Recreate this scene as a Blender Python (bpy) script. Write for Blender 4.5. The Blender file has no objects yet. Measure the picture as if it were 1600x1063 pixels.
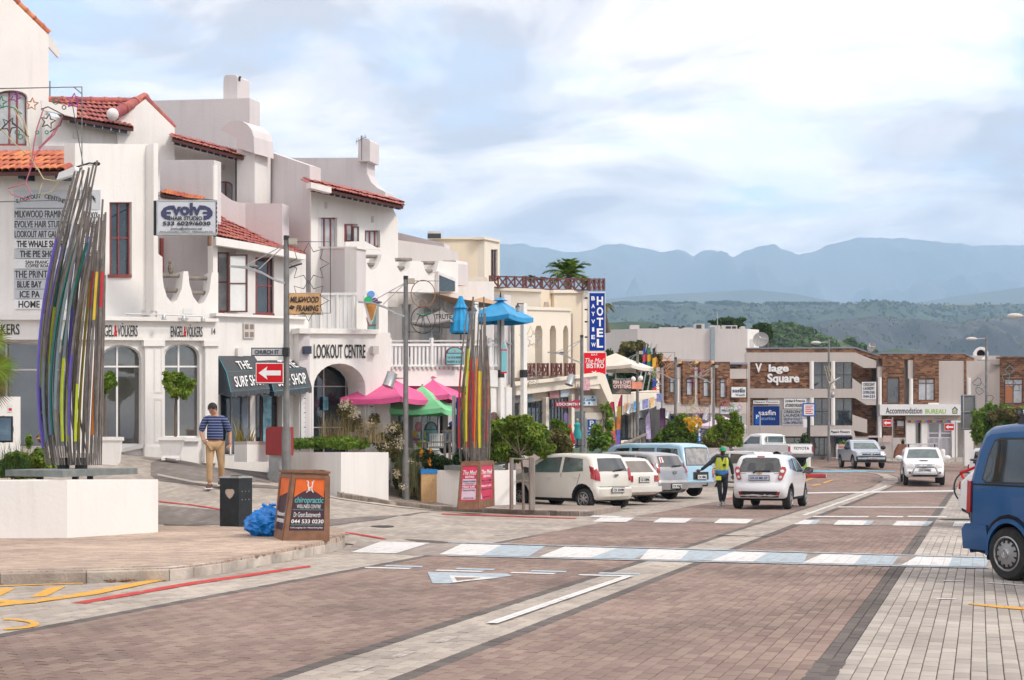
import bpy,math,random
import numpy as np
from mathutils import Vector,Matrix
from mathutils.geometry import tessellate_polygon,delaunay_2d_cdt
R=math.radians
sc=bpy.context.scene
col=sc.collection
# ---------------------------------------------------------------- camera
F,CX,HY,CZ=2060.0,800.0,708.0,1.55
cam=bpy.data.objects.new('camera',bpy.data.cameras.new('camera'))
col.objects.link(cam)
cam.location=(0,0,CZ)
cam.rotation_euler=(R(90),0,0)
cam.data.sensor_width=36.0
cam.data.lens=36.0*F/1600.0
cam.data.shift_y=(HY-531.5)/1600.0
cam.data.clip_start=0.1
cam.data.clip_end=60000
sc.camera=cam
# ---------------------------------------------------------------- light
SUN_EL,SUN_AZ=44.0,118.0
sun=bpy.data.objects.new('sun',bpy.data.lights.new('sun','SUN'))
col.objects.link(sun)
sun.data.energy=1.5
sun.data.angle=R(10)
sun.data.color=(1.0,0.93,0.83)
sd=Vector((math.sin(R(SUN_AZ))*math.cos(R(SUN_EL)),math.cos(R(SUN_AZ))*math.cos(R(SUN_EL)),math.sin(R(SUN_EL))))
sun.rotation_euler=sd.to_track_quat('Z','Y').to_euler()
sun.location=(30,-20,60)
W=bpy.data.worlds.new('World')
sc.world=W
W.use_nodes=True
nt=W.node_tree
nt.nodes.clear()
def wn(t,**k):
 n=nt.nodes.new(t)
 for a,b in k.items():setattr(n,a,b)
 return n
L=nt.links.new
sky=wn('ShaderNodeTexSky',sky_type='NISHITA',sun_disc=False)
sky.sun_elevation=R(SUN_EL);sky.sun_rotation=R(SUN_AZ)
sky.dust_density=0.6;sky.ozone_density=1.5
tc=wn('ShaderNodeTexCoord')
mp=wn('ShaderNodeMapping');mp.inputs['Scale'].default_value=(1.0,1.15,0.0);mp.inputs['Location'].default_value=(0.25,1.9,0.62)
sx=wn('ShaderNodeSeparateXYZ');L(tc.outputs['Generated'],sx.inputs[0])
zz=wn('ShaderNodeMath',operation='MAXIMUM');L(sx.outputs['Z'],zz.inputs[0]);zz.inputs[1].default_value=0.0
za=wn('ShaderNodeMath',operation='ADD');L(zz.outputs[0],za.inputs[0]);za.inputs[1].default_value=0.14
vd_=wn('ShaderNodeVectorMath',operation='DIVIDE');L(tc.outputs['Generated'],vd_.inputs[0])
cz_=wn('ShaderNodeCombineXYZ')
for i_ in range(3):L(za.outputs[0],cz_.inputs[i_])
L(cz_.outputs[0],vd_.inputs[1]);L(vd_.outputs[0],mp.inputs['Vector'])
def wnoise(scale,detail,rough=0.55,dist=0.0):
 n=wn('ShaderNodeTexNoise');n.inputs['Scale'].default_value=scale;n.inputs['Detail'].default_value=detail
 n.inputs['Roughness'].default_value=rough;n.inputs['Distortion'].default_value=dist
 L(mp.outputs['Vector'],n.inputs['Vector']);return n
def wramp(src,stops):
 r=wn('ShaderNodeValToRGB');r.color_ramp.interpolation='EASE'
 e=r.color_ramp.elements
 e[0].position,e[0].color=stops[0][0],(*stops[0][1],1);e[1].position,e[1].color=stops[-1][0],(*stops[-1][1],1)
 for p,c in stops[1:-1]:
  q=e.new(p);q.color=(*c,1)
 L(src,r.inputs['Fac']);return r
n1=wnoise(1.25,9,0.55,0.3)
n2=wnoise(1.7,11,0.58,0.5)
shade=wramp(n2.outputs['Fac'],[(0.38,(4.7,4.1,3.9)),(0.46,(7.3,6.35,5.8)),(0.52,(9.5,8.2,7.4)),(0.60,(12.1,10.5,9.3))])
cover=wramp(n1.outputs['Fac'],[(0.33,(0.05,)*3),(0.40,(0.70,)*3),(0.48,(1.0,)*3)])
boost=wn('ShaderNodeMix',data_type='RGBA',blend_type='MULTIPLY');boost.inputs[0].default_value=1.0
L(sky.outputs['Color'],boost.inputs[6]);boost.inputs[7].default_value=(2.3,2.15,2.0,1)
mixw=wn('ShaderNodeMix',data_type='RGBA')
L(cover.outputs['Color'],mixw.inputs[0]);L(boost.outputs[2],mixw.inputs[6]);L(shade.outputs['Color'],mixw.inputs[7])
bg=wn('ShaderNodeBackground');bg.inputs['Strength'].default_value=0.1
L(mixw.outputs[2],bg.inputs['Color'])
L(bg.outputs[0],wn('ShaderNodeOutputWorld').inputs[0])
vs=sc.view_settings
vs.view_transform='Standard';vs.look='None';vs.gamma=1.0;vs.use_curve_mapping=False
vs.exposure=0.98
sc.render.engine='CYCLES'
sc.cycles.use_denoising=True
sc.cycles.max_bounces=6;sc.cycles.diffuse_bounces=3;sc.cycles.glossy_bounces=3;sc.cycles.volume_bounces=2
sc.cycles.transparent_max_bounces=12
# ---------------------------------------------------------------- helpers
rnd=random.Random(7)
def P(px,py,d):
 """the point at depth d (metres ahead) seen at pixel px, py of the photograph"""
 return Vector(((px-CX)*d/F,d,CZ-(py-HY)*d/F))
def G(px,py,z=0.0):
 d=(CZ-z)*F/(py-HY)
 return Vector(((px-CX)*d/F,d,z))
def rloc(p):
 while p.parent:p=p.parent
 return p.location
def props(o,label=None,cat=None,group=None,kind=None):
 if label:o['label']=label
 if cat:o['category']=cat
 if group:o['group']=group
 if kind:o['kind']=kind
 return o
def thing(name,label,cat,loc,group=None,rz=0.0):
 o=bpy.data.objects.new(name,None);col.objects.link(o)
 o.location=loc;o.rotation_euler=(0,0,rz);o.empty_display_size=0.2
 return props(o,label,cat,group)
def raw(name,verts,faces,mat,smooth=False,fm=None):
 me=bpy.data.meshes.new(name)
 me.from_pydata(verts,[],faces)
 for m in (mat if isinstance(mat,(list,tuple))else [mat]):me.materials.append(m)
 if fm is not None:me.polygons.foreach_set('material_index',fm)
 if smooth:me.polygons.foreach_set('use_smooth',[True]*len(me.polygons))
 me.update()
 return me
def obj(name,verts,faces,mat,parent=None,smooth=False,local=False,fm=None,label=None,cat=None,group=None,kind=None):
 off=Vector((0,0,0))
 V=[Vector(v)for v in verts]
 if parent is not None and not local:off=rloc(parent)
 elif parent is None and V:
  off=Vector((sum(v.x for v in V)/len(V),sum(v.y for v in V)/len(V),min(v.z for v in V)))
 me=raw(name,[tuple(v-off)for v in V],faces,mat,smooth,fm)
 o=bpy.data.objects.new(name,me);col.objects.link(o)
 if parent is not None:o.parent=parent
 else:o.location=off
 if smooth:
  try:me.set_sharp_from_angle(angle=R(38))
  except Exception:pass
 return props(o,label,cat,group,kind)
def inst(name,me,parent,M,label=None):
 """one more object that shares mesh me; M is its matrix relative to the world, parent's root unrotated"""
 o=bpy.data.objects.new(name,me);col.objects.link(o)
 if parent is not None:
  o.parent=parent;M=Matrix.Translation(-rloc(parent))@M
 o.matrix_local=M
 if label:o['label']=label
 return o
def copy_tree(o,parent=None):
 c=o.copy();col.objects.link(c);c.parent=parent
 for ch in list(o.children):copy_tree(ch,c)
 return c
def sub(a,b):return Vector(a)-Vector(b)
class MB:
 def __init__(s):s.v,s.f,s.m=[],[],[]
 def add(s,vs,fs,mi=0):
  n=len(s.v);s.v+=[tuple(v)for v in vs];s.f+=[tuple(i+n for i in f)for f in fs];s.m+=[mi]*len(fs);return s
 def box(s,c,d,rz=0.0,M=None,mi=0):
  hx,hy,hz=d[0]/2,d[1]/2,d[2]/2
  vs=[Vector((x,y,z))for x in (-hx,hx)for y in (-hy,hy)for z in (-hz,hz)]
  if M is None:M=Matrix.Rotation(rz,3,'Z')
  vs=[M@v+Vector(c)for v in vs]
  return s.add(vs,[(0,1,3,2),(4,6,7,5),(0,4,5,1),(2,3,7,6),(0,2,6,4),(1,5,7,3)],mi)
 def bar(s,a,b,w,t=None,up=(0,0,1),mi=0):
  a,b=Vector(a),Vector(b);d=b-a;l=d.length;d.normalize()
  u=Vector(up)
  if abs(d.dot(u))>0.98:u=Vector((0,1,0))
  x=d.cross(u).normalized();y=x.cross(d)
  M=Matrix((d,x,y)).transposed()
  return s.box((a+b)/2,(l,w,t or w),M=M,mi=mi)
 def tube(s,pts,r,n=8,cap=True,mi=0,closed=False):
  pts=[Vector(p)for p in pts];k=len(pts)
  rr=r if isinstance(r,(list,tuple))else [r]*k
  rings=[];ref=None
  for i,p in enumerate(pts):
   if closed:t=pts[(i+1)%k]-pts[i-1]
   else:t=pts[min(i+1,k-1)]-pts[max(i-1,0)]
   t=t.normalized()if t.length>1e-9 else Vector((0,0,1))
   if ref is None:ref=Vector((1,0,0))if abs(t.x)<0.8 else Vector((0,1,0))
   a=(ref-t*ref.dot(t)).normalized();b=t.cross(a);ref=a
   rings.append([p+(a*math.cos(2*math.pi*j/n)+b*math.sin(2*math.pi*j/n))*rr[i]for j in range(n)])
  vs=[v for g in rings for v in g];fs=[]
  for i in range(k if closed else k-1):
   i2=(i+1)%k
   for j in range(n):fs.append((i*n+j,i*n+(j+1)%n,i2*n+(j+1)%n,i2*n+j))
  if cap and not closed:fs+=[tuple(range(n))[::-1],tuple((k-1)*n+j for j in range(n))]
  return s.add(vs,fs,mi)
 def lathe(s,prof,c=(0,0,0),n=16,axis='Z',mi=0,M=None):
  vs=[];fs=[]
  for r,z in prof:
   for j in range(n):
    a=2*math.pi*j/n
    q=Vector((r*math.cos(a),r*math.sin(a),z))
    if axis=='Y':q=Vector((q.x,q.z,q.y))
    elif axis=='X':q=Vector((q.z,q.x,q.y))
    if M is not None:q=M@q
    vs.append(q+Vector(c))
  for i in range(len(prof)-1):
   for j in range(n):fs.append((i*n+j,i*n+(j+1)%n,(i+1)*n+(j+1)%n,(i+1)*n+j))
  if prof[0][0]>1e-6:fs.append(tuple(range(n)))
  if prof[-1][0]>1e-6:fs.append(tuple((len(prof)-1)*n+j for j in range(n)))
  return s.add(vs,fs,mi)
 def prism(s,front,back,holes=(),mi=0):
  """front and back: outer loops of equal length; holes: list of (front, back)"""
  loops_f=[front]+[h[0]for h in holes];loops_b=[back]+[h[1]for h in holes]
  tr=tessellate_polygon([[Vector(v)for v in l]for l in loops_f])
  fv=[v for l in loops_f for v in l];bv=[v for l in loops_b for v in l];n=len(fv)
  fs=[tuple(t)for t in tr]+[tuple(i+n for i in t[::-1])for t in tr]
  o=0
  for l in loops_f:
   k=len(l)
   for i in range(k):fs.append((o+i,o+(i+1)%k,n+o+(i+1)%k,n+o+i))
   o+=k
  return s.add(fv+bv,fs,mi)
 def slab(s,pl,poly,th,off=0.0,holes=(),mi=0):
  def two(q):
   f=[pl.p(x,y,off)for x,y in q]
   return f,[v-pl.n*th for v in f]
  f,b=two(poly)
  return s.prism(f,b,[two(h)for h in holes],mi)
 def ell(s,c,r,n=10,m=6,mi=0,M=None):
  prof=[];vs=[];fs=[]
  c=Vector(c)
  for i in range(m+1):
   t=math.pi*i/m
   for j in range(n):
    a=2*math.pi*j/n
    q=Vector((r[0]*math.sin(t)*math.cos(a),r[1]*math.sin(t)*math.sin(a),r[2]*math.cos(t)))
    vs.append((M@q if M is not None else q)+c)
  for i in range(m):
   for j in range(n):fs.append((i*n+j,(i+1)*n+j,(i+1)*n+(j+1)%n,i*n+(j+1)%n))
  return s.add(vs,fs,mi)
 def build(s,name,mat,parent=None,**k):
  ms=mat if isinstance(mat,(list,tuple))else [mat]
  return obj(name,s.v,s.f,ms,parent,fm=s.m if len(ms)>1 else None,**k)
class Pl:
 """a vertical plane through two points of the ground plan, given as pixel column and depth"""
 def __init__(s,xa,da,xb,db):
  s.A=Vector(((xa-CX)*da/F,da));s.B=Vector(((xb-CX)*db/F,db))
  s.u=(s.B-s.A).normalized();n=Vector((s.u.y,-s.u.x))
  if n.dot(-s.A)<0:n=-n
  s.n=Vector((n.x,n.y,0));s.n2=n;s.ang=math.atan2(s.u.y,s.u.x)
 def p(s,px,py,off=0.0):
  rx,rz=(px-CX)/F,-(py-HY)/F
  t=(s.A+s.n2*off).dot(s.n2)/(rx*s.n2.x+s.n2.y)
  return Vector((rx*t,t,CZ+rz*t))
def rect(x0,y0,x1,y1):return [(x0,y0),(x1,y0),(x1,y1),(x0,y1)]
def arch(x0,x1,yt,ys,yb,n=9):
 """window outline: round or segmental head from spring line ys up to yt"""
 c,a,h=(x0+x1)/2,(x1-x0)/2,ys-yt
 return [(c-a*math.cos(math.pi*i/(n-1)),ys-h*math.sin(math.pi*i/(n-1)))for i in range(n)]+[(x1,yb),(x0,yb)]
def clip(poly,x0,y0,x1,y1):
 for ax,val,sg in ((0,x0,1),(0,x1,-1),(1,y0,1),(1,y1,-1)):
  out=[]
  for i,a in enumerate(poly):
   b=poly[(i+1)%len(poly)]
   ia,ib=sg*(a[ax]-val)>=0,sg*(b[ax]-val)>=0
   if ia:out.append(a)
   if ia!=ib:
    t=(val-a[ax])/(b[ax]-a[ax]);out.append((a[0]+t*(b[0]-a[0]),a[1]+t*(b[1]-a[1])))
  poly=out
  if not poly:return poly
 return poly
def inset(poly,d):
 """shrink a polygon by d pixels"""
 n=len(poly);out=[]
 ar=sum(poly[i][0]*poly[(i+1)%n][1]-poly[(i+1)%n][0]*poly[i][1]for i in range(n))
 sg=1 if ar>0 else -1
 for i in range(n):
  a,b,c=Vector(poly[i-1]),Vector(poly[i]),Vector(poly[(i+1)%n])
  e1,e2=(b-a),(c-b)
  if e1.length<1e-6:e1=e2
  if e2.length<1e-6:e2=e1
  e1.normalize();e2.normalize()
  n1,n2=Vector((-e1.y,e1.x))*sg,Vector((-e2.y,e2.x))*sg
  m=n1+n2
  k=1+n1.dot(n2)
  m=m/k if k>0.25 else m
  out.append((b.x+m.x*d,b.y+m.y*d))
 return out
def window(pl,poly,parent,fmat,fw,vb=(),hb=(),glass=None,off=-0.08,bw=None,name='window',pane='pane',sill=None,label=None):
 """frame with bars at pixel columns vb and rows hb; each pane is a sub-part"""
 inn=inset(poly,fw);b=MB();bw=bw or fw*0.8
 b.slab(pl,poly,0.07,off,[inn])
 xs=[p[0]for p in inn];ys=[p[1]for p in inn]
 for x in vb:
  q=clip(inn,x-bw/2,min(ys),x+bw/2,max(ys))
  if len(q)>2:b.slab(pl,q,0.05,off-0.004)
 for y in hb:
  q=clip(inn,min(xs),y-bw/2,max(xs),y+bw/2)
  if len(q)>2:b.slab(pl,q,0.05,off-0.008)
 w=b.build(name,fmat,parent,label=label)
 X=[min(xs)]+sorted(vb)+[max(xs)];Y=[min(ys)]+sorted(hb)+[max(ys)]
 for i in range(len(X)-1):
  for j in range(len(Y)-1):
   q=clip(inn,X[i],Y[j],X[i+1],Y[j+1])
   if len(q)>2:MB().slab(pl,q,0.012,off-0.03).build(pane,glass,w)
 if sill:
  x0,x1,y0,y1,m=sill
  MB().slab(pl,rect(x0,y0,x1,y1),0.2,0.05).build('sill',m,w)
 return w
texts=[]
def text(s,parent,pl,r,mat,off=0.012,bold=0.0,shear=0.0,name='lettering',ext=0.004,shrink=False,rows=None):
 """raised lettering fitted into the pixel rectangle r = x0, y0, x1, y1 of plane pl"""
 cu=bpy.data.curves.new(name,'FONT');cu.body=s;cu.extrude=ext;cu.offset=bold;cu.shear=shear
 cu.resolution_u=3
 cu.materials.append(mat)
 o=bpy.data.objects.new(name,cu);col.objects.link(o);o.parent=parent
 texts.append((o,pl,r,off));return o
def finish_texts():
 bpy.context.view_layer.update()
 for o,pl,r,off in texts:
  bb=o.bound_box;x0=min(b[0]for b in bb);x1=max(b[0]for b in bb);y0=min(b[1]for b in bb);y1=max(b[1]for b in bb)
  if isinstance(pl,Pl):
   a=pl.p(r[0],r[3],off);b=pl.p(r[2],r[3],off);c=pl.p(r[0],r[1],off)
   ex,ey=b-a,c-a
   base=-rloc(o.parent)
  else:
   a,b,c=(Vector(v)for v in pl);ex,ey=b-a,c-a;base=Vector((0,0,0))
  sx,sy=ex.length/(x1-x0),ey.length/(y1-y0)
  ex.normalize();ey.normalize();nz=ex.cross(ey).normalized()
  M=Matrix.Identity(4)
  for i in range(3):M[i][0],M[i][1],M[i][2]=ex[i]*sx,ey[i]*sy,nz[i]
  M.translation=a-ex*sx*x0-ey*sy*y0+base
  me=bpy.data.meshes.new_from_object(o)
  nm,pa=o.name,o.parent
  bpy.data.objects.remove(o)
  n=bpy.data.objects.new(nm,me);col.objects.link(n);n.parent=pa;me.transform(M)
  # ---------------------------------------------------------------- materials
mats={}
def mat(name,c,rough=0.6,var=0.12,scale=8.0,metal=0.0,bump=0.0,bscale=60.0,coat=0.0,spec=0.5,island=0.0,c2=None,stretch=(1,1,1),emit=None,sheen=0.0,detail=4):
 if name in mats:return mats[name]
 m=bpy.data.materials.new(name);mats[name]=m
 m.use_nodes=True
 t=m.node_tree;b=t.nodes['Principled BSDF']
 b.inputs['Roughness'].default_value=rough;b.inputs['Metallic'].default_value=metal
 b.inputs['Coat Weight'].default_value=coat;b.inputs['Coat Roughness'].default_value=0.04
 b.inputs['Specular IOR Level'].default_value=spec
 if sheen:b.inputs['Sheen Weight'].default_value=sheen
 N=t.nodes.new
 co=N('ShaderNodeTexCoord');mp_=N('ShaderNodeMapping');mp_.inputs['Scale'].default_value=stretch
 t.links.new(co.outputs['Object'],mp_.inputs['Vector'])
 nz=N('ShaderNodeTexNoise');nz.inputs['Scale'].default_value=scale;nz.inputs['Detail'].default_value=detail
 t.links.new(mp_.outputs['Vector'],nz.inputs['Vector'])
 r=N('ShaderNodeValToRGB');e=r.color_ramp.elements
 if c2 is None:lo,hi=[x*(1-var)for x in c],[min(1,x*(1+var*0.7))for x in c]
 else:lo,hi=c,c2
 e[0].position,e[0].color=0.3,(*lo,1);e[1].position,e[1].color=0.7,(*hi,1)
 t.links.new(nz.outputs['Fac'],r.inputs['Fac'])
 out=r.outputs['Color']
 if island:
  g=N('ShaderNodeNewGeometry');oi=N('ShaderNodeObjectInfo')
  ad=N('ShaderNodeMath');ad.operation='ADD';t.links.new(g.outputs['Random Per Island'],ad.inputs[0]);t.links.new(oi.outputs['Random'],ad.inputs[1])
  fr=N('ShaderNodeMath');fr.operation='FRACT';t.links.new(ad.outputs[0],fr.inputs[0])
  mr=N('ShaderNodeMapRange');mr.inputs['To Min'].default_value=1-island;mr.inputs['To Max'].default_value=1+island
  t.links.new(fr.outputs[0],mr.inputs['Value'])
  hs=N('ShaderNodeHueSaturation');t.links.new(out,hs.inputs['Color']);t.links.new(mr.outputs[0],hs.inputs['Value'])
  hr=N('ShaderNodeMapRange');hr.inputs['To Min'].default_value=0.5-island*0.06;hr.inputs['To Max'].default_value=0.5+island*0.06
  t.links.new(fr.outputs[0],hr.inputs['Value']);t.links.new(hr.outputs[0],hs.inputs['Hue'])
  out=hs.outputs['Color']
 t.links.new(out,b.inputs['Base Color'])
 if bump:
  n2_=N('ShaderNodeTexNoise');n2_.inputs['Scale'].default_value=bscale;n2_.inputs['Detail'].default_value=5
  t.links.new(mp_.outputs['Vector'],n2_.inputs['Vector'])
  bp=N('ShaderNodeBump');bp.inputs['Strength'].default_value=bump;bp.inputs['Distance'].default_value=0.02
  t.links.new(n2_.outputs['Fac'],bp.inputs['Height']);t.links.new(bp.outputs['Normal'],b.inputs['Normal'])
 if emit:
  b.inputs['Emission Color'].default_value=(*emit[:3],1);b.inputs['Emission Strength'].default_value=emit[3]
 return m
def plaster(name,c,stain=0.10):
 """painted render: two noise scales, a few rain streaks running down, fine bump"""
 if name in mats:return mats[name]
 m=mat(name,c,0.75,0.045,0.7,bump=0.25,bscale=14,spec=0.25)
 t=m.node_tree;N=t.nodes.new;b=t.nodes['Principled BSDF']
 src=b.inputs['Base Color'].links[0].from_socket
 co=N('ShaderNodeTexCoord');mp_=N('ShaderNodeMapping');mp_.inputs['Scale'].default_value=(3.0,3.0,0.22)
 t.links.new(co.outputs['Object'],mp_.inputs['Vector'])
 nz=N('ShaderNodeTexNoise');nz.inputs['Scale'].default_value=1.6;nz.inputs['Detail'].default_value=7;nz.inputs['Roughness'].default_value=0.62
 t.links.new(mp_.outputs['Vector'],nz.inputs['Vector'])
 r=N('ShaderNodeValToRGB');e=r.color_ramp.elements
 e[0].position,e[0].color=0.50,(0,0,0,1);e[1].position,e[1].color=0.78,(1,1,1,1)
 t.links.new(nz.outputs['Fac'],r.inputs['Fac'])
 mu=N('ShaderNodeMath');mu.operation='MULTIPLY';mu.inputs[1].default_value=stain*2.2;t.links.new(r.outputs['Color'],mu.inputs[0])
 mx=N('ShaderNodeMix');mx.data_type='RGBA';t.links.new(mu.outputs[0],mx.inputs[0]);t.links.new(src,mx.inputs[6])
 mx.inputs[7].default_value=(c[0]*0.62,c[1]*0.60,c[2]*0.57,1)
 t.links.new(mx.outputs[2],b.inputs['Base Color'])
 return m
def brickmat(name,c1,c2,cm,sx,sy,mortar=0.02,rough=0.85,axis='XZ',rot=0.0,bump=0.6):
 if name in mats:return mats[name]
 m=bpy.data.materials.new(name);mats[name]=m;m.use_nodes=True
 t=m.node_tree;N=t.nodes.new;b=t.nodes['Principled BSDF'];b.inputs['Roughness'].default_value=rough;b.inputs['Specular IOR Level'].default_value=0.25
 co=N('ShaderNodeTexCoord');mp_=N('ShaderNodeMapping')
 if axis=='XZ':mp_.inputs['Rotation'].default_value=(R(-90),0,0)
 else:mp_.inputs['Rotation'].default_value=(0,0,rot)
 t.links.new(co.outputs['Object'],mp_.inputs['Vector'])
 br=N('ShaderNodeTexBrick');br.inputs['Color1'].default_value=(*c1,1);br.inputs['Color2'].default_value=(*c2,1);br.inputs['Mortar'].default_value=(*cm,1)
 br.inputs['Scale'].default_value=1.0;br.inputs['Brick Width'].default_value=sx;br.inputs['Row Height'].default_value=sy;br.inputs['Mortar Size'].default_value=mortar*sy
 br.inputs['Bias'].default_value=-0.1
 t.links.new(mp_.outputs['Vector'],br.inputs['Vector'])
 nz=N('ShaderNodeTexNoise');nz.inputs['Scale'].default_value=0.9;nz.inputs['Detail'].default_value=6;t.links.new(co.outputs['Object'],nz.inputs['Vector'])
 mr=N('ShaderNodeMapRange');mr.inputs['From Min'].default_value=0.3;mr.inputs['From Max'].default_value=0.7;mr.inputs['To Min'].default_value=0.78;mr.inputs['To Max'].default_value=1.15
 t.links.new(nz.outputs['Fac'],mr.inputs['Value'])
 hs=N('ShaderNodeHueSaturation');t.links.new(br.outputs['Color'],hs.inputs['Color']);t.links.new(mr.outputs[0],hs.inputs['Value'])
 t.links.new(hs.outputs['Color'],b.inputs['Base Color'])
 bp=N('ShaderNodeBump');bp.inputs['Strength'].default_value=bump;bp.inputs['Distance'].default_value=0.01;bp.invert=True
 t.links.new(br.outputs['Fac'],bp.inputs['Height']);t.links.new(bp.outputs['Normal'],b.inputs['Normal'])
 return m
def worn(name,c,under,amount=0.35,scale=5.0):
 """road paint, worn through to the paving in patches"""
 if name in mats:return mats[name]
 m=bpy.data.materials.new(name);mats[name]=m;m.use_nodes=True
 t=m.node_tree;N=t.nodes.new;b=t.nodes['Principled BSDF'];b.inputs['Roughness'].default_value=0.8;b.inputs['Specular IOR Level'].default_value=0.2
 co=N('ShaderNodeTexCoord')
 nz=N('ShaderNodeTexNoise');nz.inputs['Scale'].default_value=scale;nz.inputs['Detail'].default_value=9;nz.inputs['Roughness'].default_value=0.7
 t.links.new(co.outputs['Object'],nz.inputs['Vector'])
 r=N('ShaderNodeValToRGB');e=r.color_ramp.elements;e[0].position,e[0].color=0.30+0.2*amount,(*under,1);e[1].position,e[1].color=0.36+0.45*amount,(*c,1)
 t.links.new(nz.outputs['Fac'],r.inputs['Fac'])
 mp_=N('ShaderNodeMapping');mp_.inputs['Rotation'].default_value=(0,0,R(-70.46));t.links.new(co.outputs['Object'],mp_.inputs['Vector'])
 br=N('ShaderNodeTexBrick');br.inputs['Color1'].default_value=(1,1,1,1);br.inputs['Color2'].default_value=(0.93,0.93,0.93,1);br.inputs['Mortar'].default_value=(0.62,0.6,0.58,1)
 br.inputs['Scale'].default_value=1.0;br.inputs['Brick Width'].default_value=0.24;br.inputs['Row Height'].default_value=0.16;br.inputs['Mortar Size'].default_value=0.004
 t.links.new(mp_.outputs['Vector'],br.inputs['Vector'])
 mx=N('ShaderNodeMix');mx.data_type='RGBA';mx.blend_type='MULTIPLY';mx.inputs[0].default_value=1.0
 t.links.new(r.outputs['Color'],mx.inputs[6]);t.links.new(br.outputs['Color'],mx.inputs[7]);t.links.new(mx.outputs[2],b.inputs['Base Color'])
 return m
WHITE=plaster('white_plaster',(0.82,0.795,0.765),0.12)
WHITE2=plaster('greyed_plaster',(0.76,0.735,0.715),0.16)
WHITE_SHADE=plaster('white_plaster_in_shade',(0.66,0.615,0.62),0.14)  # white walls facing away from the sun, lilac shade put into their colour
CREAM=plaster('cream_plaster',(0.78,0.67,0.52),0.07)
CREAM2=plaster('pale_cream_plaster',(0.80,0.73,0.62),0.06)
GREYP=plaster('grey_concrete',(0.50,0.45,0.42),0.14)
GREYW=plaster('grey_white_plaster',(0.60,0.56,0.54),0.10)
TRIM=mat('white_gloss_paint',(0.80,0.80,0.79),0.4,0.03)
TILE=mat('clay_tile',(0.42,0.115,0.095),0.6,0.3,5,bump=0.2,island=0.22)
TILE2=mat('orange_clay_tile',(0.52,0.145,0.06),0.6,0.25,5,bump=0.2,island=0.22)
UNDER=mat('roof_underlay',(0.12,0.05,0.045),0.8)
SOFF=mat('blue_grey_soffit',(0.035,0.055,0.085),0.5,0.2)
REDW=mat('red_brown_timber',(0.25,0.055,0.05),0.45,0.2,12)
BRWN=mat('dark_brown_timber',(0.115,0.042,0.035),0.5,0.2,12)
GLASS=mat('window_glass',(0.03,0.045,0.055),0.04,0.5,1.5,spec=0.9,coat=0.6)
GLASS_G=mat('grey_shop_glass',(0.075,0.072,0.066),0.02,0.4,0.6,spec=1.0,coat=1.0)
GLASS_L=mat('net_curtain_glass',(0.42,0.44,0.46),0.12,0.25,3.0,spec=0.7,coat=0.3)
DARK=mat('dark_interior',(0.022,0.024,0.027),0.6,0.5,2)
BLACK=mat('black_paint',(0.014,0.015,0.017),0.4,0.2)
INK=mat('black_lettering',(0.02,0.02,0.024),0.5,0.1)
NAVY=mat('navy_lettering',(0.035,0.04,0.11),0.5,0.1)
REDL=mat('red_sign_paint',(0.58,0.012,0.02),0.6,0.06,spec=.2)
WHL=mat('white_lettering',(0.80,0.80,0.80),0.5,0.03)
BOARD=mat('white_sign_board',(0.72,0.72,0.725),0.35,0.04)
BOARDG=mat('grey_sign_board',(0.47,0.49,0.52),0.4,0.06)
POLE=mat('galvanised_steel',(0.20,0.195,0.19),0.5,0.22,6,metal=0.35,bump=0.1)
STEEL=mat('bright_galvanised_steel',(0.42,0.43,0.44),0.4,0.15,6,metal=0.5)
WIRE=mat('dark_wire',(0.05,0.05,0.05),0.5,0.2)
WOODG=mat('weathered_timber',(0.25,0.22,0.195),0.85,0.35,5,stretch=(1,1,0.2),bump=0.4)
TAN=mat('tan_timber',(0.36,0.215,0.115),0.7,0.25,7,bump=0.2)
BROWNW=mat('brown_stained_timber',(0.23,0.115,0.065),0.65,0.25,7,bump=0.2)
BLUE=mat('bright_blue_canvas',(0.004,0.29,0.60),0.7,0.14,5,sheen=0.2)
PINK=mat('pink_canvas',(0.80,0.10,0.31),0.7,0.1,3,sheen=0.2)
GREEN=mat('mint_canvas',(0.20,0.66,0.31),0.7,0.1,3,sheen=0.2)
CANV=mat('cream_canvas',(0.72,0.67,0.60),0.75,0.08,3)
TEAL=mat('teal_sign_paint',(0.17,0.44,0.48),0.5,0.08)
def leafmat(name,a,b,isl=0.35,rough=0.5):
 m=mat(name,a,rough,0,2.2,c2=b,island=isl,spec=0.3)
 t=m.node_tree;p_=t.nodes['Principled BSDF'];tr=t.nodes.new('ShaderNodeBsdfTranslucent');mx=t.nodes.new('ShaderNodeMixShader');mx.inputs[0].default_value=0.38
 t.links.new(p_.inputs['Base Color'].links[0].from_socket,tr.inputs['Color']);t.links.new(p_.outputs[0],mx.inputs[1]);t.links.new(tr.outputs[0],mx.inputs[2])
 t.links.new(mx.outputs[0],t.nodes['Material Output'].inputs['Surface'])
 return m
LEAF=leafmat('green_leaf',(0.08,0.15,0.018),(0.21,0.31,0.035),.5)
LEAFD=leafmat('dark_green_leaf',(0.025,0.06,0.018),(0.07,0.13,0.03),.5)
LEAFY=leafmat('yellow_green_leaf',(0.12,0.21,0.02),(0.27,0.34,0.04),.45)
LEAFB=leafmat('bronze_green_leaf',(0.11,0.10,0.03),(0.22,0.19,0.06))
STRAW=leafmat('dry_grass',(0.26,0.20,0.10),(0.40,0.32,0.18))
FLOW=leafmat('cream_flower',(0.55,0.45,0.30),(0.72,0.66,0.52),0.2)
YFLOW=leafmat('yellow_flower',(0.72,0.42,0.02),(0.80,0.55,0.05),0.2)
OFLOW=leafmat('orange_flower',(0.75,0.25,0.02),(0.8,0.35,0.03),0.2)
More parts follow.
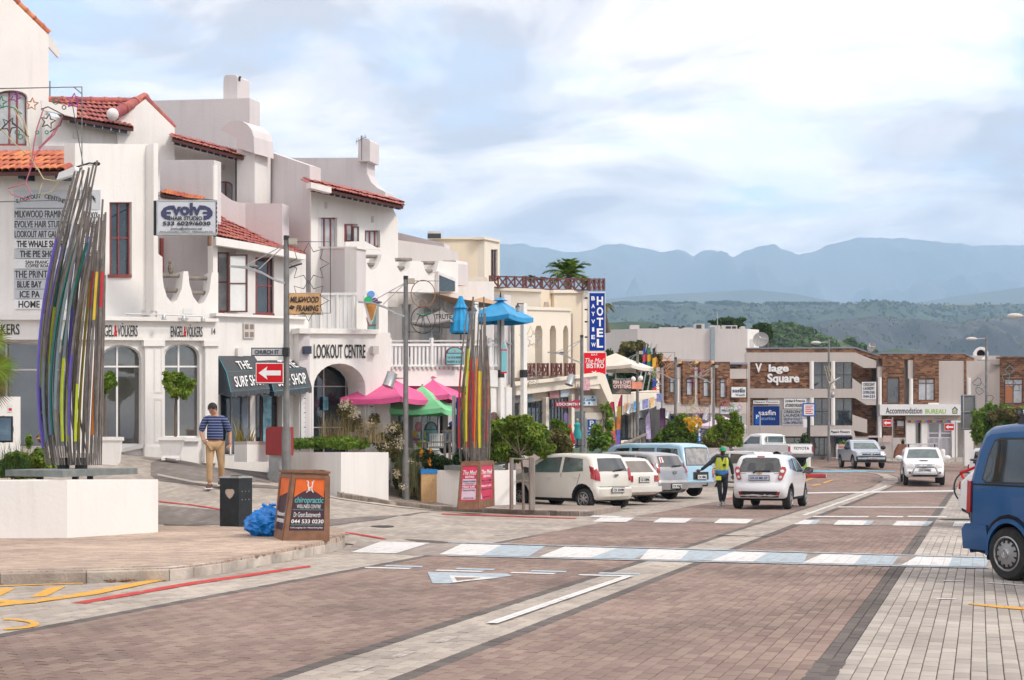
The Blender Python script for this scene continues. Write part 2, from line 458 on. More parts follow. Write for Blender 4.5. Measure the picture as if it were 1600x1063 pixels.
BARK=mat('bark',(0.13,0.10,0.075),0.9,0.35,9,bump=0.5,stretch=(1,1,0.3))
# ---------------------------------------------------------------- foliage
def leaf_cloud(clumps,count,size,seed=1,flat=0.35,aspect=2.0,up=0.3,shell=0.45):
 """leaf-sized quads spread through ellipsoid clumps (centre, radii); returns verts, faces"""
 g=np.random.default_rng(seed)
 vol=np.array([c[1][0]*c[1][1]*c[1][2]for c in clumps])**0.75
 idx=g.choice(len(clumps),count,p=vol/vol.sum())
 C=np.array([c[0]for c in clumps])[idx];Rr=np.array([c[1]for c in clumps])[idx]
 d=g.normal(size=(count,3));d/=np.linalg.norm(d,axis=1)[:,None]
 rad=g.random(count)**shell
 pos=C+d*Rr*rad[:,None]
 nrm=d*0.8+g.normal(size=(count,3))*0.6;nrm[:,2]+=up;nrm/=np.linalg.norm(nrm,axis=1)[:,None]
 a=np.cross(nrm,g.normal(size=(count,3)));a/=np.linalg.norm(a,axis=1)[:,None];b=np.cross(nrm,a)
 s=size*(0.6+0.8*g.random(count))[:,None]
 v=np.stack([pos-a*s*aspect/2,pos-b*s*0.5+nrm*s*0.12,pos+a*s*aspect/2,pos+b*s*0.5+nrm*s*0.12],1).reshape(-1,3)
 i=np.arange(count)[:,None]*4
 return v,np.concatenate([i,i+1,i+2,i+3],1)
def leaf_obj(name,clumps,count,size,mat_,parent=None,seed=1,**k):
 if name in ('crown','bush')and count>800:
  g=random.Random(seed);ex=[]
  for c,r in clumps:
   for _ in range(5):
    d=Vector((g.gauss(0,1),g.gauss(0,1),g.gauss(.25,1))).normalized();s=g.uniform(.16,.34)
    ex.append((tuple(c[i]+d[i]*r[i]*g.uniform(.95,1.3)for i in range(3)),tuple(q*s for q in r)))
  clumps=list(clumps)+ex
 kw={a:k.pop(a)for a in ('flat','aspect','up','shell')if a in k}
 v,f=leaf_cloud(clumps,count,size,seed,**kw)
 return obj(name,v.tolist(),f.tolist(),mat_,parent,**k)
def blades(base_pts,length,width,seed=1,lean=0.4,droop=0.5,seg=3):
 """upright grass or strap leaves: narrow bent ribbons"""
 g=random.Random(seed);mb=MB()
 for p in base_pts:
  p=Vector(p);a=g.uniform(0,2*math.pi);l=length*g.uniform(0.6,1.15);ln=lean*g.uniform(0.2,1.2)
  dx=Vector((math.cos(a),math.sin(a),0));side=Vector((-dx.y,dx.x,0))*width/2
  ring=[]
  for i in range(seg+1):
   t=i/seg
   q=p+Vector((0,0,1))*l*(t-droop*ln*t*t*0.6)+dx*l*ln*t*t
   w=side*(1-t*0.92)
   ring+=[q-w,q+w]
  mb.add(ring,[(2*i,2*i+1,2*i+3,2*i+2)for i in range(seg)])
 return mb
 # ================================================================ GROUND
RA=math.atan2(731.0,F)
RU=Vector((math.sin(RA),math.cos(RA)));RV=Vector((math.cos(RA),-math.sin(RA)))
def UV(u,v):return (RU.x*u+RV.x*v,RU.y*u+RV.y*v)
def vu(X,Y):return X*RU.x+Y*RU.y,X*RV.x+Y*RV.y
_cp=[(-4.77,10,0),(-3.0,15,0),(-1.23,20,0),(.55,25,0),(2.33,30,0),(4.1,35,0),(7.65,45,0),(11.2,55,.02),(-6.02,15.5,0),(-3.48,17.9,0),
(-2.69,21.3,0),(.5,34.7,0),(-1.92,35.9,0),(-4.28,33,.43),(-6.24,27.8,.78),(-8,32,1.36),(-6.6,36,.82),(-6.3,24.2,.16),(-4.3,22.8,.04),
(-12,28,1.3),(-11.5,24,.7),(-10,20,.25),(-9,15.5,0),(-14,33,1.9),(-9,8,0),(2,37,0),(5,45,0),(0,41,.3),(-3,40,.75),(-5,45,1.1),
(3,55,.4),(8,70,.8),(13,69,.9),(10,60,.06),(-20,40,2.4),(-20,20,.8),(20,81,.57),(22,81,.57),(30,95,1.1),(18,90,.95),(10,90,1.05),(0,90,1.2),
(40,95,1.1),(20,62,0),(26,70,.2),(30,60,0),(20,110,1.5),(45,110,1.5),(0,110,1.5)]
_A=np.array([(x,y)for x,y,z in _cp],float)/20.0;_z=np.array([z for*_,z in _cp],float)
def _phi(r2):return np.where(r2>1e-12,0.5*r2*np.log(np.maximum(r2,1e-12)),0.0)
_n=len(_cp);_K=np.zeros((_n+3,_n+3))
_K[:_n,:_n]=_phi(((_A[:,None]-_A[None])**2).sum(-1))+1e-3*np.eye(_n)
_K[:_n,_n]=1;_K[:_n,_n+1:]=_A;_K[_n:,:_n]=_K[:_n,_n:].T
_wt=np.linalg.solve(_K,np.concatenate([_z,[0,0,0]]))
def smooth(a,b,x):
 t=min(1.0,max(0.0,(x-a)/(b-a)));return t*t*(3-2*t)
def Z(X,Y):
 u,v=vu(X,Y)
 m=max(smooth(-7.9,-9.2,v),smooth(57,66,Y))
 if m==0.0:return 0.0
 Xc,Yc=max(-22,min(46,X)),max(6,min(112,Y))
 q=np.array([Xc,Yc])/20.0
 z=float(_phi(((_A-q)**2).sum(-1))@_wt[:_n]+_wt[_n]+_wt[_n+1:]@q)
 return max(0.0,z)*m
def Zp(X,Y):return 0.15+0.0018*max(0.0,Y-16)**2
def GT(px,py,fn=Z,add=0.0,d0=8.0,d1=130.0):
 """where the ray through a pixel meets the terrain"""
 k=(px-CX)/F;s=(py-HY)/F
 f=lambda d:CZ-s*d-(fn(k*d,d)+add)
 n=160;a=d0
 for i in range(1,n+1):
  b=d0*(d1/d0)**(i/n)
  if f(b)<=0:
   for _ in range(24):
    c=(a+b)/2
    if f(c)>0:a=c
    else:b=c
   break
  a=b
 d=(a+b)/2
 return Vector((k*d,d,fn(k*d,d)+add))
def sheet(name,poly,mat_,fn=Z,dz=0.0,step=1.0,thick=0.0,parent=None,**k):
 """a surface that follows the terrain: outline poly in ground-plan metres"""
 pts=[Vector((p[0],p[1]))for p in poly];out=[]
 for i,a in enumerate(pts):
  b=pts[(i+1)%len(pts)];n=max(1,int((b-a).length/step))
  out+=[a+(b-a)*j/n for j in range(n)]
 ne=len(out)
 x0,x1=min(p.x for p in out),max(p.x for p in out);y0,y1=min(p.y for p in out),max(p.y for p in out)
 def inside(q):
  c=False
  for i in range(ne):
   a,b=out[i],out[i-1]
   if (a.y>q.y)!=(b.y>q.y)and q.x<(b.x-a.x)*(q.y-a.y)/(b.y-a.y)+a.x:c=not c
  return c
 ins=[]
 y=y0+step/2
 while y<y1:
  x=x0+step/2
  while x<x1:
   q=Vector((x,y))
   if inside(q):ins.append(q)
   x+=step
  y+=step
 r=delaunay_2d_cdt(out+ins,[(i,(i+1)%ne)for i in range(ne)],[],1,1e-5)
 vs=[Vector((p.x,p.y,fn(p.x,p.y)+dz))for p in r[0]];fs=[tuple(f)for f in r[2]]
 fs=[f if (vs[f[1]]-vs[f[0]]).cross(vs[f[2]]-vs[f[0]]).z>0 else f[::-1]for f in fs]
 if thick:
  n=len(vs)
  top=[Vector((p.x,p.y,fn(p.x,p.y)+dz))for p in out]
  vs+=top+[p-Vector((0,0,thick))for p in top]
  fs+=[(n+i,n+ne+i,n+ne+(i+1)%ne,n+(i+1)%ne)for i in range(ne)]
 return obj(name,vs,fs,mat_,parent,smooth=not thick,**k)
ROT=R(90)-RA
c_lane,c_light,c_dark,c_right=(0.262,0.192,0.163),(0.40,0.352,0.308),(0.135,0.117,0.108),(0.40,0.362,0.325)
def pv(n,c,isl=0.16):return mat(n,c,0.82,0.28,0.55,bump=0.35,bscale=70,island=isl,spec=0.25,detail=7)
M_lane,M_light,M_dark,M_right=pv('red_brown_paver',c_lane),pv('light_grey_paver',c_light,0.13),pv('charcoal_paver',c_dark),pv('warm_grey_paver',c_right,0.14)
M_pen=pv('buff_paver',(0.43,0.335,0.27),0.15)
def bm_(n,c,a=0.82,b=1.12):return brickmat(n,[x*a for x in c],[x*b for x in c],[x*0.55 for x in c],0.22,0.11,0.03,axis='XY',rot=-ROT,bump=0.3)
B_lane,B_light,B_dark,B_right=bm_('red_brown_paving',c_lane),bm_('light_grey_paving',c_light),bm_('charcoal_paving',c_dark),bm_('warm_grey_paving',c_right)
B_church=bm_('grey_paving',(0.205,0.18,0.165))
BED=mat('paver_joint_sand',(0.10,0.085,0.07),0.95,0.2)
# far ground out to the horizon
obj('ground',[(-8400,-2400,-0.9),(8400,-2400,-0.9),(8400,10200,-0.9),(-8400,10200,-0.9)],[(0,1,2,3)],mat('dry_ground',(0.10,0.11,0.06),0.9,0.3,0.01),kind='structure')
YN=24.6
road=sheet('road',[UV(4.5,-8.3),UV(60,-8.3),(6,64),(-30,58.5),(-30,112),(60,112),(60,2)],B_lane,dz=-0.05,step=2.0,kind='structure')
bed=sheet('paver_bed',[(-9.5,7),(9,7),(13,YN),(-7,YN)],BED,dz=-0.014,step=2.0,kind='structure')
def strip(name,v0,v1,mat_,u0,u1,dz=0.0):
 return sheet(name,[UV(u0,v0),UV(u1,v0),UV(u1,v1),UV(u0,v1)],mat_,dz=dz,step=2.5,kind='structure')
def u_at(v,Y):return (Y+v*RA_s)/RU.y
RA_s=math.sin(RA)
def band(name,v0,v1,mat_,Y0,Y1,dz):
 pts=[UV(u_at(v0,Y0),v0),UV(u_at(v0,Y1),v0),UV(u_at(v1,Y1),v1),UV(u_at(v1,Y0),v1)]
 return sheet(name,pts,mat_,dz=dz,step=2.5,kind='structure')
band('lane',-7.92,-0.95,B_lane,YN,90,-0.004)
band('parking_lane',-0.95,16,B_right,YN,62,0.0)
band('parking_lane',3.58,16,B_right,5,YN,-0.004)
band('paving_strip',-1.14,-0.95,B_dark,YN,61,0.004)
# the pale centre band with its two dark edges, bending left at the far junction
def offs(path,o):
 out=[]
 for i,p in enumerate(path):
  t=(path[min(i+1,len(path)-1)]-path[max(i-1,0)]).normalized()
  out.append((p.x+t.y*o,p.y-t.x*o))
 return out
cpath=[Vector(UV(u_at(-4.16,Y),-4.16))for Y in (YN,30,36,42,46)]+[Vector(GT(x,y)[:2])for x,y in ((1352,771),(1380,760),(1392,752),(1391,746),(1378,741),(1350,737.5),(1300,735))]
for o0,o1,m_,dz,nm in ((-.5,.5,B_dark,0.004,'paving_strip'),(-.35,.35,B_light,0.008,'centre_band')):
 sheet(nm,offs(cpath,o0)+offs(cpath,o1)[::-1],m_,dz=dz,step=2.0,kind='structure')
 # Church Street and the light paving at its mouth
kerb_px=[(-160,922),(0,914),(135,911),(265,907),(303,902.5),(347,896),(386,888.5),(425,881),(458,874),(490,868),(509,864),(526,860),(537,855.5)]
tip_px=[(539,852),(534,848),(524,845)]
back_px=[(470,834),(420,828),(340,822.5),(247,821.5),(120,818),(-60,815),(-200,815)]
kb=[G(x,y)for x,y in kerb_px+tip_px]
bk=[GT(x,y,Zp)for x,y in back_px]
def zc(X,Y):return Z(X,Y)
sheet('church_street',[UV(u_at(-7.92,YN-4),-7.92),UV(u_at(-7.92,60),-7.92),(3,66),(-30,60),(-30,8),(-12,8)]+[(bk[-1].x,bk[-1].y-1)]+[(p.x,p.y-.6)for p in bk[::-1]]+[(kb[-1].x-.3,kb[-1].y-.3)],B_light,dz=0.0,step=0.5,kind='structure')
def patch(name,px,mat_,dz,fn=Z,step=0.8):return sheet(name,[GT(x,y,fn)[:2]for x,y in px],mat_,fn=fn,dz=dz,step=step,kind='structure')
patch('street_paving',[(246,790),(330,797),(430,806),(520,812),(640,806),(690,800),(600,812),(520,822),(470,829),(340,821),(246,820)],B_church,0.010,step=.45)
patch('street_paving',[(236,724),(330,716),(420,722),(420,752),(470,766),(430,764),(340,763),(250,752),(236,744)],B_church,0.010,step=.45)
patch('pavement_edge',[(246,741),(300,752),(350,757),(420,756),(470,762),(520,776),(620,790),(690,797),(690,799.5),(620,793),(520,779),(460,765.5),(420,759),(350,760),(300,755),(246,744)],pv('pale_kerb_strip',(0.42,0.37,0.32),.1),0.014,step=.45)
# ---- pavers laid one by one
road_o=road
S=(0.205,0.104)
def reg(v):
 if v>-0.95:return 'R'
 if v>-1.14:return 'D'
 if v>-3.68:return 'L'
 if v>-3.82:return 'D'
 if v>-4.5:return 'G'
 if v>-4.64:return 'D'
 if v>-7.76:return 'L'
 if v>-7.92:return 'D'
 return 'G'
cols=[]
for a,b in ((-13.5,-7.92),(-7.92,-7.76),(-7.76,-4.64),(-4.64,-4.5),(-4.5,-3.82),(-3.82,-3.68),(-3.68,-1.14),(-1.14,-0.95),(-0.95,3.6)):
 n=max(1,round((b-a)/0.11));w=(b-a)/n
 for i in range(n):cols.append((a+(i+.5)*w,w))
kp=[Vector((p.x,p.y))for p in kb]
def kerbY(X):
 for i in range(len(kp)-1):
  if min(kp[i].x,kp[i+1].x)<=X<=max(kp[i].x,kp[i+1].x)and kp[i+1].x>kp[i].x:
   return kp[i].y+(kp[i+1].y-kp[i].y)*(X-kp[i].x)/(kp[i+1].x-kp[i].x)
 return 1e9
pav={'R':[],'D':[],'L':[],'G':[]}
for ci,(v,w)in enumerate(cols):
 u=4.0+(0.11 if ci%2 else 0.0)
 while u<32:
  X,Y=UV(u,v)
  if 7.6<Y<YN and abs(X)<Y*0.41+0.4:
   if v>-7.92 or (X<-2.7 and Y<kerbY(X)-0.05)or (X>=-2.7 and Y<YN):pav[reg(v)].append((Y,X,u,v,w))
  u+=0.22
pm={'R':M_right,'D':M_dark,'L':M_lane,'G':M_light}
prot={}
def paver_verts(sx,sy,h=0.016,bv=0.004):
 a,b=sx/2,sy/2
 t=[(-a+bv,-b+bv,0),(a-bv,-b+bv,0),(a-bv,b-bv,0),(-a+bv,b-bv,0)]
 e=[(-a,-b,-bv),(a,-b,-bv),(a,b,-bv),(-a,b,-bv)]
 l=[(-a,-b,-h),(a,-b,-h),(a,b,-h),(-a,b,-h)]
 return t+e+l
paver_faces=[(0,1,2,3)]+[(4+i,4+(i+1)%4,(i+1)%4,i)for i in range(4)]+[(8+i,8+(i+1)%4,4+(i+1)%4,4+i)for i in range(4)]
allp=sorted([(p,k)for k in pav for p in pav[k]],key=lambda q:q[0][0])
inview=[q for q in allp if q[0][0]>8.85 and abs(q[0][1])<q[0][0]*0.389]
single=set(id(q[0])for q in inview[:296])
base_rot=Matrix.Rotation(R(90)-RA,4,'Z')
for p,k in inview[:296]:
 Y,X,u,v,w=p
 if k not in prot:prot[k]=raw('paver',paver_verts(S[0],w-0.006),paver_faces,pm[k])
 inst('paver',prot[k],road_o,Matrix.Translation((X,Y,rnd.uniform(-.002,.0015)))@base_rot@Matrix.Rotation(rnd.uniform(-.008,.008),4,'Z')@Matrix.Rotation(rnd.uniform(-.01,.01),4,'X'))
for k in pav:
 vs,fs=[],[]
 for p in pav[k]:
  if id(p)in single:continue
  Y,X,u,v,w=p
  a=R(90)-RA+rnd.uniform(-.01,.01);c,s=math.cos(a),math.sin(a);dz=rnd.uniform(-.002,.0015);n=len(vs)
  tx,ty=rnd.uniform(-.012,.012),rnd.uniform(-.012,.012)
  for x,y,z in paver_verts(S[0],w-0.006):vs.append((X+c*x-s*y,Y+s*x+c*y,z+dz+x*tx+y*ty))
  fs+=[tuple(i+n for i in f)for f in paver_faces]
 obj('paver_field',vs,fs,pm[k],road_o,kind='stuff')
 # ---- the corner pavement and its kerb stones
pen=sheet('pavement',[(p.x,p.y+.02)for p in kb]+[p[:2]for p in bk],brickmat('buff_paving',(0.38,0.285,0.225),(0.47,0.37,0.30),(0.21,0.16,0.13),0.22,0.11,0.05,axis='XY',rot=0.35,bump=0.5),fn=Zp,dz=0.0,step=1.0,thick=0.5,kind='structure')
def in_poly(q,pl_):
 c=False
 for i in range(len(pl_)):
  a,b=pl_[i],pl_[i-1]
  if (a[1]>q[1])!=(b[1]>q[1])and q[0]<(b[0]-a[0])*(q[1]-a[1])/(b[1]-a[1])+a[0]:c=not c
 return c
penp=[(p.x,p.y+.23)for p in kb[:13]]+[(p.x-.15,p.y)for p in kb[13:]]+[(p.x,p.y-.03)for p in bk]
spots=[]
for i in range(60):
 for j in range(130):
  x,y=-10.5+j*.212*.97+(i%2)*.106+i*.02,15.4+i*.112
  x,y=x*.985,y+(x+6)*.10
  if in_poly((x,y),penp):spots.append((x,y))
spots.sort(key=lambda p:p[1]if abs(p[0])<p[1]*.389 else 99);vs,fs=[],[];me_=raw('paver',paver_verts(.2,.105,.03),paver_faces,M_pen)
for n_,(x,y)in enumerate(spots):
 M=Matrix.Translation((x,y,Zp(x,y)+.012+rnd.uniform(-.002,.002)))@Matrix.Rotation(.10+rnd.uniform(-.012,.012),4,'Z')@Matrix.Rotation(rnd.uniform(-.012,.012),4,'X')
 if n_<290:inst('paver',me_,pen,M);continue
 k_=len(vs);vs+=[M@Vector(v)for v in paver_verts(.2,.105,.03)];fs+=[tuple(i+k_ for i in f)for f in paver_faces]
obj('paver_field',vs,fs,M_pen,pen,kind='stuff')
KERB=mat('kerb_concrete',(0.36,0.31,0.265),0.9,0.5,2.2,bump=0.6,bscale=30,island=0.12,detail=8)
KERBL=mat('pale_kerb_concrete',(0.50,0.44,0.385),0.9,0.42,2.5,bump=0.5,bscale=30,island=0.10,detail=8)
def kerbline(parent,pts,mat_,h=0.15,w=0.14,fn=None,gap=0.008):
 for i in range(len(pts)-1):
  a,b=Vector(pts[i][:2]),Vector(pts[i+1][:2]);t=(b-a).normalized();nrm=Vector((-t.y,t.x))
  a2,b2=a+t*gap,b-t*gap
  za=(fn(a.x,a.y)if fn else 0);zb=(fn(b.x,b.y)if fn else 0)
  vs=[]
  for q,z in ((a2,za),(b2,zb)):
   for o,hh in ((0,-0.12),(0,h-.03),(.03,h+.003),(w,h+.006),(w,-0.12)):
    p=q+nrm*o;vs.append((p.x,p.y,z+hh))
  fs=[(i_,i_+1,i_+6,i_+5)for i_ in range(4)]+[(4,3,2,1,0),(5,6,7,8,9)]
  obj('kerb_stone',vs,fs,mat_,parent)
kerbline(pen,kb[:4],KERB);kerbline(pen,kb[3:],KERBL)
LEAFLIT=mat('dead_leaf',(0.30,0.12,0.03),0.8,0.3,island=0.4)
vv,ff=[],[]
for i in range(90):
 q=G(rnd.gauss(187,15),908.5+rnd.uniform(0,2.6));a=rnd.uniform(0,6.3);s=rnd.uniform(.012,.03);n=len(vv);zz=rnd.uniform(.004,.03)
 vv+=[(q.x+s*math.cos(a),q.y+s*math.sin(a),zz),(q.x-s*.5*math.sin(a),q.y+s*.5*math.cos(a),zz+.012),(q.x-s*math.cos(a),q.y-s*math.sin(a),zz),(q.x+s*.5*math.sin(a),q.y-s*.5*math.cos(a),zz+.004)];ff.append((n,n+1,n+2,n+3))
obj('fallen_leaves',vv,ff,LEAFLIT,kind='stuff')
# ---- cafe side pavement along the parked cars
k2px=[(486,764),(505,771),(530,778.5),(575,785.5),(620,791),(655,795),(690,798.5),(722,800),(753,801.5),(781,803),(807,804.5),(860,806),(905,807),(928,806)]
k2=[GT(x,y)for x,y in k2px]
f2=lambda X,Y:Z(X,Y)+0.13
pave2=sheet('pavement',[(p.x,p.y)for p in k2]+[(2.9,35.2),(1.2,36.0),(-.3,37.5),(1.5,41.5),(3.5,47),(8,60),(11,68),(7,72),(-2,60),(-9,46),(-7.5,38),(-5.6,35.2)],brickmat('grey_buff_paving',(0.29,0.24,0.21),(0.36,0.30,0.26),(0.16,0.13,0.11),0.22,0.11,0.05,axis='XY',rot=0.2,bump=0.4),fn=f2,step=1.0,thick=0.4,kind='structure')
kerbline(pave2,k2,KERBL,h=0.13,fn=Z,w=0.12)
# ---- far kerbs and pavement in front of the brick buildings
far_fn=lambda X,Y:Z(X,Y)+0.13
sheet('pavement',[GT(x,y)[:2]for x,y in ((1085,722),(1180,720),(1260,716),(1330,720),(1395,724),(1470,726),(1530,724))]+[(44,101),(30,104),(5,104)],B_light,fn=far_fn,step=3.0,thick=0.3,kind='structure')
isl=thing('traffic_island','low red and white kerbed traffic island with a painted end in the far lane','traffic island',GT(1262,744.5))
q0=GT(1258,745.5)
mb=MB();mb.box(q0+Vector((.25,.15,.07)),(1.5,.5,.14));mb.build('kerb_block',mat('red_kerb_paint',(0.50,0.03,0.035),0.6,.15),isl)
mb=MB();mb.box(q0+Vector((1.02,.2,.07)),(.06,.4,.145));mb.build('end_block',WHL,isl)
# ---- painted markings
P_white=worn('worn_white_road_paint',(0.66,0.66,0.65),(0.40,0.36,0.33),0.22)
P_blue=worn('worn_pale_blue_road_paint',(0.40,0.50,0.57),(0.36,0.34,0.33),0.4)
P_yel=worn('worn_yellow_road_paint',(0.68,0.36,0.06),(0.40,0.33,0.26),0.25)
P_red=worn('worn_red_road_paint',(0.52,0.055,0.05),(0.40,0.30,0.26),0.22)
def paint(name,px,m_,dz=0.004,fn=Z):
 return sheet(name,[GT(x,y,fn)[:2]for x,y in px],m_,fn=fn,dz=dz,step=1.5,kind='structure')
def lerp(a,b,t):return a+(b-a)*t
top=lambda x:851+(x-800)*0.0282;bot=lambda x:871.5+(x-800)*0.0232
paint('crossing_band',[(560,top(560)+1),(1546,top(1546)),(1540,bot(1540)),(640,bot(640)),(545,858)],bm_('crossing_paving',(0.33,0.285,0.255)),0.003)
for e,o in ((top,0),(bot,0)):
 paint('crossing_line',[(700,e(700)-.5),(1545,e(1545)-.7),(1545,e(1545)+.6),(700,e(700)+.6)],P_blue,0.010)
 # white and blue blocks of the near crossing: (left x at bottom edge, white width, blue width)
xs_t=[(595,672,690),(722,784,852),(882,964,1026),(1014,1078,1147),(1146,1200,1262),(1284,1348,1405),(1432,1488,1546)]
xs_b=[(548,618,626),(686,752,826),(842,922,990),(1000,1062,1138),(1110,1176,1256),(1254,1334,1394),(1408,1482,1540)]
for (a,b,c),(a2,b2,c2)in zip(xs_t,xs_b):
 y=lambda x,f=top:f(x)+1.6
 yb=lambda x:bot(x)-1.8
 paint('crossing_block',[(a,y(a)),(b,y(b)),(b2,yb(b2)),(a2,yb(a2))],P_white,0.007)
 if a>600:paint('crossing_block',[(b,y(b)),(c,y(c)),(c2,yb(c2)),(b2,yb(b2))],P_blue,0.0068)
t2=lambda x:808.5+(x-1000)*0.0125;b2_=lambda x:817.5+(x-1000)*0.013
paint('crossing_band',[(920,806.5),(1515,815),(1512,823),(930,813)],bm_('crossing_paving',(0.33,0.285,0.255)),0.003)
for x,w,s in ((940,52,14),(1032,50,12),(1125,52,10),(1222,50,8),(1310,46,8),(1402,46,8),(1492,50,4)):
 paint('crossing_block',[(x,t2(x)+1),(x+w,t2(x+w)+1),(x+w-s,b2_(x+w)-1),(x-s,b2_(x)-1)],P_white,0.007)
 if x>1200:paint('crossing_block',[(x+w,t2(x+w)+1),(x+w+10,t2(x+w)+1),(x+w+10-s,b2_(x+w)-1),(x+w-s,b2_(x+w)-1)],P_blue,0.0068)
for x,w in ((1258,100),(1372,40),(1420,60)):paint('stop_line',[(x,806.6),(x+w,807.2),(x+w-2,809),(x-3,808.4)],P_white,.007)
paint('stop_line',[(1310,792),(1480,792.5),(1478,794),(1306,793.4)],P_white,.007)
paint('stop_line',[(1255,770),(1490,766.5),(1490,768.6),(1250,772)],P_white,.010)
paint('blue_paint',[(1262,735.5),(1320,736),(1400,736.5),(1396,738),(1320,738.5),(1262,738)],worn('bright_blue_road_paint',(0.16,0.42,0.55),(.3,.33,.35),.2),.012)
paint('lane_line',[(1262,730),(1330,732),(1330,733),(1262,731)],P_white,.012)
# centre line
for a,b in (((768,976),(984,901)),((1256,806),(1350,772.5)),((1350,772.5),(1386,759))):
 A_,B_=GT(*a),GT(*b);t=(B_-A_).normalized();n=Vector((t.y,-t.x,0))*.055
 sheet('centre_line',[(A_+n)[:2],(B_+n)[:2],(B_-n)[:2],(A_-n)[:2]],P_white,dz=.014,step=1.5,kind='structure')
for i in range(5):
 a,b=(420+i*66,1096-i*23),(446+i*66,1087-i*23)
 A_,B_=GT(*a),GT(*b);t=(B_-A_).normalized();n=Vector((t.y,-t.x,0))*.045
 sheet('centre_line',[(A_+n)[:2],(B_+n)[:2],(B_-n)[:2],(A_-n)[:2]],worn('faded_white_road_paint',(0.62,0.6,0.58),(0.37,0.32,0.28),.75,9),dz=.003,step=1.5,kind='structure')
 # give-way triangle and dashes, each with a pale blue stroke beside it
paint('give_way_triangle',[(668,894.5),(792,897),(800,900.5),(702,912.5),(676,912.5)],P_blue,.006)
paint('give_way_triangle',[(702,900),(778,904),(790,903),(708,911.5)],P_white,.009)
paint('give_way_triangle',[(710,903.5),(752,904.2),(714,909)],B_lane,.012)
for x0,x1,y0 in ((572,645,886.5),(683,757,891),(800,870,894.5),(906,985,898)):
 paint('yield_line',[(x0,y0),(x1,y0+1.6),(x1-6,y0+3.6),(x0-3,y0+1.6)],P_white,.006)
 paint('yield_line',[(x0+32,y0-3),(x1+16,y0-1.4),(x1+14,y0+.8),(x0+28,y0-.8)],P_blue,.006)
paint('red_line',[(112,943),(135,943.5),(300,914.5),(420,896.5),(486,886.5),(484,884),(415,893.5),(290,911.5)],P_red,.006)
paint('red_line',[(514,829),(560,834.5),(605,842.5),(600,843.5),(556,836),(512,830.5)],P_red,.010)
paint('red_line',[(246,783.5),(300,789),(345,796),(344,797.5),(300,790.5),(246,785)],P_red,.012)
paint('red_line',[(690,803),(800,806.5),(900,810),(900,811.3),(800,808),(690,804.5)],P_red,.010)
paint('red_line',[(1134,779),(1150,776.5),(1150,777.8),(1134,780.4)],P_red,.010)
for px in ([(-120,1063),(0,948.5),(60,942),(150,930),(262,906.5),(245,905),(140,925),(60,937.5),(0,944),(-130,1050)][1:-1],
[(0,917.5),(60,915),(130,913),(130,911.5),(60,913.5),(-40,917)],[(0,938),(60,940),(58,943.5),(0,942.5)],
[(46,934),(78,918.5),(103,917),(72,932.5)],[(-20,930),(4,920.5),(24,920),(0,932)]):
 paint('parking_hatch',px,P_yel,.003+.0006*len(px))
ring=[(-10+72*math.cos(t),976+9.5*math.sin(t))for t in np.linspace(-1.35,1.35,14)];ring2=[(-10+58*math.cos(t),976+6.8*math.sin(t))for t in np.linspace(1.3,-1.3,14)]
paint('parking_symbol',ring+ring2,P_yel,.006)
paint('parking_line',[(1513,943.5),(1560,947),(1640,953),(1640,957),(1560,950.5),(1513,945)],P_yel,.006)
paint('parking_line',[(1540,910),(1640,917),(1640,918.5),(1540,911.5)],P_white,.006)
for x,y in ((1476,907.5),(1464,935.5)):paint('parking_mark',[(x,y),(x+30,y+.6),(x+30,y+1.8),(x-2,y+1.2)],P_white,.006)
paint('parking_mark',[(927,806),(975,807.5),(960,810),(920,808.5)],P_white,.012)
for x0,y0,x1,y1 in ((1268,759,1300,750),(1245,755,1268,748)):
 paint('parking_line',[(x0,y0),(x1,y1),(x1+3,y1+.5),(x0+4,y0+.8)],P_yel,.012)
mh=thing('manhole_cover','square drain grating let into the pale paving between the crossings','manhole cover',GT(1496,812.5))
gq=GT(1496,812.5);mb=MB()
mb.box(gq+Vector((0,0,.004)),(.75,.62,.016));mb.build('frame',mat('rusty_iron',(.12,.08,.05),.7,.4),mh)
for i in range(6):
 mb=MB();mb.box(gq+Vector((0,-.25+i*.1,.014)),(.62,.04,.01));mb.build('slat',BLACK,mh)
mh2=thing('manhole_cover','small dark round cover in the light paving at the side street mouth','manhole cover',GT(596,822.5));gq=GT(596,822.5)
mb=MB();mb.lathe([(.001,.012),(.19,.012),(.21,.006),(.24,.006),(.24,-.02)],c=gq,n=20);mb.build('lid',mat('iron_lid',(.07,.065,.06),.7,.3),mh2)
# ================================================================ HILLS
def ridge(name,sky,d,depth,base_py,mat_,amp,freq,rows=26,cols_=150,seed=3,jag=0.0):
 """terrain that climbs from base_py (depth metres nearer) to the skyline sky"""
 from mathutils import noise
 xs_=[s[0]for s in sky];ys_=[s[1]for s in sky];vs,fs=[],[]
 for i in range(cols_+1):
  px=lerp(xs_[0],xs_[-1],i/cols_);py=float(np.interp(px,xs_,ys_))+jag*(noise.fractal(Vector((px*.045,seed,0)),1.0,2.0,5))
  for j in range(rows+1):
   t=j/rows
   dd=d-depth*t
   zt=CZ-(py-HY)*d/F;zb=-6.0
   prof=(1-t)**1.25
   X=(px-CX)*d/F
   n=noise.fractal(Vector((X*freq,dd*freq,seed*7.3)),1.0,2.1,6)
   rdg=1-abs(noise.noise(Vector((X*freq*1.6,dd*freq*0.6,seed))))
   k=math.sin(math.pi*min(1,t*1.1))**0.7 if 0<t<0.9 else 0
   vs.append((X,dd,zb+(zt-zb)*prof+amp*k*(n*0.7+rdg-0.7)))
 for i in range(cols_):
  for j in range(rows):
   a=i*(rows+1)+j;fs.append((a,a+1,a+rows+2,a+rows+1))
 return obj(name,vs,fs,mat_,smooth=True,kind='structure')
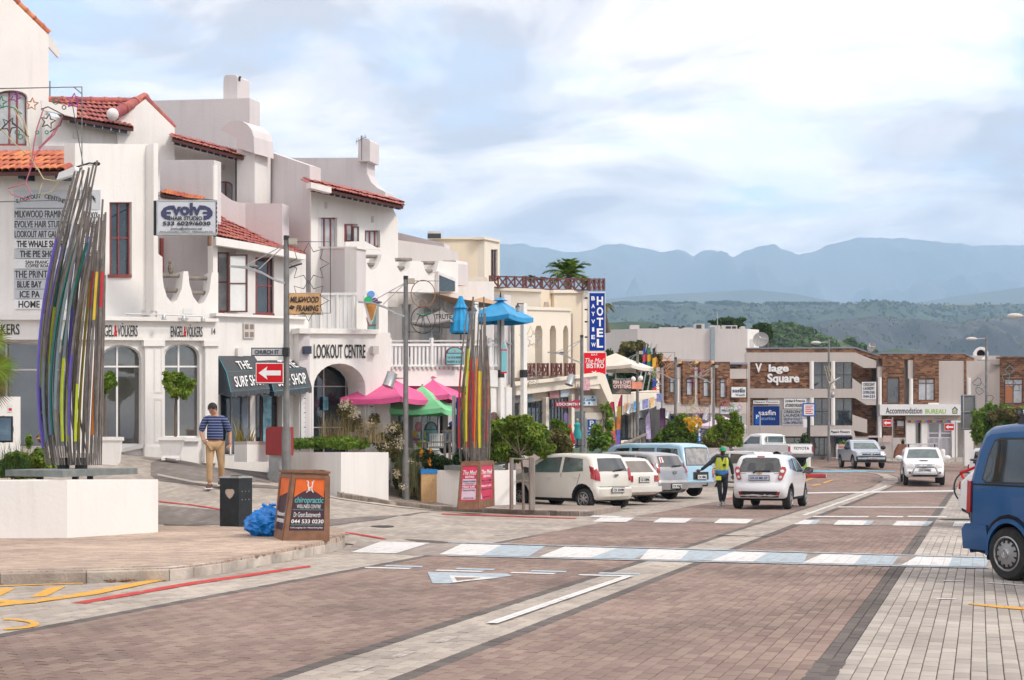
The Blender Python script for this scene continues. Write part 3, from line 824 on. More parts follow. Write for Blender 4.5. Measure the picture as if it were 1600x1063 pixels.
HM=mat('mountain_heath',(0.055,0.072,0.06),0.95,0,0.0012,c2=(0.11,0.115,0.085),detail=10)
HF=mat('far_scrub',(0.045,0.06,0.035),0.95,0,0.004,c2=(0.085,0.095,0.06),detail=10)
HP=mat('hillside_bush',(0.008,0.022,0.016),0.95,0,0.02,c2=(0.05,0.082,0.045),detail=14,bump=1.0,bscale=0.06)
HQ=mat('burnt_hillside',(0.025,0.035,0.04),0.95,0,0.012,c2=(0.08,0.08,0.085),detail=12,bump=0.8,bscale=0.03)
HG=mat('near_green_hill',(0.015,0.045,0.012),0.9,0,0.13,c2=(0.12,0.17,0.04),detail=10,bump=1.0,bscale=0.25)
ridge('mountain_range',[(200,420),(500,400),(640,395),(740,384),(785,382),(820,381.5),(850,388),(900,395.5),(930,388),(945,383),(965,381),(985,383),(1000,387),(1035,396.5),(1058,391),(1070,392),(1083,401),(1100,390),(1116,391),(1145,402),(1165,393),(1190,384.5),(1207,383),(1240,397),(1262,397),(1290,384),(1315,378),(1332,373),(1380,371),(1450,376),(1520,384),(1600,383),(1750,376),(2100,400)],9000,3400,480,HM,420,0.0017,70,460,jag=2.6)
ridge('far_hills',[(500,480),(900,476),(960,466),(1020,461),(1100,457),(1180,453),(1240,459),(1300,471),(1360,479),(1430,474),(1500,462),(1600,449),(1800,440)],5200,1500,500,HF,25,0.003,20,140,seed=5)
pl_=ridge('plateau',[(500,480),(930,477),(980,475.5),(1090,475),(1200,477),(1330,476),(1480,478),(1600,475),(1900,470)],2700,1500,620,HP,75,0.0062,60,360,seed=9)
MB().add([(((x-CX)*2715/F),2715,CZ-(y-HY)*2715/F)for x,y in ((960,476.5),(1090,474.2),(1230,475.5),(1420,476),(1600,474.5),(1600,478),(960,478))],[(0,1,2,3,4,5,6)]).build('plateau_field',mat('ripe_field',(.36,.30,.16),.9,.15,.01),kind='structure')
ridge('hill_slope',[(1130,560),(1200,520),(1300,500),(1370,494),(1420,499),(1500,505),(1600,488),(1900,470)],1750,800,640,HQ,55,0.009,50,260,seed=12)
ridge('near_hill',[(1120,560),(1168,520),(1190,515.5),(1215,511.5),(1237,511),(1262,516),(1290,523),(1318,534),(1345,546),(1380,565)],520,190,600,HG,6,0.03,24,110,seed=14)
ridge('near_hill',[(600,530),(860,515),(945,505),(985,502.5),(1020,504),(1045,510),(1075,520),(1120,540)],760,200,590,mat('dark_green_hill',(0.018,0.045,0.02),.9,0,.06,c2=(.05,.085,.03),detail=10,bump=1,bscale=.2),8,0.025,20,110,seed=15)
ridge('near_hill',[(1340,560),(1380,549),(1400,545),(1430,549),(1470,555),(1520,560),(1700,560)],900,200,600,mat('dark_green_hill',(0.018,0.045,0.02)),8,0.02,16,80,seed=16)
def scatter(o,n,size,m,name='hill_bush',seed=1,k=4):
 """bushes standing on a hillside: clumps of leafy faces at random points of its mesh"""
 g=random.Random(seed);me=o.data;nf=len(me.polygons);c_=[]
 while len(c_)<n:
  f=me.polygons[g.randrange(nf)];v=[me.vertices[i].co for i in f.vertices];q=v[0].lerp(v[1],g.random()).lerp(v[3].lerp(v[2],g.random()),g.random())+o.location
  d_=q.y;x_=CX+F*q.x/d_;y_=HY-F*(q.z-CZ)/d_
  if 780<x_<1680 and y_<600 and noise.noise(q/(size*9))>-.12:s=size*g.uniform(.5,1.3);c_.append(((q.x,q.y,q.z+s*.3),(s,s,s*.7)))
 leaf_obj(name,c_,n*k,size*.8,m,None,seed,kind='stuff',aspect=1.3,shell=.3)
from mathutils import noise
H_=[o for o in col.objects if o.name.startswith(('near_hill','plateau','hill_slope'))]
BUSH=leafmat('hill_scrub',(.015,.04,.012),(.07,.115,.03),.5)
BUSH2=leafmat('near_hill_scrub',(.04,.085,.018),(.13,.19,.04),.5)
for o,n,s in zip(H_,(3600,2000,3600,2600,600),(5.5,4,1.7,2.2,3)):scatter(o,n,s,BUSH2 if s in (1.7,2.2)else BUSH,seed=int(s*10))
i=0
for x,w,y,n in ((980,20,473.5,7),(1024,22,473,8),(1000,5,474.5,2),(1130,24,472.5,8),(1157,3,474,1),(1177,3,475,2),(1114,3,474.5,1)):
 d_=2690;cl=[]
 for k in range(n):
  q=P(x+(k-(n-1)/2)*2*w/n,y+rnd.uniform(0,1.2),d_);cl.append((tuple(q),(3.2*w/n/1.1+2,5,rnd.uniform(2.5,4.5))))
 leaf_obj('far_wood',cl,260*n,2.1,LEAFD,seed=40+i,kind='stuff');i+=1
 # ---- haze
hz=MB().box((0,3600,850),(17600,13200,1704)).build('haze',mat('haze',(1,1,1)),kind='stuff')
hm=bpy.data.materials.new('haze_air');hm.use_nodes=True;t_=hm.node_tree;t_.nodes.clear()
pvn=t_.nodes.new('ShaderNodeVolumePrincipled');pvn.inputs['Color'].default_value=(0.50,0.725,1.0,1);pvn.inputs['Density'].default_value=0.00017
pvn.inputs['Anisotropy'].default_value=0.0
t_.links.new(pvn.outputs[0],t_.nodes.new('ShaderNodeOutputMaterial').inputs['Volume'])
hz.data.materials.clear();hz.data.materials.append(hm)
hz.display_type='WIRE'
# ================================================================ WHITE BUILDINGS ON THE LEFT
def S_(name,pl,poly,m,parent,th=0.3,off=0.0,holes=(),**k):
 return MB().slab(pl,poly,th,off,holes).build(name,m,parent,**k)
tile_mesh={}
def tiles(parent,eL,eR,rL,rR,rows,cols_,m,name='roof',th=0.08,lim=None):
 """roof surface between eave and ridge corners, laid with barrel tiles; each tile is a sub-part"""
 eL,eR,rL,rR=map(Vector,(eL,eR,rL,rR))
 nz=(eR-eL).cross(rL-eL).normalized()
 if nz.z<0:nz=-nz
 f=[eL,eR,rR,rL]
 mb=MB();mb.prism([v-nz*0.02 for v in f],[v-nz*(0.02+th)for v in f]);ro=mb.build(name,UNDER,parent)
 if m not in tile_mesh:
  vs,fs=[],[]
  k=6
  for yy,sc_ in ((0,1.0),(1.12,0.86)):
   for i in range(k+1):
    a=math.pi*i/k
    vs.append((0.5-0.52*sc_*math.cos(a),yy,0.40*sc_*math.sin(a)+(0.10 if yy==0 else 0.0)))
  n=len(vs)
  fs=[(i,i+1,k+2+i,k+1+i)for i in range(k)]
  vs+=[(v[0],v[1],v[2]-0.09)for v in vs[:k+1]];fs+=[(n+i,n+i+1,i+1,i)for i in range(k)]
  tile_mesh[m]=raw('tile',vs,fs,m,True)
 me=tile_mesh[m]
 for r in range(rows):
  for c in range(cols_):
   a=eL.lerp(eR,c/cols_).lerp(rL.lerp(rR,c/cols_),r/rows)
   b=eL.lerp(eR,(c+1)/cols_).lerp(rL.lerp(rR,(c+1)/cols_),r/rows)
   u=eL.lerp(eR,c/cols_).lerp(rL.lerp(rR,c/cols_),(r+1)/rows)
   x,y=b-a,u-a;z=nz*x.length
   M=Matrix.Identity(4)
   for i in range(3):M[i][0],M[i][1],M[i][2],M[i][3]=x[i],y[i],z[i],a[i]
   jz=rnd.uniform(-.012,.012)
   inst('tile',me,ro,Matrix.Translation((0,0,jz))@M)
 return ro
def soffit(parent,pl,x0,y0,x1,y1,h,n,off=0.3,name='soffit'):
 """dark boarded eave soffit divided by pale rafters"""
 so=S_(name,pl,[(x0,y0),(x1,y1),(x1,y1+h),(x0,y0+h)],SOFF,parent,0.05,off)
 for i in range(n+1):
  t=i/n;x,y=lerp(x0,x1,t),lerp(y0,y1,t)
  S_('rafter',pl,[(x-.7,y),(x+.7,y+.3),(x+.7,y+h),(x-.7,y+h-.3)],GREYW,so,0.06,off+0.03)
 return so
def ridgecap(parent,a,b,r,n,m,name='ridge_cap'):
 a,b=Vector(a),Vector(b);pts,rr=[],[]
 for i in range(n):
  for t,k in ((0,1.16),(0.16,1.1),(0.2,0.96),(0.98,0.98)):
   pts.append(a.lerp(b,(i+t)/n));rr.append(r*k)
 return MB().tube(pts,rr,10).build(name,m,parent,smooth=True)
 # ---- tall gabled house, far left
PA=Pl(-60,36.0,75,37.4)
hA=thing('gabled_house','tall white gabled house at the far left with an orange tiled verge','house',PA.p(0,300)*1.0)
hA.location.z=1.2
S_('wall',PA,[(-240,-15),(-120,-133),(20,0),(76,55),(76,330),(-240,330)],WHITE,hA,1.2,holes=[arch(-8,43,141,152,232)])
ridgecap(hA,PA.p(-120,-136,-.1),PA.p(76,53,-.1),0.11,15,TILE2,'verge_cap')
S_('bargeboard',PA,[(76,56),(80,58),(94,82),(91,90),(76,73)],WHITE2,hA,0.1,-.15)
window(PA,arch(-8,43,141,152,228),hA,REDW,3.2,(15,27),(),GLASS_L,-0.12)
MB().tube([PA.p(78,150,-.5),PA.p(78,127,-.5)],.02,5).build('aerial',POLE,hA)
# ---- small house with gable behind the corner block
PB=Pl(60,35.6,275,37.6)
hB=thing('tiled_house','white house with a red tiled hip roof and thick rounded ridge behind the corner block','house',PB.p(150,300));hB.location.z=1.3
tiles(hB,PB.p(98,181,.45),PB.p(209,200,.45),PB.p(74,157,-2.3),PB.p(200,160,-2.3),5,15,TILE)
ridgecap(hB,PB.p(74,156,-2.2),PB.p(206,158,-2.2),.10,6,TILE)
S_('fascia',PB,[(64,157),(120,168),(120,184),(66,172)],WHITE2,hB,.08,.55)
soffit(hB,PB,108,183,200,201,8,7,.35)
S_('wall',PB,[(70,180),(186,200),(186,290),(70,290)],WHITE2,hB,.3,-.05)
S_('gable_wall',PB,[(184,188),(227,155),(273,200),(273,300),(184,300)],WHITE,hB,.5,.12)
ridgecap(hB,PB.p(176,179,.5),PB.p(228,152,-.3),.14,3,TILE)
ridgecap(hB,PB.p(226,151,-.05),PB.p(273,200,-.05),.085,5,TILE,'verge_cap')
MB().ell(PB.p(176,179,.55),(.17,.17,.17)).build('ridge_end',WHITE2,hB,smooth=True)
S_('vent',PB,rect(115,206,121,215),GREYW,hB,.05,.02)
# ---- corner block: directory wall, estate agency shopfront, notched balcony
FL,FR=Pl(-60,33.0,117,31.4),Pl(117,31.4,245,33.2)
GL,G1=Pl(-60,32.5,115,30.9),Pl(115,30.9,340,33.3)
hC=thing('corner_building','white plastered corner building with an estate agency shopfront and a notched balcony wall','building',G1.p(230,720));hC.location.z=1.1
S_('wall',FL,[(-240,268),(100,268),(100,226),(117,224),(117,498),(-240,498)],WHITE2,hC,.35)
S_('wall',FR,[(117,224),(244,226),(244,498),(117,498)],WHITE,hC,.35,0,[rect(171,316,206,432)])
S_('roof_ledge',FL,rect(-240,228,101,243),WHITE_SHADE,hC,.3,-1.6)
tiles(hC,FL.p(-240,271,.5),FL.p(99,268,.5),FL.p(-240,243,-1.3),FL.p(101,242,-1.3),4,34,TILE2)
S_('bargeboard',FL,[(88,281),(92,270),(116,260),(119,266),(117,272)],TRIM,hC,.12,.5)
for x in (28,86):S_('bracket',FL,rect(x,270,x+9,279),SOFF,hC,.35,.35)
fin=S_('pilaster',FR,rect(240,224,247,486),WHITE,hC,.45,.32)
S_('pilaster_foot',FR,rect(229,484,239,490),WHITE2,hC,.2,.2)
window(FR,rect(171,316,203,432),hC,REDW,2.6,(185,),(372,),GLASS,-.1,sill=(170,206,429,434,REDW))
window(FL,rect(-40,316,6,430),hC,REDW,2.6,(-18,),(372,),GLASS,-.02)
# balcony recess
PR=Pl(240,36.2,345,35.3);PW=Pl(248,35.0,335,34.2);U2=Pl(245,33.2,341,34.3)
S_('recess_wall',PR,rect(246,300,338,500),WHITE_SHADE,hC,.2)
S_('party_wall',PW,rect(250,250,334,345),WHITE_SHADE,hC,.3)
tiles(hC,PW.p(250,303,.28),PW.p(314,315,.28),PW.p(250,297,.02),PW.p(306,307,.02),1,13,TILE2)
S_('soffit_board',PW,[(250,303),(314,314),(314,340),(250,340)],WHITE,hC,.1,.2)
S_('post',U2,rect(333,258,340,430),WHITE,hC,.3,0.0)
notch=[(245,395),(254,402),(254,432),(256,448),(261,464),(269,474),(277,469),(284,452),(287,424),(294,424),(296,444),(302,464),(311,476),(319,473),(327,456),(331,426),(341,426),(341,498),(245,498)]
S_('balcony_wall',U2,notch,WHITE,hC,.4,.05)
tb=lambda pl,x0,x1,y,o:MB().tube([pl.p(x0,y,o),pl.p(x1,y,o)],.055,8)
for x0,x1,y in ((253,283,431),(256,280,454.5),(293,322,435),(298,320,458)):tb(U2,x0,x1,y,-.2).build('timber_rail',WOODG,hC)
orn=MB().ell(U2.p(267,420,-.2),(.085,.085,.15)).ell(U2.p(267,411,-.2),(.065,.065,.07)).build('stone_ornament',mat('rough_stone',(.25,.22,.19),.9,.4,20,bump=.8),None,label='small rough stone ornament perched on the balcony timber rail',cat='ornament')
tb(U2,249,249,398,-.5).build('downpipe',REDW,hC)
S_('door_frame',PR,rect(249,372,252,425),REDW,hC,.1,.1)
S_('bracket',U2,rect(327,366,331,384),BROWNW,hC,.1,.25)
# shopfront
S_('cornice',G1,[(112,493),(342,498),(342,503),(112,500)],WHITE,hC,.55,.28)
S_('fascia',G1,[(113,500),(341,503),(341,532.5),(113,531)],WHITE,hC,.5,.14)
A_,B_=arch(157,221,539,560,696),arch(255,312,537,556,684)
S_('shop_wall',G1,rect(113,530,341,735),WHITE,hC,.35,0,[A_,B_])
for q,vb in ((A_,183),(B_,279)):window(G1,q,hC,TRIM,2.6,(vb,),(573,),GLASS_G,-.12,bw=2.6,name='shop_window')
for x0,x1 in ((227,256),(321,341)):
 S_('pilaster',G1,rect(x0,531,x1,722),WHITE,hC,.2,.12)
 S_('plinth',G1,rect(x0-1,698,x1+1,724),WHITE,hC,.2,.17)
 S_('capital',G1,rect(x0-2,532,x1+2,541),WHITE,hC,.2,.18)
for y0,y1 in ((540,614),(622,692)):S_('panel_moulding',G1,rect(241,y0,254,y1),WHITE2,hC,.1,.135,[rect(243,y0+3,252,y1-3)])
S_('sill',G1,[(185,702),(224,694),(224,700),(185,708)],WHITE2,hC,.2,.12);S_('sill',G1,rect(258,684,314,690),WHITE2,hC,.2,.12)
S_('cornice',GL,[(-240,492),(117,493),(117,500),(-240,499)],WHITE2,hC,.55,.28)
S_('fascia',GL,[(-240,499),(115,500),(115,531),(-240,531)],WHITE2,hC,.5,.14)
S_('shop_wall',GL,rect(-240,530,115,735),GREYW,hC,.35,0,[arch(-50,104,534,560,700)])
window(GL,arch(-50,104,534,560,700),hC,GREYW,3,(10,66),(578,),GLASS_G,-.15,name='shop_window')
for s,pl,r in (('ENGEL & VOLKERS',GL,(-78,507,30,523)),('ENGEL',G1,(152,508,178,526)),('VÖLKERS',G1,(184,504.5,215,526)),('ENGEL',G1,(267,510,287,526.5)),('VÖLKERS',G1,(291.5,507,316.5,526.5)),('14',G1,(331,513,336.5,522.5))):
 text(s,hC,pl,r,INK,.155,.0)
for r in ((178.5,508,183.5,526),(287.2,510,291.2,526.5)):text('&',hC,G1,r,REDL,.155,.02)
lt=MB().tube([G1.p(197,491,.5),G1.p(260,492,.5),G1.p(319,495,.5)],.015,6).build('lamp_rail',STEEL,hC)
for x,y in ((256,495),(287,497),(317,498)):
 MB().lathe([(.02,.06),(.05,0),(.06,-.07)],c=G1.p(x,y,.5),n=10).build('spotlight',STEEL,lt)
MB().box(G1.p(293,487,.4),(.22,.15,.13),rz=.4).build('floodlight',TRIM,hC)
MB().tube([FR.p(117,262,.1),FR.p(140,255,.5),FR.p(148,256,.6)],.02,6).ell(FR.p(151,256,.6),(.09,.07,.05)).build('wall_camera',BLACK,hC,smooth=True)
# directory boards
def dirboard(pl,head,rows,x0,x1,label):
 t=thing('directory_board',label,'sign',pl.p((x0+x1)/2,484));
 hd=S_('header_panel',pl,rect(x0,head[0],x1,head[1]),BOARDG,t,.03,.05)
 n=len('LOOKOUT CENTRE')
 for i,ch in enumerate('LOOKOUT CENTRE'):
  if ch==' ':continue
  u=i/(n-1);xx=lerp(x0+4,x1-9,u);yy=head[0]+17-7.5*math.sin(math.pi*u);wq=(x1-x0)/17
  text(ch,hd,pl,(xx,yy-4,xx+wq,yy+2.5),INK,.055)
 for y0,y1,s,xa,xb,bold,m in rows:
  p_=S_('name_panel',pl,rect(x0,y0,x1,y1),m,t,.03,.05)
  lines=s.split('|');k=len(lines)
  for j,l in enumerate(lines):
   a=y0+2.2+(y1-y0-3)*j/k;b=y0+1.6+(y1-y0-3.4)*(j+1)/k
   text(l,p_,pl,(xa,a,xb,b),INK,.055,bold)
 return t
dirboard(FL,(298,325),[(327,342,'MILKWOOD FRAMING',23,104,0,BOARDG),(343,357.5,'EVOLVE HAIR STUDIO',23,105,0,BOARDG),(358.5,373,'LOOKOUT ART GALLERY',23,105,0,BOARDG),(374,388.5,'THE WHALE SHOP',26,99,.02,BOARD),
(389.5,404,'THE PIE SHOP',31,90,.01,BOARDG),(405,420,'SAN FRANC|COFFEE ROA',40,76,0,BOARD),(421,436,'THE PRINT',23,74,0,BOARDG),(437,451.5,'BLUE BAY',27,65,.01,BOARDG),(452.5,467,'ICE PA',31,62,.01,BOARDG),(468,483,'HOME',29,62,.01,BOARD)],22,106,'tall board of shop names on the shaded wall under the orange eave')
dirboard(FR,(297,328),[(329,343,'BOOK NOOK',131,153,0,BOARD),(344,358,'E BONES',129,152,0,BOARD),(359,373,'ICE CT',129,152,0,BOARD),(374,388,'F PRAT',129,152,0,BOARD),(389,403,'PET NGES',129,153,0,BOARD),(404,418,'THE SURF',128,153,0,BOARD)],125,157,'narrow board of shop names on the sunlit wall behind the tall sculpture')
# hair studio sign on its brackets
PEv=Pl(240,31.2,345,31.7)
ev=thing('hanging_sign','white hair studio sign projecting over the estate agency from a pilaster','sign',PEv.p(292,366))
S_('panel',PEv,rect(246,315,337,364),mat('pale_grey_sign',(.56,.58,.63),.35,.03),ev,.14)
S_('frame',PEv,rect(244.5,312.5,339.5,367),STEEL,ev,.18,.01,[rect(246.5,315,337.5,364.5)])
for s,r,m,b in (('volv',(268,317,315,337),NAVY,.045),('HAIR STUDIO',(267,338,316,344.5),INK,.02),('533 6029/6030',(254.5,346,329,352.5),INK,.03),('evolve@telkomsa.net',(267,355,316,360),INK,0),('PAUL MITCHELL · JOICO · MOROCCAN OIL',(250,361,333,363.6),INK,0)):text(s,ev,PEv,r,m,.02,b)
for cx,sg in ((262,1),(322,-1)):
 o_=[(cx+sg*11,321),(cx+sg*2,321.5),(cx-sg*6,325),(cx-sg*10.5,331),(cx-sg*10,337),(cx-sg*5,342),(cx+sg*3,344),(cx+sg*4,344),(cx+sg*4,337),(cx-sg*1,337),(cx-sg*2.5,334.5),(cx+sg*5,334.5),(cx+sg*5,331),(cx-sg*2.5,331),(cx-sg*1,328),(cx+sg*4,327.5),(cx+sg*9,327.5)]
 S_('emblem',PEv,o_,NAVY,ev,.012,.016)
for i in range(7):S_('side_letter',PEv,rect(338.0,316+i*7,339.3,320+i*7),INK,ev,.02,.025)
MB().bar(PEv.p(242,314,-.05),PEv.p(242,368,-.05),.05).bar(PEv.p(337,313,-.2),FR.p(244,306),.02).build('bracket',BLACK,ev)
# ---- surf shop block
PC,PCg=Pl(338,34.6,452,36.4),Pl(338,33.9,470,35.9)
hD=thing('surf_shop_building','white two storey block with red tiled lean-to roof above the surf shop','building',PCg.p(400,720));hD.location.z=.9
S_('wall',PC,[(338,376),(478,400),(478,500),(338,500)],WHITE2,hD,.3,0,[rect(339,394,368,488),rect(399,402,428,492)])
tiles(hD,PC.p(336,368,.5),PC.p(476,399,.5),PC.p(336,328,-2.6),PC.p(476,392,-2.6),8,26,TILE)
S_('fascia',PC,[(338,370),(400,381),(450,391),(478,398),(478,406),(450,402),(400,392),(338,383)],WHITE,hD,.15,.55)
S_('party_wall',Pl(336,37.4,446,36.7),rect(337,318,441,400),WHITE_SHADE,hD,.4)
window(PC,rect(339,394,358,488),hD,REDW,2.4,(),(441,),GLASS_L,-.06)
window(PC,rect(357.5,397.5,387,488),hD,BRWN,2.2,(),(443,),mat('white_blind',(.70,.71,.70),.5,.04),.35,name='casement')
window(PC,rect(399,402,428,491),hD,REDW,2.6,(420,),(447,),GLASS,-.06,sill=(397,429,490,495,REDW))
S_('sill',PC,[(338,487),(350,487),(354,496),(338,496)],REDW,hD,.3,.2)
S_('shop_wall',PCg,[(338,492),(482,496),(482,745),(338,730)],WHITE,hD,.3,0,[rect(343,590,391,712),rect(399,590,441,720)])
S_('string_course',PCg,[(338,489),(482,496),(482,499),(338,494)],WHITE,hD,.3,.15)
window(PCg,rect(343,590,391,712),hD,GREYW,2,(362,),(612,),GLASS,-.2,name='shop_door')
window(PCg,rect(399,590,441,720),hD,BRWN,2,(408,432),(612,),GLASS,-.2,name='shop_window')
S_('poster',PCg,rect(411,620,424,690),mat('pale_blue_poster',(.22,.42,.5),.5,.5,6),hD,.02,-.19)
vg=S_('vent',PCg,rect(381,505,398,529),GREYW,hD,.06,.05)
for i in range(2):
 for j in range(2):S_('grille',PCg,rect(383+i*8,507+j*12,388.5+i*8,514.5+j*12),mat('vent_brown',(.25,.2,.16),.7),vg,.02,.06)
S_('wall_box',PCg,rect(372,544,380,557),WHITE2,hD,.2,.12)
AWN=mat('charcoal_awning_canvas',(0.065,0.072,0.082),.75,.25,3,stretch=(9,9,1))
AWNS=mat('navy_awning_side',(0.028,0.04,0.06),.75,.2,3)
def awning(pl,t,m_,b,wl,label):
 o=thing('awning',label,'awning',pl.p(*t[0],0.02),'charcoal shop awnings')
 T0,T1=pl.p(*t[0],.05),pl.p(*t[1],.05);M0,M1=pl.p(*m_[0],.65),pl.p(*m_[1],.65);B0,B1=pl.p(*b[0],1.1),pl.p(*b[1],1.1)
 V0,V1=B0-Vector((0,0,.14)),B1-Vector((0,0,.14));W0,W1=pl.p(*wl,.02),None
 W1=T1+(W0-T0)
 def skin(q,n=.012):q=[Vector(v)for v in q];nn=(q[1]-q[0]).cross(q[2]-q[0]).normalized()*n;return MB().prism(q,[v-nn for v in q])
 skin([T0,T1,M1,M0]).build('top_cloth',AWN,o);skin([M0,M1,B1,B0]).build('front_cloth',AWN,o)
 n_=12
 for i in range(n_):
  a,c=B0.lerp(B1,i/n_),B0.lerp(B1,(i+.96)/n_);d_=Vector((0,0,.12+.03*(i%2)))
  skin([a,c,c-d_,a-d_]).build('valance_flap',AWN,o)
 skin([T0,M0,B0,V0,W0]).build('side_cloth',AWNS,o);skin([T1,M1,B1,V1,W1]).build('side_cloth',AWNS,o)
 MB().tube([W0,B0,B1,W1],.015,6).tube([T0,M0,B0],.014,6).tube([M0,M1],.014,6).build('piping',mat('teal_piping',(.03,.28,.32),.6),o)
 off=-rloc(o);nn=pl.n*.05+Vector((0,0,.03))
 q=lambda s,t_,A,B,C,D:(A.lerp(B,s).lerp(C.lerp(D,s),t_)+off+nn)
 return o,q,(T0,T1,M0,M1),(M0,M1,B0,B1)
a1,q,up,lo=awning(PCg,[(341,557),(397,557)],[(354,582),(411,578)],[(361,613),(421,607)],(341,616),'charcoal surf shop awning nearer the estate agency')
def on(q,pn,x0,x1,t0,t1):A,B,C,D=pn;return (q(x0,t1,A,B,C,D),q(x1,t1,A,B,C,D),q(x0,t0,A,B,C,D))
text('THE',a1,on(q,up,.34,.68,.42,.95),None,WHL,0,.005);text('SURF SHOP',a1,on(q,lo,.12,.90,.30,.84),None,WHL,0,.005)
PC2=Pl(384,34.9,490,36.6)
a2,q,up,lo=awning(PC2,[(387,556),(466,557)],[(420,580),(478,576)],[(428,612),(487,605)],(392,610),'charcoal surf shop awning partly behind the one way arrow sign')
text('THE',a2,on(q,up,.42,.80,.42,.95),None,WHL,0,.005);text('SURF SHOP',a2,on(q,lo,.12,.88,.30,.84),None,WHL,0,.005)
for i,(lab,x)in enumerate((('tall grey surfboard leaning inside the surf shop doorway',383),)):
 o_=[(x+5*math.sin(t)*(1 if t<math.pi else 1),650-45*math.cos(t))for t in np.linspace(0,2*math.pi,16)[:-1]]
 S_('surfboard',PCg,o_,mat('grey_blue_board',(.16,.19,.24),.35,.1),None,.06,.28,label=lab,cat='surfboard')
 # ---- white terrace house behind, lilac shade put into its wall colour
PDb,PDe,PDw=Pl(236,41.0,392,39.6),Pl(270,37.4,423,39.4),Pl(268,37.9,410,39.7)
hE=thing('terrace_house','white and lilac terrace house with barrel vault and rounded chimney above the surf shop','house',PDw.p(340,300));hE.location.z=1.0
S_('gable_wall',PDb,[(236,157.5),(390,153.5),(390,330),(236,330)],WHITE_SHADE,hE,.55)
ch=S_('chimney',Pl(345,40.6,375,40.3),[(349,156),(349,127),(350,120),(353,117.5),(367,117),(371,120),(371,156)],WHITE_SHADE,hE,.62)
S_('flue_opening',Pl(371,40.3,380,40.8),[(374,127),(374,121),(376,119),(378,123),(378,127)],DARK,ch,.05,.03)
va=[(345,203),(349,198),(355,193),(363,189.5),(371,188.5),(379,190),(387,195),(393,203),(396.5,214),(397.5,240),(370,231),(370,217)]
S_('barrel_vault',Pl(340,38.3,400,37.5),va,WHITE_SHADE,hE,.8)
S_('vault_pier',Pl(366,38.2,400,37.8),rect(370,231,398,330),WHITE2,hE,.7)
tiles(hE,PDe.p(270,216,.75),PDe.p(422,256,.75),PDe.p(270,209,-.2),PDe.p(422,248,-.2),2,30,TILE)
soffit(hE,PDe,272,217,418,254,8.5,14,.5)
S_('wall',PDw,[(268,222),(408,254),(408,335),(268,335)],WHITE2,hE,.3,0,[arch(337,365,283,291,318)])
window(PDw,arch(337,365,283,291,318),hE,REDW,2.2,(353,),(),GLASS_L,-.08)
S_('curved_parapet',Pl(333,36.9,410,37.2),[(334,292),(342,297),(352,306),(362,313),(375,317),(408,318),(408,360),(334,360)],WHITE_SHADE,hE,.25)
for y,x in ((262,349),):S_('vent',PDw,rect(x-2.5,y-4,x+2.5,y+4),GREYW,hE,.05,.03)
MB().tube([PDw.p(369.5,250,.1),PDw.p(369.5,318,.1)],.035,6).build('downpipe',mat('dark_pipe',(.06,.06,.065)),hE)
# ---- lookout centre block: tall white flank coloured as in shade, upper floor with red windows, notched parapet and arched entrance
PE,PEw,PEp=Pl(400,38.9,486,37.6),Pl(486,37.6,628,40.6),Pl(440,43.2,590,41.8)
hF=thing('lookout_centre','white three storey centre with arched entrance, notched parapet and red framed upper windows','building',PE.p(470,700));hF.location.z=.7
S_('flank_wall',PE,[(405,232),(484,259),(484,480),(405,480)],WHITE_SHADE,hF,.45)
S_('wall',PEw,[(486,284),(600,312),(607,312),(622,342),(622,480),(486,480)],WHITE,hF,.3,0,[rect(497,340,527,388),rect(540,350,559,379),rect(570,360,594,387)])
S_('ridge_wall',PEp,[(444,247),(574,246.5),(574,272),(580,285),(590,294),(602,300),(602,330),(444,330)],WHITE_SHADE,hF,.5)
S_('chimney',Pl(555,41.9,580,41.7),[(559,252),(560,222),(563,218),(575,217),(578,220),(578,252)],WHITE_SHADE,hF,.65)
ae=MB().tube([PEp.p(565,250,.5),PEp.p(565,212,.5)],.018,5).tube([PEp.p(556,222,.5),PEp.p(572,214,.5)],.012,5)
for i in range(5):ae.tube([PEp.p(557+i*3.4,217-i*1.7,.3),PEp.p(557+i*3.4,226-i*1.7,.7)],.008,4)
ae.build('aerial',POLE,hF)
tiles(hF,PEw.p(484,289,.75),PEw.p(631,322,.75),PEw.p(484,280,-.3),PEw.p(631,314,-.3),2,30,TILE)
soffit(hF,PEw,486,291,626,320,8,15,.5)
S_('gutter_box',PEw,[(486,285),(518,293),(518,302),(486,294)],WHITE2,hF,.2,.95)
window(PEw,rect(497,340,527,388),hF,REDW,2.2,(507,517),(),GLASS_L,-.08)
window(PEw,rect(540,350,552,378),hF,REDW,2.2,(),(),GLASS_L,.05,name='casement');window(PEw,rect(552,354,561,379),hF,BRWN,1.4,(),(),GLASS_L,.3,name='casement')
window(PEw,rect(570,360,594,386),hF,REDW,2.0,(578,586),(),GLASS_L,-.08)
for x,y in ((510,321),(583,343)):S_('vent',PEw,rect(x-1.5,y-5,x+1.5,y+5),GREYW,hF,.04,.03)
PFl,PF=Pl(486,38.2,557,36.9),Pl(557,36.9,716,40.6)
S_('parapet_flank',PFl,rect(489,387,557,470),WHITE_SHADE,hF,.35)
S_('parapet_cap',PFl,rect(489,385.5,557.5,388.5),WHITE,hF,.4,.03)
nt2=[(557,386),(566,387),(569,392),(571,405),(576,418),(582,424),(588,420),(594,408),(597,398),(606,399),(616,401),(619,414),(625,425),(631,428),(637,421),(642,408),(655,408),(661,410),(664,422),(670,431),(676,432),(682,424),(686,408),(716,410),(716,458),(606,456),(606,560),(557,560)]
S_('notched_parapet',PF,nt2,WHITE,hF,.45,0,[rect(574,470,592,556)])
S_('balcony_back_wall',PF,[(600,372),(690,385),(716,395),(716,440),(600,440)],GREYW,hF,.2,-1.6)
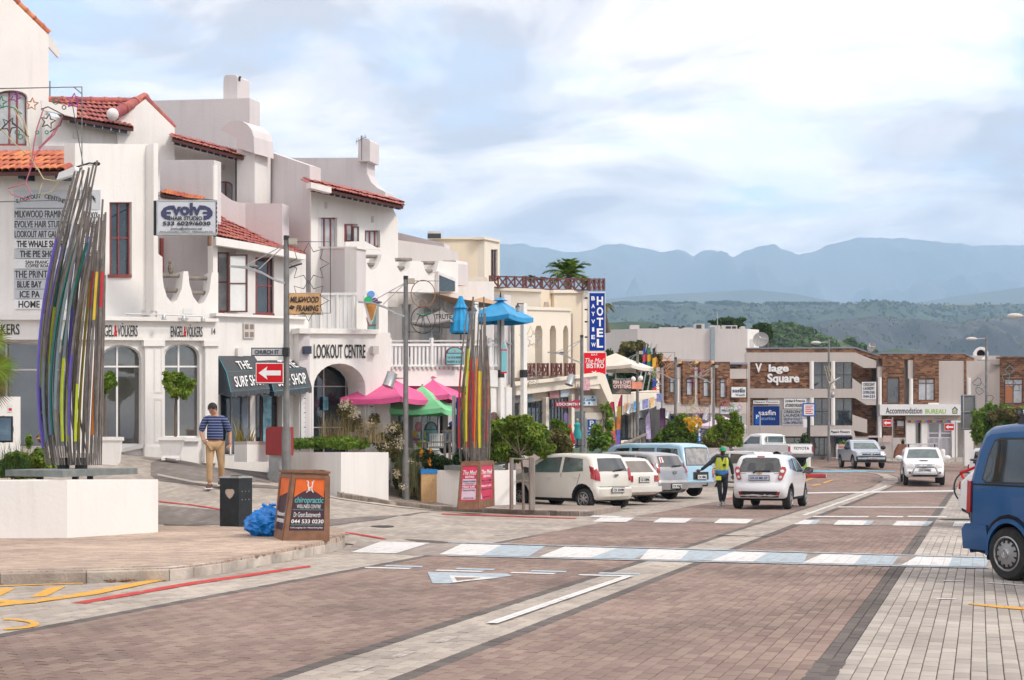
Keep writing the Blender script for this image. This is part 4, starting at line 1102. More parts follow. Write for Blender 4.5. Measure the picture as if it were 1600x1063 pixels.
for x0,x1,y in ((567,595,401),(573,592,414),(615,642,406),(620,638,419),(659,684,411),(664,680,424)):tb(PF,x0,x1,y,-.2).build('timber_rail',WOODG,hF)
S_('awning_roof',PF,[(540,378),(570,377),(596,391),(570,389),(540,388)],WHITE2,hF,.05,-.8)
window(PF,rect(574,470,592,556),hF,REDW,2,(),(508,528),mat('teal_glass',(.12,.3,.28),.1),-.1,name='door')
# corrugated white screen above the entrance
PFc=Pl(446,36.7,556,36.4)
for i in range(17):
 x=450+i*6.2
 S_('screen_board',PFc,rect(x,461,x+5.6,517),TRIM if i%4 else WHITE,hF,.03,.0 if i%2 else .02)
S_('screen_rail',PFc,rect(448,457.5,556,461.5),TRIM,hF,.06,.04);S_('screen_rail',PFc,rect(448,513,556,516.5),TRIM,hF,.06,.04)
for x in (476,500,526,552):S_('screen_post',PFc,rect(x,458,x+1.6,518),TRIM,hF,.06,.05)
PLs,PL=Pl(438,37.3,467,35.5),Pl(467,35.5,610,37.3)
S_('entrance_flank',PLs,rect(438,520,467,745),WHITE_SHADE,hF,.3)
ea=arch(490,571,568,606,750,13)
S_('entrance_wall',PL,rect(467,520,610,750),WHITE,hF,.95,0,[ea])
S_('entrance_cornice',PL,[(465,513),(592,515),(592,522),(465,521)],WHITE,hF,.3,.12);S_('entrance_cornice',PLs,[(440,515),(468,513),(468,521),(440,522)],WHITE2,hF,.3,.12)
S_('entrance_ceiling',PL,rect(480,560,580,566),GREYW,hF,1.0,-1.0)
window(PL,rect(486,560,575,750),hF,GREYW,2,(506,541),(604,668),GLASS,-1.1,name='entrance_door')
S_('picture',PL,rect(505,620,513,641),mat('blue_cone_poster',(.12,.3,.38),.5,.5,9),hF,.02,-1.02)
text('LOOKOUT CENTRE',hF,PL,(490.5,538,571,560),INK,.02,.01)
for x0,x1,y0,y1,m in ((477,487,541,553,mat('navy_lamp_box',(.03,.04,.075),.4)),(583,592,541,553,GREYW)):S_('wall_lamp',PL,rect(x0,y0,x1,y1),m,hF,.16,.2)
for x0,x1,y0,y1,lab in ((471,487,615,692,'tall white menu board left of the arched entrance'),(574.5,587,628,690,'narrow white menu board right of the arched entrance')):
 d_=thing('menu_board',lab,'sign',PL.p((x0+x1)/2,y1));S_('panel',PL,rect(x0,y0,x1,y1),BOARD,d_,.03,.04,);S_('frame',PL,rect(x0-.8,y0-.8,x1+.8,y1+.8),GREYW,d_,.04,.045,[rect(x0,y0,x1,y1)])
 for i in range(8):
  S_('text_line',PL,rect(x0+4,y0+7+i*7.5,x1-4,y0+8.3+i*7.5),BOARDG if i%3 else NAVY,d_,.004,.045)
  # lower party wall and upper right block of the centre
S_('side_block',Pl(600,44,696,43),[(620,363),(694,381),(694,420),(620,420)],WHITE_SHADE,hF,.4)
tiles(hF,Pl(600,44,696,43).p(620,389,.5),Pl(600,44,696,43).p(654,394,.5),Pl(600,44,696,43).p(620,380,.1),Pl(600,44,696,43).p(654,386,.1),1,9,TILE)
S_('soffit_board',Pl(600,44,696,43),rect(620,391,652,399),SOFF,hF,.1,.3)
S_('end_block',Pl(690,41.4,716,40.9),[(692,407),(712,407),(714,412),(714,445),(692,445)],WHITE_SHADE,hF,.5)
bw_=S_('lean_to_window',Pl(684,40.0,714,40.6),[(685,424),(713,436),(713,456),(685,456)],WHITE2,hF,.3,.3);S_('pane',Pl(684,40.0,714,40.6),[(687,430),(711,440),(711,455),(687,455)],GLASS,bw_,.02,.32)
# ---- cafe with white balcony
PK,PKb,PKr=Pl(607,37.9,766,40.2),Pl(607,40.5,766,42.6),Pl(766,40.2,802,43.2)
hK=thing('cafe_building','white cafe building with a railed upper terrace over open ground floor bays','building',PK.p(690,700));hK.location.z=.5
S_('back_wall',PKb,rect(596,440,772,600),WHITE2,hK,.3,0,[rect(626,475,645,560),rect(660,480,690,570)])
window(PKb,rect(626,475,645,560),hK,TRIM,2,(),(),GLASS_L,-.1);window(PKb,rect(660,480,690,570),hK,TRIM,2,(675,),(),GLASS_L,-.1)
for x in (648,698):S_('pier',PKb,rect(x,470,x+7,600),WHITE,hK,.3,.2)
S_('balcony_slab',PK,[(607,577),(766,578),(766,604),(607,603)],WHITE,hK,2.8,.05)
S_('balcony_slab',PKr,[(766,578),(792,580),(792,606),(766,604)],WHITE,hK,.6,.05)
for i in range(23):S_('joist',PK,rect(612+i*7,573.5,615.5+i*7,577.5),GREYW,hK,.3,.1)
for pl,x0,x1 in ((PK,609,766),(PKr,766,792)):
 S_('handrail',pl,rect(x0,537,x1,541),TRIM,hK,.08,.04);S_('handrail',pl,rect(x0,531.5,x1,534),GREYW,hK,.06,.02);S_('bottom_rail',pl,rect(x0,570,x1,573),TRIM,hK,.07,.035)
for i in range(25):S_('baluster',PK,rect(611+i*6.2,541,614+i*6.2,571),TRIM,hK,.05,.01)
for i in range(4):S_('baluster',PKr,rect(768+i*6,541,770.6+i*6,571),TRIM,hK,.05,.01)
for x in (608.5,674,733,765):S_('post',PK,rect(x,528,x+3.4,577),TRIM,hK,.1,.06)
S_('ground_floor_wall',PK,rect(604,600,770,740),WHITE2,hK,.3,-.7,[rect(620,612,646,700),rect(655,606,700,705),rect(708,612,740,700)])
for x0,x1,vb in ((620,646,(633,)),(655,700,(670,686)),(708,740,(724,))):window(PK,rect(x0,608,x1,703),hK,TRIM,2,vb,(628,),GLASS,-.95,name='shop_window')
S_('corner_wall',PKr,[(766,602),(800,606),(800,740),(766,740)],WHITE,hK,.3,0,[arch(764.5,778,644,652,700)[0:]]if 0 else [])
S_('doorway',PKr,arch(767,778,644,652,720),BRWN,hK,.06,.04)
S_('party_block',Pl(740,44.5,790,43.8),rect(744,460,788,600),WHITE_SHADE,hK,.4)
S_('lintel_block',Pl(730,43.5,802,44.5),rect(736,499,800,507),WHITE,hK,.4);S_('return_wall',Pl(736,43.7,802,44.6),rect(738,507,800,600),WHITE2,hK,.2)
for x,y0,y1,m in ((745,472,600,WHITE),(785,472,720,WHITE),(821,474,720,WHITE)):
 pp=S_('pergola_post',Pl(740,40.0,830,42.0),rect(x-2.8,y0,x+2.8,y1),m,hK,.14)
for x in (785,821):S_('post_band',Pl(740,40.0,830,42.0),rect(x-3.2,578,x+3.2,590),BLACK,hK,.16,.01)
# ================================================================ HOTEL, ARCADE AND SHOPS (middle distance)
BAL=mat('red_brown_balustrade',(0.14,0.045,0.04),.5,.2,8)
Q1,Q2=Pl(560,55,770,55.5),Pl(770,55.5,800,57.5)
hH=thing('hotel','cream stepped hotel with brown cross braced railings and tall slit openings','hotel',P(850,700,56));hH.location.z=.6
S_('tower_wall',Q1,[(676,373),(758,371),(758,460),(676,460)],CREAM,hH,.4)
Qt=Pl(758,55.45,781,57.5)
S_('tower_wall',Qt,[(757,371),(781,376),(781,460),(757,460)],CREAM2,hH,.4,0,[rect(767,390,777.5,440)])
S_('tower_cap',Q1,rect(674,370.5,759,374),CREAM2,hH,.5,.08);S_('tower_cap',Qt,[(757,370),(782,375.5),(782,379),(757,374)],CREAM2,hH,.5,.08)
window(Qt,rect(767,390,777.5,440),hH,BRWN,1.1,(770.7,774.2),(405,422),GLASS,-.05)
ac=MB().box(P(679,369.5,55.8),(.55,.5,.35));ac.build('air_conditioner',GREYW,hH)
S_('grille',Pl(660,55.2,700,55.2),rect(668,365,689,372.5),mat('dark_grille',(.05,.055,.06)),hH,.05,.2)
Q3,Q4,Q5=Pl(690,53.5,845,53.5),Pl(840,53.5,866,55.5),Pl(866,55.0,922,56.5)
S_('upper_terrace_wall',Q3,[(700,432),(760,433),(765,448),(845,452),(845,560),(700,560)],CREAM2,hH,.3)
S_('upper_terrace_wall',Q4,[(845,452),(866,455),(866,560),(845,560)],CREAM,hH,.3)
S_('upper_terrace_wall',Q5,[(866,455),(912,455),(912,680),(866,680)],CREAM,hH,.3)
Qe=Pl(912,56.2,947,60)
S_('end_wall',Qe,[(911,455),(944,460),(944,640),(911,640)],CREAM2,hH,.3)
S_('coping',Q3,[(758,449),(846,452),(846,456.5),(758,453)],CREAM2,hH,.5,.1);S_('coping',Q5,[(865,453),(913,453),(913,458),(865,458)],CREAM2,hH,.5,.1)
Q6=Pl(800,51.0,892,53.0)
slots=[[(x0,590),(x0,516),(x0+2.6,509),(x1-2.6,509),(x1,516),(x1,590)]for x0,x1 in ((790.5,800),(813,823.5),(836,847.5),(859,869),(880,888))]
S_('arcade_wall',Q6,[(785,480),(892,483),(892,592),(785,590)],CREAM2,hH,.5,0,slots[1:])
S_('coping',Q6,[(785,478),(893,481),(893,486),(785,483)],CREAM2,hH,.6,.06)
S_('arcade_back',Q6,rect(785,490,895,600),mat('tan_plaster',(.42,.34,.27),.8,.1),hH,.1,-1.6)
S_('niche',Q5,[(850,481),(852,472),(857,472),(859,481)],mat('tan_plaster',(.42,.34,.27)),hH,.05,1.0)
for x in (823,845,867,889):S_('bracket',Q6,rect(x-3.5,587,x+3.5,591),mat('tan_plaster',(.42,.34,.27)),hH,.2,.25)
def xrail(pl,xs,y0,y1,parent,w=1.1,curved=False,post=1.6):
 """brown timber railing: rails, posts, crossed braces; each baluster panel a part"""
 S_('handrail',pl,[(xs[0],y0(xs[0])),(xs[-1],y0(xs[-1])),(xs[-1],y0(xs[-1])+2),(xs[0],y0(xs[0])+2)],BAL,parent,.08,.05)
 S_('bottom_rail',pl,[(xs[0],y1(xs[0])-1.6),(xs[-1],y1(xs[-1])-1.6),(xs[-1],y1(xs[-1])),(xs[0],y1(xs[0]))],BAL,parent,.07,.045)
 for i,x in enumerate(xs):
  S_('post',pl,rect(x-post/2,y0(x)-.5,x+post/2,y1(x)+.5),BAL,parent,.1,.06)
  if i+1<len(xs):
   x2=xs[i+1];a,b=y0(x)+1.5,y1(x)-1.2;c,d=y0(x2)+1.5,y1(x2)-1.2
   mb=MB();mb.bar(pl.p(x,a,.02),pl.p(x2,d,.02),.06,.03,pl.n);mb.bar(pl.p(x,b,.0),pl.p(x2,c,.0),.06,.03,pl.n);mb.build('cross_brace',BAL,parent)
rl=thing('terrace_railing','brown cross braced railing along the hotel roof terrace below the palm','railing',Q3.p(800,452),'brown hotel railings')
xrail(Pl(766,53.2,923,55),[766,779,792,805,818,823],lambda x:431+(x-766)*.02,lambda x:449.5+(x-766)*.025,rl)
xrail(Pl(820,55,924,56),[823,836,848,861,873,886,898,911,923],lambda x:432+(x-766)*.022,lambda x:451+(x-766)*.02,rl)
xrail(Pl(923,56,946,59),[923,931,938,945],lambda x:435.5,lambda x:454,rl)
for i,(a,b)in enumerate(((824,836),(842,857),(863.5,878),(885,898.5))):
 r2=thing('balcony_railing',['first brown balcony railing panel from the white posts, under the slit openings','second brown balcony railing panel from the white posts','third brown balcony railing panel, next to last before the street lamp','last brown balcony railing panel, beside the street lamp'][i],'railing',Q6.p(a,590),'brown hotel railings')
 xrail(Pl(800,50.6,905,52.7),[a,(a+b)/2,b],lambda x:568,lambda x:589-(x-800)*.03,r2)
 # big vertical hotel sign
QS=Pl(918,54.0,950,54.4)
hs=thing('hotel_sign','tall blue vertical hotel sign with white letters on the end of the cream hotel','sign',QS.p(933,548))
S_('panel',QS,rect(921.5,458,945,548),mat('hotel_sign_blue',(.004,.035,.27),.6,.06,spec=.15),hs,.25)
S_('frame',QS,rect(920.8,457,945.8,549),TRIM,hs,.2,-.02,[rect(921.6,458.2,944.8,547.8)])
for i,ch in enumerate('BAYVIEW'):text(ch,hs,QS,(924+(1.2 if ch=='I' else 0),463.2+i*12.1,929.6-(1.2 if ch=='I' else 0)+(1.2 if ch=='W' else 0),469.6+i*12.1),WHL,.012,.03)
for i,ch in enumerate('HOTEL'):text(ch,hs,QS,(932.5,463.5+i*16.6,942.3,477+i*16.6),WHL,.012,.03)
for y in (466,484,503,527):MB().bar(QS.p(914,y,-.3),QS.p(922,y,-.1),.06).build('bracket',BLACK,hs)
QB=Pl(912,53.6,948,54.0)
bs=thing('bistro_sign','bright red hanging bistro sign with white script below the blue hotel sign','sign',QB.p(930,585))
S_('panel',QB,rect(913,551.5,946.5,584.5),mat('bright_red_sign',(.66,.008,.02),.6,.05,spec=.15),bs,.1)
S_('frame',QB,rect(912.3,550.8,947.3,585.2),TRIM,bs,.12,-.02,[rect(913,551.6,946.4,584.4)])
for s,r,sh,b in (('The Med',(914.5,560,944.5,567.5),.35,0),('BISTRO',(916.5,568,944,575.5),0,.015),('EAT',(924,552.8,934,555.8),0,0)):text(s,bs,QB,r,WHL,.012,b,sh)
MB().tube([QB.p(928+3.4*math.sin(t),579.5+2.6*math.cos(t),.02)for t in np.linspace(-1.2,1.5,8)],.018,5).build('emblem',WHL,bs)
MB().box(Qe.p(946,600,.1),(.25,.2,.9)).build('blue_tag',BLUE,bs)
# ---- arcade with cream fascia and splayed end gable
A1,A2=Pl(792,48.5,960,53.5),Pl(790,48.7,960,54.2)
hA2=thing('shop_arcade','cream fronted shop arcade with sloping fascia, splayed gable end and dark glazed shopfronts','shop building',A1.p(870,700));hA2.location.z=.5
S_('fascia',A1,[(807,601),(938,584),(938,608),(900,606),(807,618)],CREAM2,hA2,.5)
S_('fascia',A1,[(796,610),(807,601),(807,618),(796,617)],CREAM,hA2,.45,-.1)
S_('fascia_lip',A1,[(804,597),(860,592),(938,582),(938,587),(860,597),(806,603)],CREAM2,hA2,.3,.2)
S_('gable_edge',A1,[(900,592),(941,583),(946,586),(965,642),(958,645),(938,600),(900,606)],CREAM2,hA2,.8,.06)
S_('gable_wall',A1,[(895,604),(936,598),(955,645),(955,700),(895,700)],mat('taupe_plaster',(.33,.275,.225),.8,.1),hA2,.3,-.5)
S_('shop_wall',A1,[(796,614),(897,602),(897,700),(796,700)],mat('beige_panel',(.50,.41,.33),.7,.1),hA2,.2,-.3)
for x0,x1,vb,hb in ((796,814,(804,),(650,)),(824,854,(831,838,846),(645,659)),(857,893,(862,867,872,877,882,888),(638,662))):
 window(A1,[(x0,632-(x0-796)*.12),(x1,632-(x1-796)*.12),(x1,692),(x0,692)],hA2,mat('dark_shop_frame',(.05,.05,.055)),1.0,vb,hb,GLASS,-.22,bw=.9,name='shop_window')
for x in (819,855.5,895.5):S_('column',A1,[(x-2.2,628-(x-800)*.12),(x+2.2,627-(x-800)*.12),(x+2.2,700),(x-2.2,700)],CREAM2,hA2,.25,-.05)
S_('shop_door',A1,rect(897,643,915,700),GLASS,hA2,.1,-.42)
cb=mat('striped_shop_board',(.25,.1,.1),.5,0,3,c2=(.12,.3,.32),stretch=(6,6,.1))
for x0,x1,y0,y1,m in ((804,832,617,630,cb),(859,874,611,623,mat('dusty_pink_board',(.42,.2,.2),.5,.25,14)),(876,890,608,621,mat('pale_blue_board',(.5,.6,.66),.5,.25,12))):S_('shop_board',A1,[(x0,y0),(x1,y0-1.5),(x1,y1-1.5),(x0,y1)],m,hA2,.05,-.2)
lu=S_('wall_sign',A1,rect(905,618,933,634),mat('pale_sky_board',(.62,.70,.75),.5,.05),hA2,.04,-.42)
text('Luna',lu,A1,(911,622,930,627),mat('sign_mid_blue',(.02,.2,.45)),-.41,.02,.3)
for x,y in ((913,630),(921,630),(926,621)):MB().box(A1.p(x,y,-.4),(.08,.03,.08),rz=A1.ang).build('star',mat('sign_mid_blue',(.02,.2,.45)),lu)
S_('wall_sign',A1,rect(914,645,945,656),mat('buff_board',(.55,.5,.42),.5,.15,9),hA2,.04,-.42);S_('shutter',A1,rect(914,657,947,700),mat('grey_tile_front',(.28,.25,.23),.5,.3,6),hA2,.04,-.45)
hp=S_('hanging_panel',A1,rect(911,592,922,610),mat('pink_notice',(.62,.35,.38),.5,.3,11),hA2,.05,.4)
lk=thing('locksmith_sign','dark red locksmith sign shaped like a key hanging under the arcade','sign',A1.p(890,638))
kk=[(868,628.5),(893,627)]+[(902+6.8*math.cos(t),631.5+7.4*math.sin(t))for t in np.linspace(-2.4,2.4,14)]+[(893,637),(868,635.5)]
S_('panel',A1,kk,mat('wine_red_sign',(.34,.02,.045),.4,.06),lk,.06,.5);text('LOCKSMITH',lk,A1,(870,629.6,902,634),WHL,.515,.02);MB().box(A1.p(905.5,631.5,.51),(.09,.02,.09),rz=A1.ang).build('key_hole',WHL,lk)
MB().bar(A1.p(903,600,.45),A1.p(903,625,.45),.03).build('bracket',POLE,lk)
# ---- fish shop with picture boards
Fp=Pl(952,56.0,1040,63.5)
hFs=thing('fish_shop','low cream roofed fish shop with coloured picture boards along its fascia','shop building',Fp.p(990,700));hFs.location.z=.5
S_('fascia',Fp,[(956,617),(1030,610),(1032,622),(966,636),(958,636)],CREAM2,hFs,.6)
S_('fascia_board',Fp,[(960,633),(1032,619),(1032,633),(960,652)],mat('pale_stone_board',(.52,.50,.46),.6,.1),hFs,.2,-.05)
S_('shop_wall',Fp,[(962,640),(1034,628),(1034,700),(962,700)],mat('dark_shopfront',(.07,.065,.06),.5,.4,2),hFs,.3,-.8)
for x0,x1,c,l in ((976,984,(.72,.25,.12),'orange'),(990.5,997,(.02,.2,.62),'blue'),(1000.5,1003,(.5,.5,.47),'grey'),(1004.5,1013,(.12,.13,.3),'navy'),(1015.5,1022,(.6,.3,.12),'amber')):
 y=lambda x:634-(x-960)*.195
 S_('picture_board',Fp,[(x0-.6,y(x0)-1),(x1+.6,y(x1)-1),(x1+.6,y(x1)+14.5),(x0-.6,y(x0)+16)],TRIM,hFs,.04,.0)
 S_('picture',Fp,[(x0,y(x0)),(x1,y(x1)),(x1,y(x1)+13),(x0,y(x0)+14.5)],mat(l+'_picture',c,.5,0,7,c2=tuple(min(1,v*2.2+.08)for v in c)),hFs,.01,.015)
S_('picture_board',Pl(1020,61,1040,61),rect(1026,615,1034,628),mat('navy_picture',(.12,.13,.3)),hFs,.05);S_('notice',Pl(1020,61,1040,61),rect(1026,629,1033,640),BOARD,hFs,.04)
for x0,x1 in ((971,981),(998,1006),(1012,1018)):S_('shop_window',Fp,rect(x0,642,x1,690),GLASS,hFs,.05,-.75)
for i in range(5):S_('curtain',Fp,rect(984+i*2.4,638,986+i*2.4,684-(i==4)*18),mat('grey_curtain',(.32,.30,.28),.9,.3,3),hFs,.08,-.6+.06*(i%2))
S_('deck_wall',Fp,[(958,692),(985,688),(985,706),(958,712)],CREAM2,hFs,.3,.8)
for i in range(6):S_('fence_post',Fp,rect(972+i*7,693-i*3.2,974+i*7,708),WOODG,hFs,.1,1.4)
S_('fence_rail',Fp,[(968,696),(1014,676),(1014,679),(968,699)],WOODG,hFs,.1,1.5)
fsg=thing('fish_and_chips_sign','roof board in pink and white letters with two white globe lamps','sign',P(967,616,54.5))
Fs=Pl(950,54.5,1010,55)
S_('panel',Fs,rect(958,592,986,616),mat('dark_picture_board',(.06,.055,.05),.5,.5,5),fsg,.1);S_('panel',Fs,rect(987,597,1004,608),mat('salmon_board',(.72,.26,.16),.5,.2,8),fsg,.08)
S_('roof_picture',Fs,[(961,615),(972,607.5),(984,615)],mat('brown_picture',(.2,.14,.1),.6,.3,8),fsg,.02,.02)
PKL=mat('pink_lettering',(.82,.58,.55),.5,.05)
text('FISH & CHIPS',fsg,Fs,(958,594.6,986,600),PKL,.02,.03);text('OYSTERS',fsg,Fs,(958.5,601,986,607),PKL,.02,.03);text('TERRACE BAR',fsg,Fs,(960,591.2,985,593.6),BOARDG,.02)
for x in (989.5,1001):MB().ell(Fs.p(x,593-(x>995)*1.5,-.2),(.105*1,.105,.12),14,8).build('globe_lamp',WHL,fsg,smooth=True)
# ---- umbrella terraces seen over the fish shop
def parasol(name,label,c,r,h,drop,m,n=4,a0=0.78,pole=True,zb=0.0,group=None,vent=True,finial=False,sag=.06,flap=.14):
 """market parasol: c is the top of the canopy, r corner radius, drop canopy height; panels with a hanging valance"""
 c=Vector(c);o=thing(name,label,'umbrella',(c.x,c.y,zb),group);mb=MB()
 cor=[c+Vector((r*math.cos(a0+2*math.pi*i/n),r*math.sin(a0+2*math.pi*i/n),-drop))for i in range(n)]
 for i in range(n):
  a,b=cor[i],cor[(i+1)%n];k=6;rows=[]
  for j in range(k+1):
   t=j/k;row=[]
   for s in range(7):
    u=s/6;p=c.lerp(a.lerp(b,u),t);p.z-=sag*4*u*(1-u)*t+sag*.35*math.sin(math.pi*t);row.append(p)
   rows.append(row)
  rows.append([p-Vector((0,0,flap))for p in rows[-1]])
  vs=[p for q in rows for p in q]
  mb.add(vs,[(j*7+s,j*7+s+1,j*7+s+8,j*7+s+7)for j in range(k+1)for s in range(6)])
 mb.build('canopy',m,o,smooth=True)
 if vent:
  vb=MB();t_=c+Vector((0,0,.09));q=[c+(p-c)*.24+Vector((0,0,.10))for p in cor]
  for i in range(n):vb.add([t_,q[i],q[(i+1)%n]],[(0,1,2)])
  vb.build('vent_cap',m,o)
 for p in cor:MB().bar(c-Vector((0,0,.12)),p-Vector((0,0,.03)),.025).build('rib',WOODG,o)
 if pole:MB().tube([(c.x,c.y,zb),(c.x,c.y,c.z+.05)],.028,8).build('pole',STEEL if finial is False else WOODG,o)
 if finial:MB().lathe([(.0,.3),(.02,.2),(.03,.1),(.02,0)],c=c,n=8).build('finial',BLACK,o)
 return o
pw=parasol('parasol','large cream parasol beside the red bistro sign',P(962,552,58),1.8,0,.60,CANV,4,.3,zb=.9,vent=False)
# ---- street lamps, banner arms and wire decorations
def lamp(px,d,ytop,label,ybase=None,arm=1,flood=True,deco=None,thick=None,wing_y=None,box=True,m=POLE,wl=1.0):
 """street lamp: steel pole with thickened base, winged luminaire on stays, floodlight and a wire frame"""
 b=P(px,708,d);zb=Z(b.x,b.y)+.1;zt=P(px,ytop,d).z
 o=thing('street_lamp',label,'street lamp',(b.x,b.y,zb),'street lamps along the kerb');q=lambda x,y,z:Vector((b.x+x,b.y+y,z))
 MB().tube([q(0,0,zb-.1),q(0,0,zb+1.15),q(0,0,zb+1.32),q(0,0,zt)],[.105,.105,.075,.06],12).build('pole',m,o,smooth=True)
 MB().tube([q(0,0,zt-.02),q(0,0,zt+.08)],.066,10).build('cap',BLACK,o)
 wz=P(px,wing_y,d).z if wing_y else zt-2.6*(zt-zb)/7.5
 s=arm
 if s:
  w=MB();pr=[(0,-.03),(.25,.05),(.55,.22),(.9,.34),(1.3,.37)]
  pr=[(x*wl,z*wl)for x,z in pr]
  top=[q(-s*x,0,wz+z)for x,z in pr];hw=[.05,.10,.13,.10,.012]
  vs=[]
  for p,h in zip(top,hw):vs+=[p+Vector((0,-h,0)),p+Vector((0,h,0)),p+Vector((0,h,-.045)),p+Vector((0,-h,-.045))]
  fs=[]
  for i in range(4):
   for j in range(4):fs.append((i*4+j,i*4+(j+1)%4,i*4+4+(j+1)%4,i*4+4+j))
  w.add(vs,fs);w.build('luminaire_wing',STEEL,o)
  MB().tube([q(0,0,zt-.1),q(-s*.95*wl,.06,wz+.36*wl)],.012,5).tube([q(0,0,zt-.1),q(-s*.62*wl,-.06,wz+.27*wl)],.012,5).build('stay_cable',STEEL,o)
  MB().ell(q(-s*.75*wl,0,wz+.34*wl),(.11,.07,.04)).build('sensor',POLE,o)
 if flood:
  fz=zb+(zt-zb)*(flood if flood is not True else .40);dx=-.42 if s>=0 else .42
  Mx=Matrix.Rotation(R(18),3,'Y')@Matrix.Rotation(R(-12),3,'X')
  f_=MB().lathe([(.08,.2),(.145,.17),(.15,-.2),(.165,-.23),(.12,-.22)],c=q(dx,0,fz),n=14,M=Mx).build('floodlight',STEEL,o,smooth=True)
  MB().tube([q(0,0,fz),q(dx*.5,0,fz+.03),q(dx*.75,0,fz)],.02,6).build('floodlight_bracket',STEEL,f_)
 if box:MB().box(q(.15,0,zt-.06),(.18,.14,.14)).build('junction_box',mat('beige_plastic',(.42,.39,.32),.5),o)
 if deco:deco(o,q,zb,zt)
 return o
def star(c,r,n=5,k=.42,a0=math.pi/2,sq=1.0):return [Vector((c[0]+(r if i%2==0 else r*k)*math.cos(a0+math.pi*i/n),c[1],c[2]+sq*(r if i%2==0 else r*k)*math.sin(a0+math.pi*i/n)))for i in range(2*n)]
def wire(o,pts,r,m,closed=True,name='wire_figure'):return MB().tube(pts,r,4,closed=closed,cap=not closed).build(name,m,o)
def frame_(o,q,z0,z1,x1):return MB().tube([q(.05,.05,z1),q(x1,.05,z1),q(x1,.05,z0),q(.05,.05,z0)],.011,4).build('wire_frame',WIRE,o)
WG,WY,WP,WO,WR=mat('green_rope_light',(.02,.22,.12),.5),mat('cream_rope_light',(.5,.42,.24),.5),mat('purple_rope_light',(.30,.03,.28),.5),mat('orange_rope_light',(.55,.2,.03),.5),mat('pink_rope_light',(.5,.14,.2),.5)
def deco1(o,q,zb,zt):
 z1,z0=zt-.05,P(0,492,30.6).z
 frame_(o,q,z0,z1,1.0)
 for cz in (z1-.5,z1-1.35):wire(o,star(q(.50,.05,cz),.47,8,.62),.011,WIRE);wire(o,[q(.05,.05,cz-.1),q(.2,.03,cz-.05),q(.35,.05,cz)],.02,WIRE,False)
def deco2(o,q,zb,zt):
 frame_(o,q,P(0,516,35.5).z,zt-.05,.92)
 for cz,m,m2 in ((zt-.40,mat('bronze_rope_light',(.3,.15,.07),.5),WIRE),(zt-1.12,WG,WIRE)):
  wire(o,[q(.47+.33*math.cos(t),.05,cz+.37*math.sin(t))for t in np.linspace(0,2*math.pi,20)[:-1]],.013,m if m is not WG else WIRE)
  if m is WG:
   for s in (-1,1):wire(o,[q(.47+s*x,.05,cz+z)for x,z in ((.02,.12),(.10,.12),(.15,.0),(.22,-.16),(.05,-.18),(.02,0))],.012,WIRE)
   wire(o,[q(.3,.05,cz+.18),q(.47,.05,cz+.12),q(.64,.05,cz+.2)],.02,WG,False)
  else:
   wire(o,[q(.2,.05,cz),q(.47,.05,cz+.16),q(.74,.05,cz),q(.47,.05,cz-.2)],.011,WIRE);wire(o,[q(.47+.1*math.cos(t),.05,cz-.26+.1*math.sin(t))for t in np.linspace(0,6.28,10)[:-1]],.011,m)
def deco3(o,q,zb,zt):
 for cz in (zt-.75,zt-2.0):wire(o,star(q(.6,.05,cz),.42),.012,WY);wire(o,star(q(.7,-.05,cz-.05),.30),.012,mat('lilac_rope_light',(.3,.28,.42),.5))
 for k in range(3):MB().ell(q(.42+.05*(k%2),0,zt-2.15-k*.16),(.08,.08,.09)).build('bauble',mat('gold_bauble',(.35,.26,.05),.4),o,smooth=True)
def tangle(cols,n,w,h,dz):
 def f(o,q,zb,zt):
  g=random.Random(int(zt*1000)+n)
  for k in range(n):
   c=q(w*(.35+.65*g.random()),.05,zt-dz-h*g.random());m=g.choice(cols)
   if g.random()<.55:wire(o,star(c,g.uniform(.14,.3)),.016,m)
   else:wire(o,[c+Vector((g.uniform(-.3,.3),0,g.uniform(-.3,.3)))for _ in range(5)],.014,m,False)
  frame_(o,q,zt-dz-h,zt-.05,w*1.1)
 return f
lamp(447.5,30.2,374,'tall lamp pole carrying the red one way arrow and two wire starbursts',deco=deco1,wing_y=440,flood=.46,wl=1.0)
lamp(634,36.0,436,'lamp pole with sticker covered base and round wire ornaments by the pink umbrellas',deco=deco2,wing_y=492,flood=.55,wl=1.0)
lamp(801,44.0,494,'lamp pole with wire stars in front of the blue umbrella',deco=deco3,wing_y=536,flood=.55)
lamp(909,50.0,527,'lamp pole in front of the red bistro sign',wing_y=565,flood=.71,box=False)
lamp(996,58.0,549,'lamp pole with green and orange wire stars beside the flags',wing_y=582,flood=.55,deco=tangle([WG,WO],7,1.5,1.6,.2))
lamp(1055.5,64.0,561,'lamp pole with a tangle of coloured wire in front of the brick piers',wing_y=592,flood=.52,deco=tangle([WP,WY,WR,WIRE,WO],14,1.5,3.4,.3))
lamp(1115,70.0,571,'lamp pole with red and cream wire beside the brick wing end',wing_y=598,flood=.48,deco=tangle([WR,WY,WO,WG],14,1.6,3.2,.4))
lamp(1035,76.0,575,'thin pale lamp pole behind the picture boards',wing_y=600,flood=0,m=STEEL,box=False)
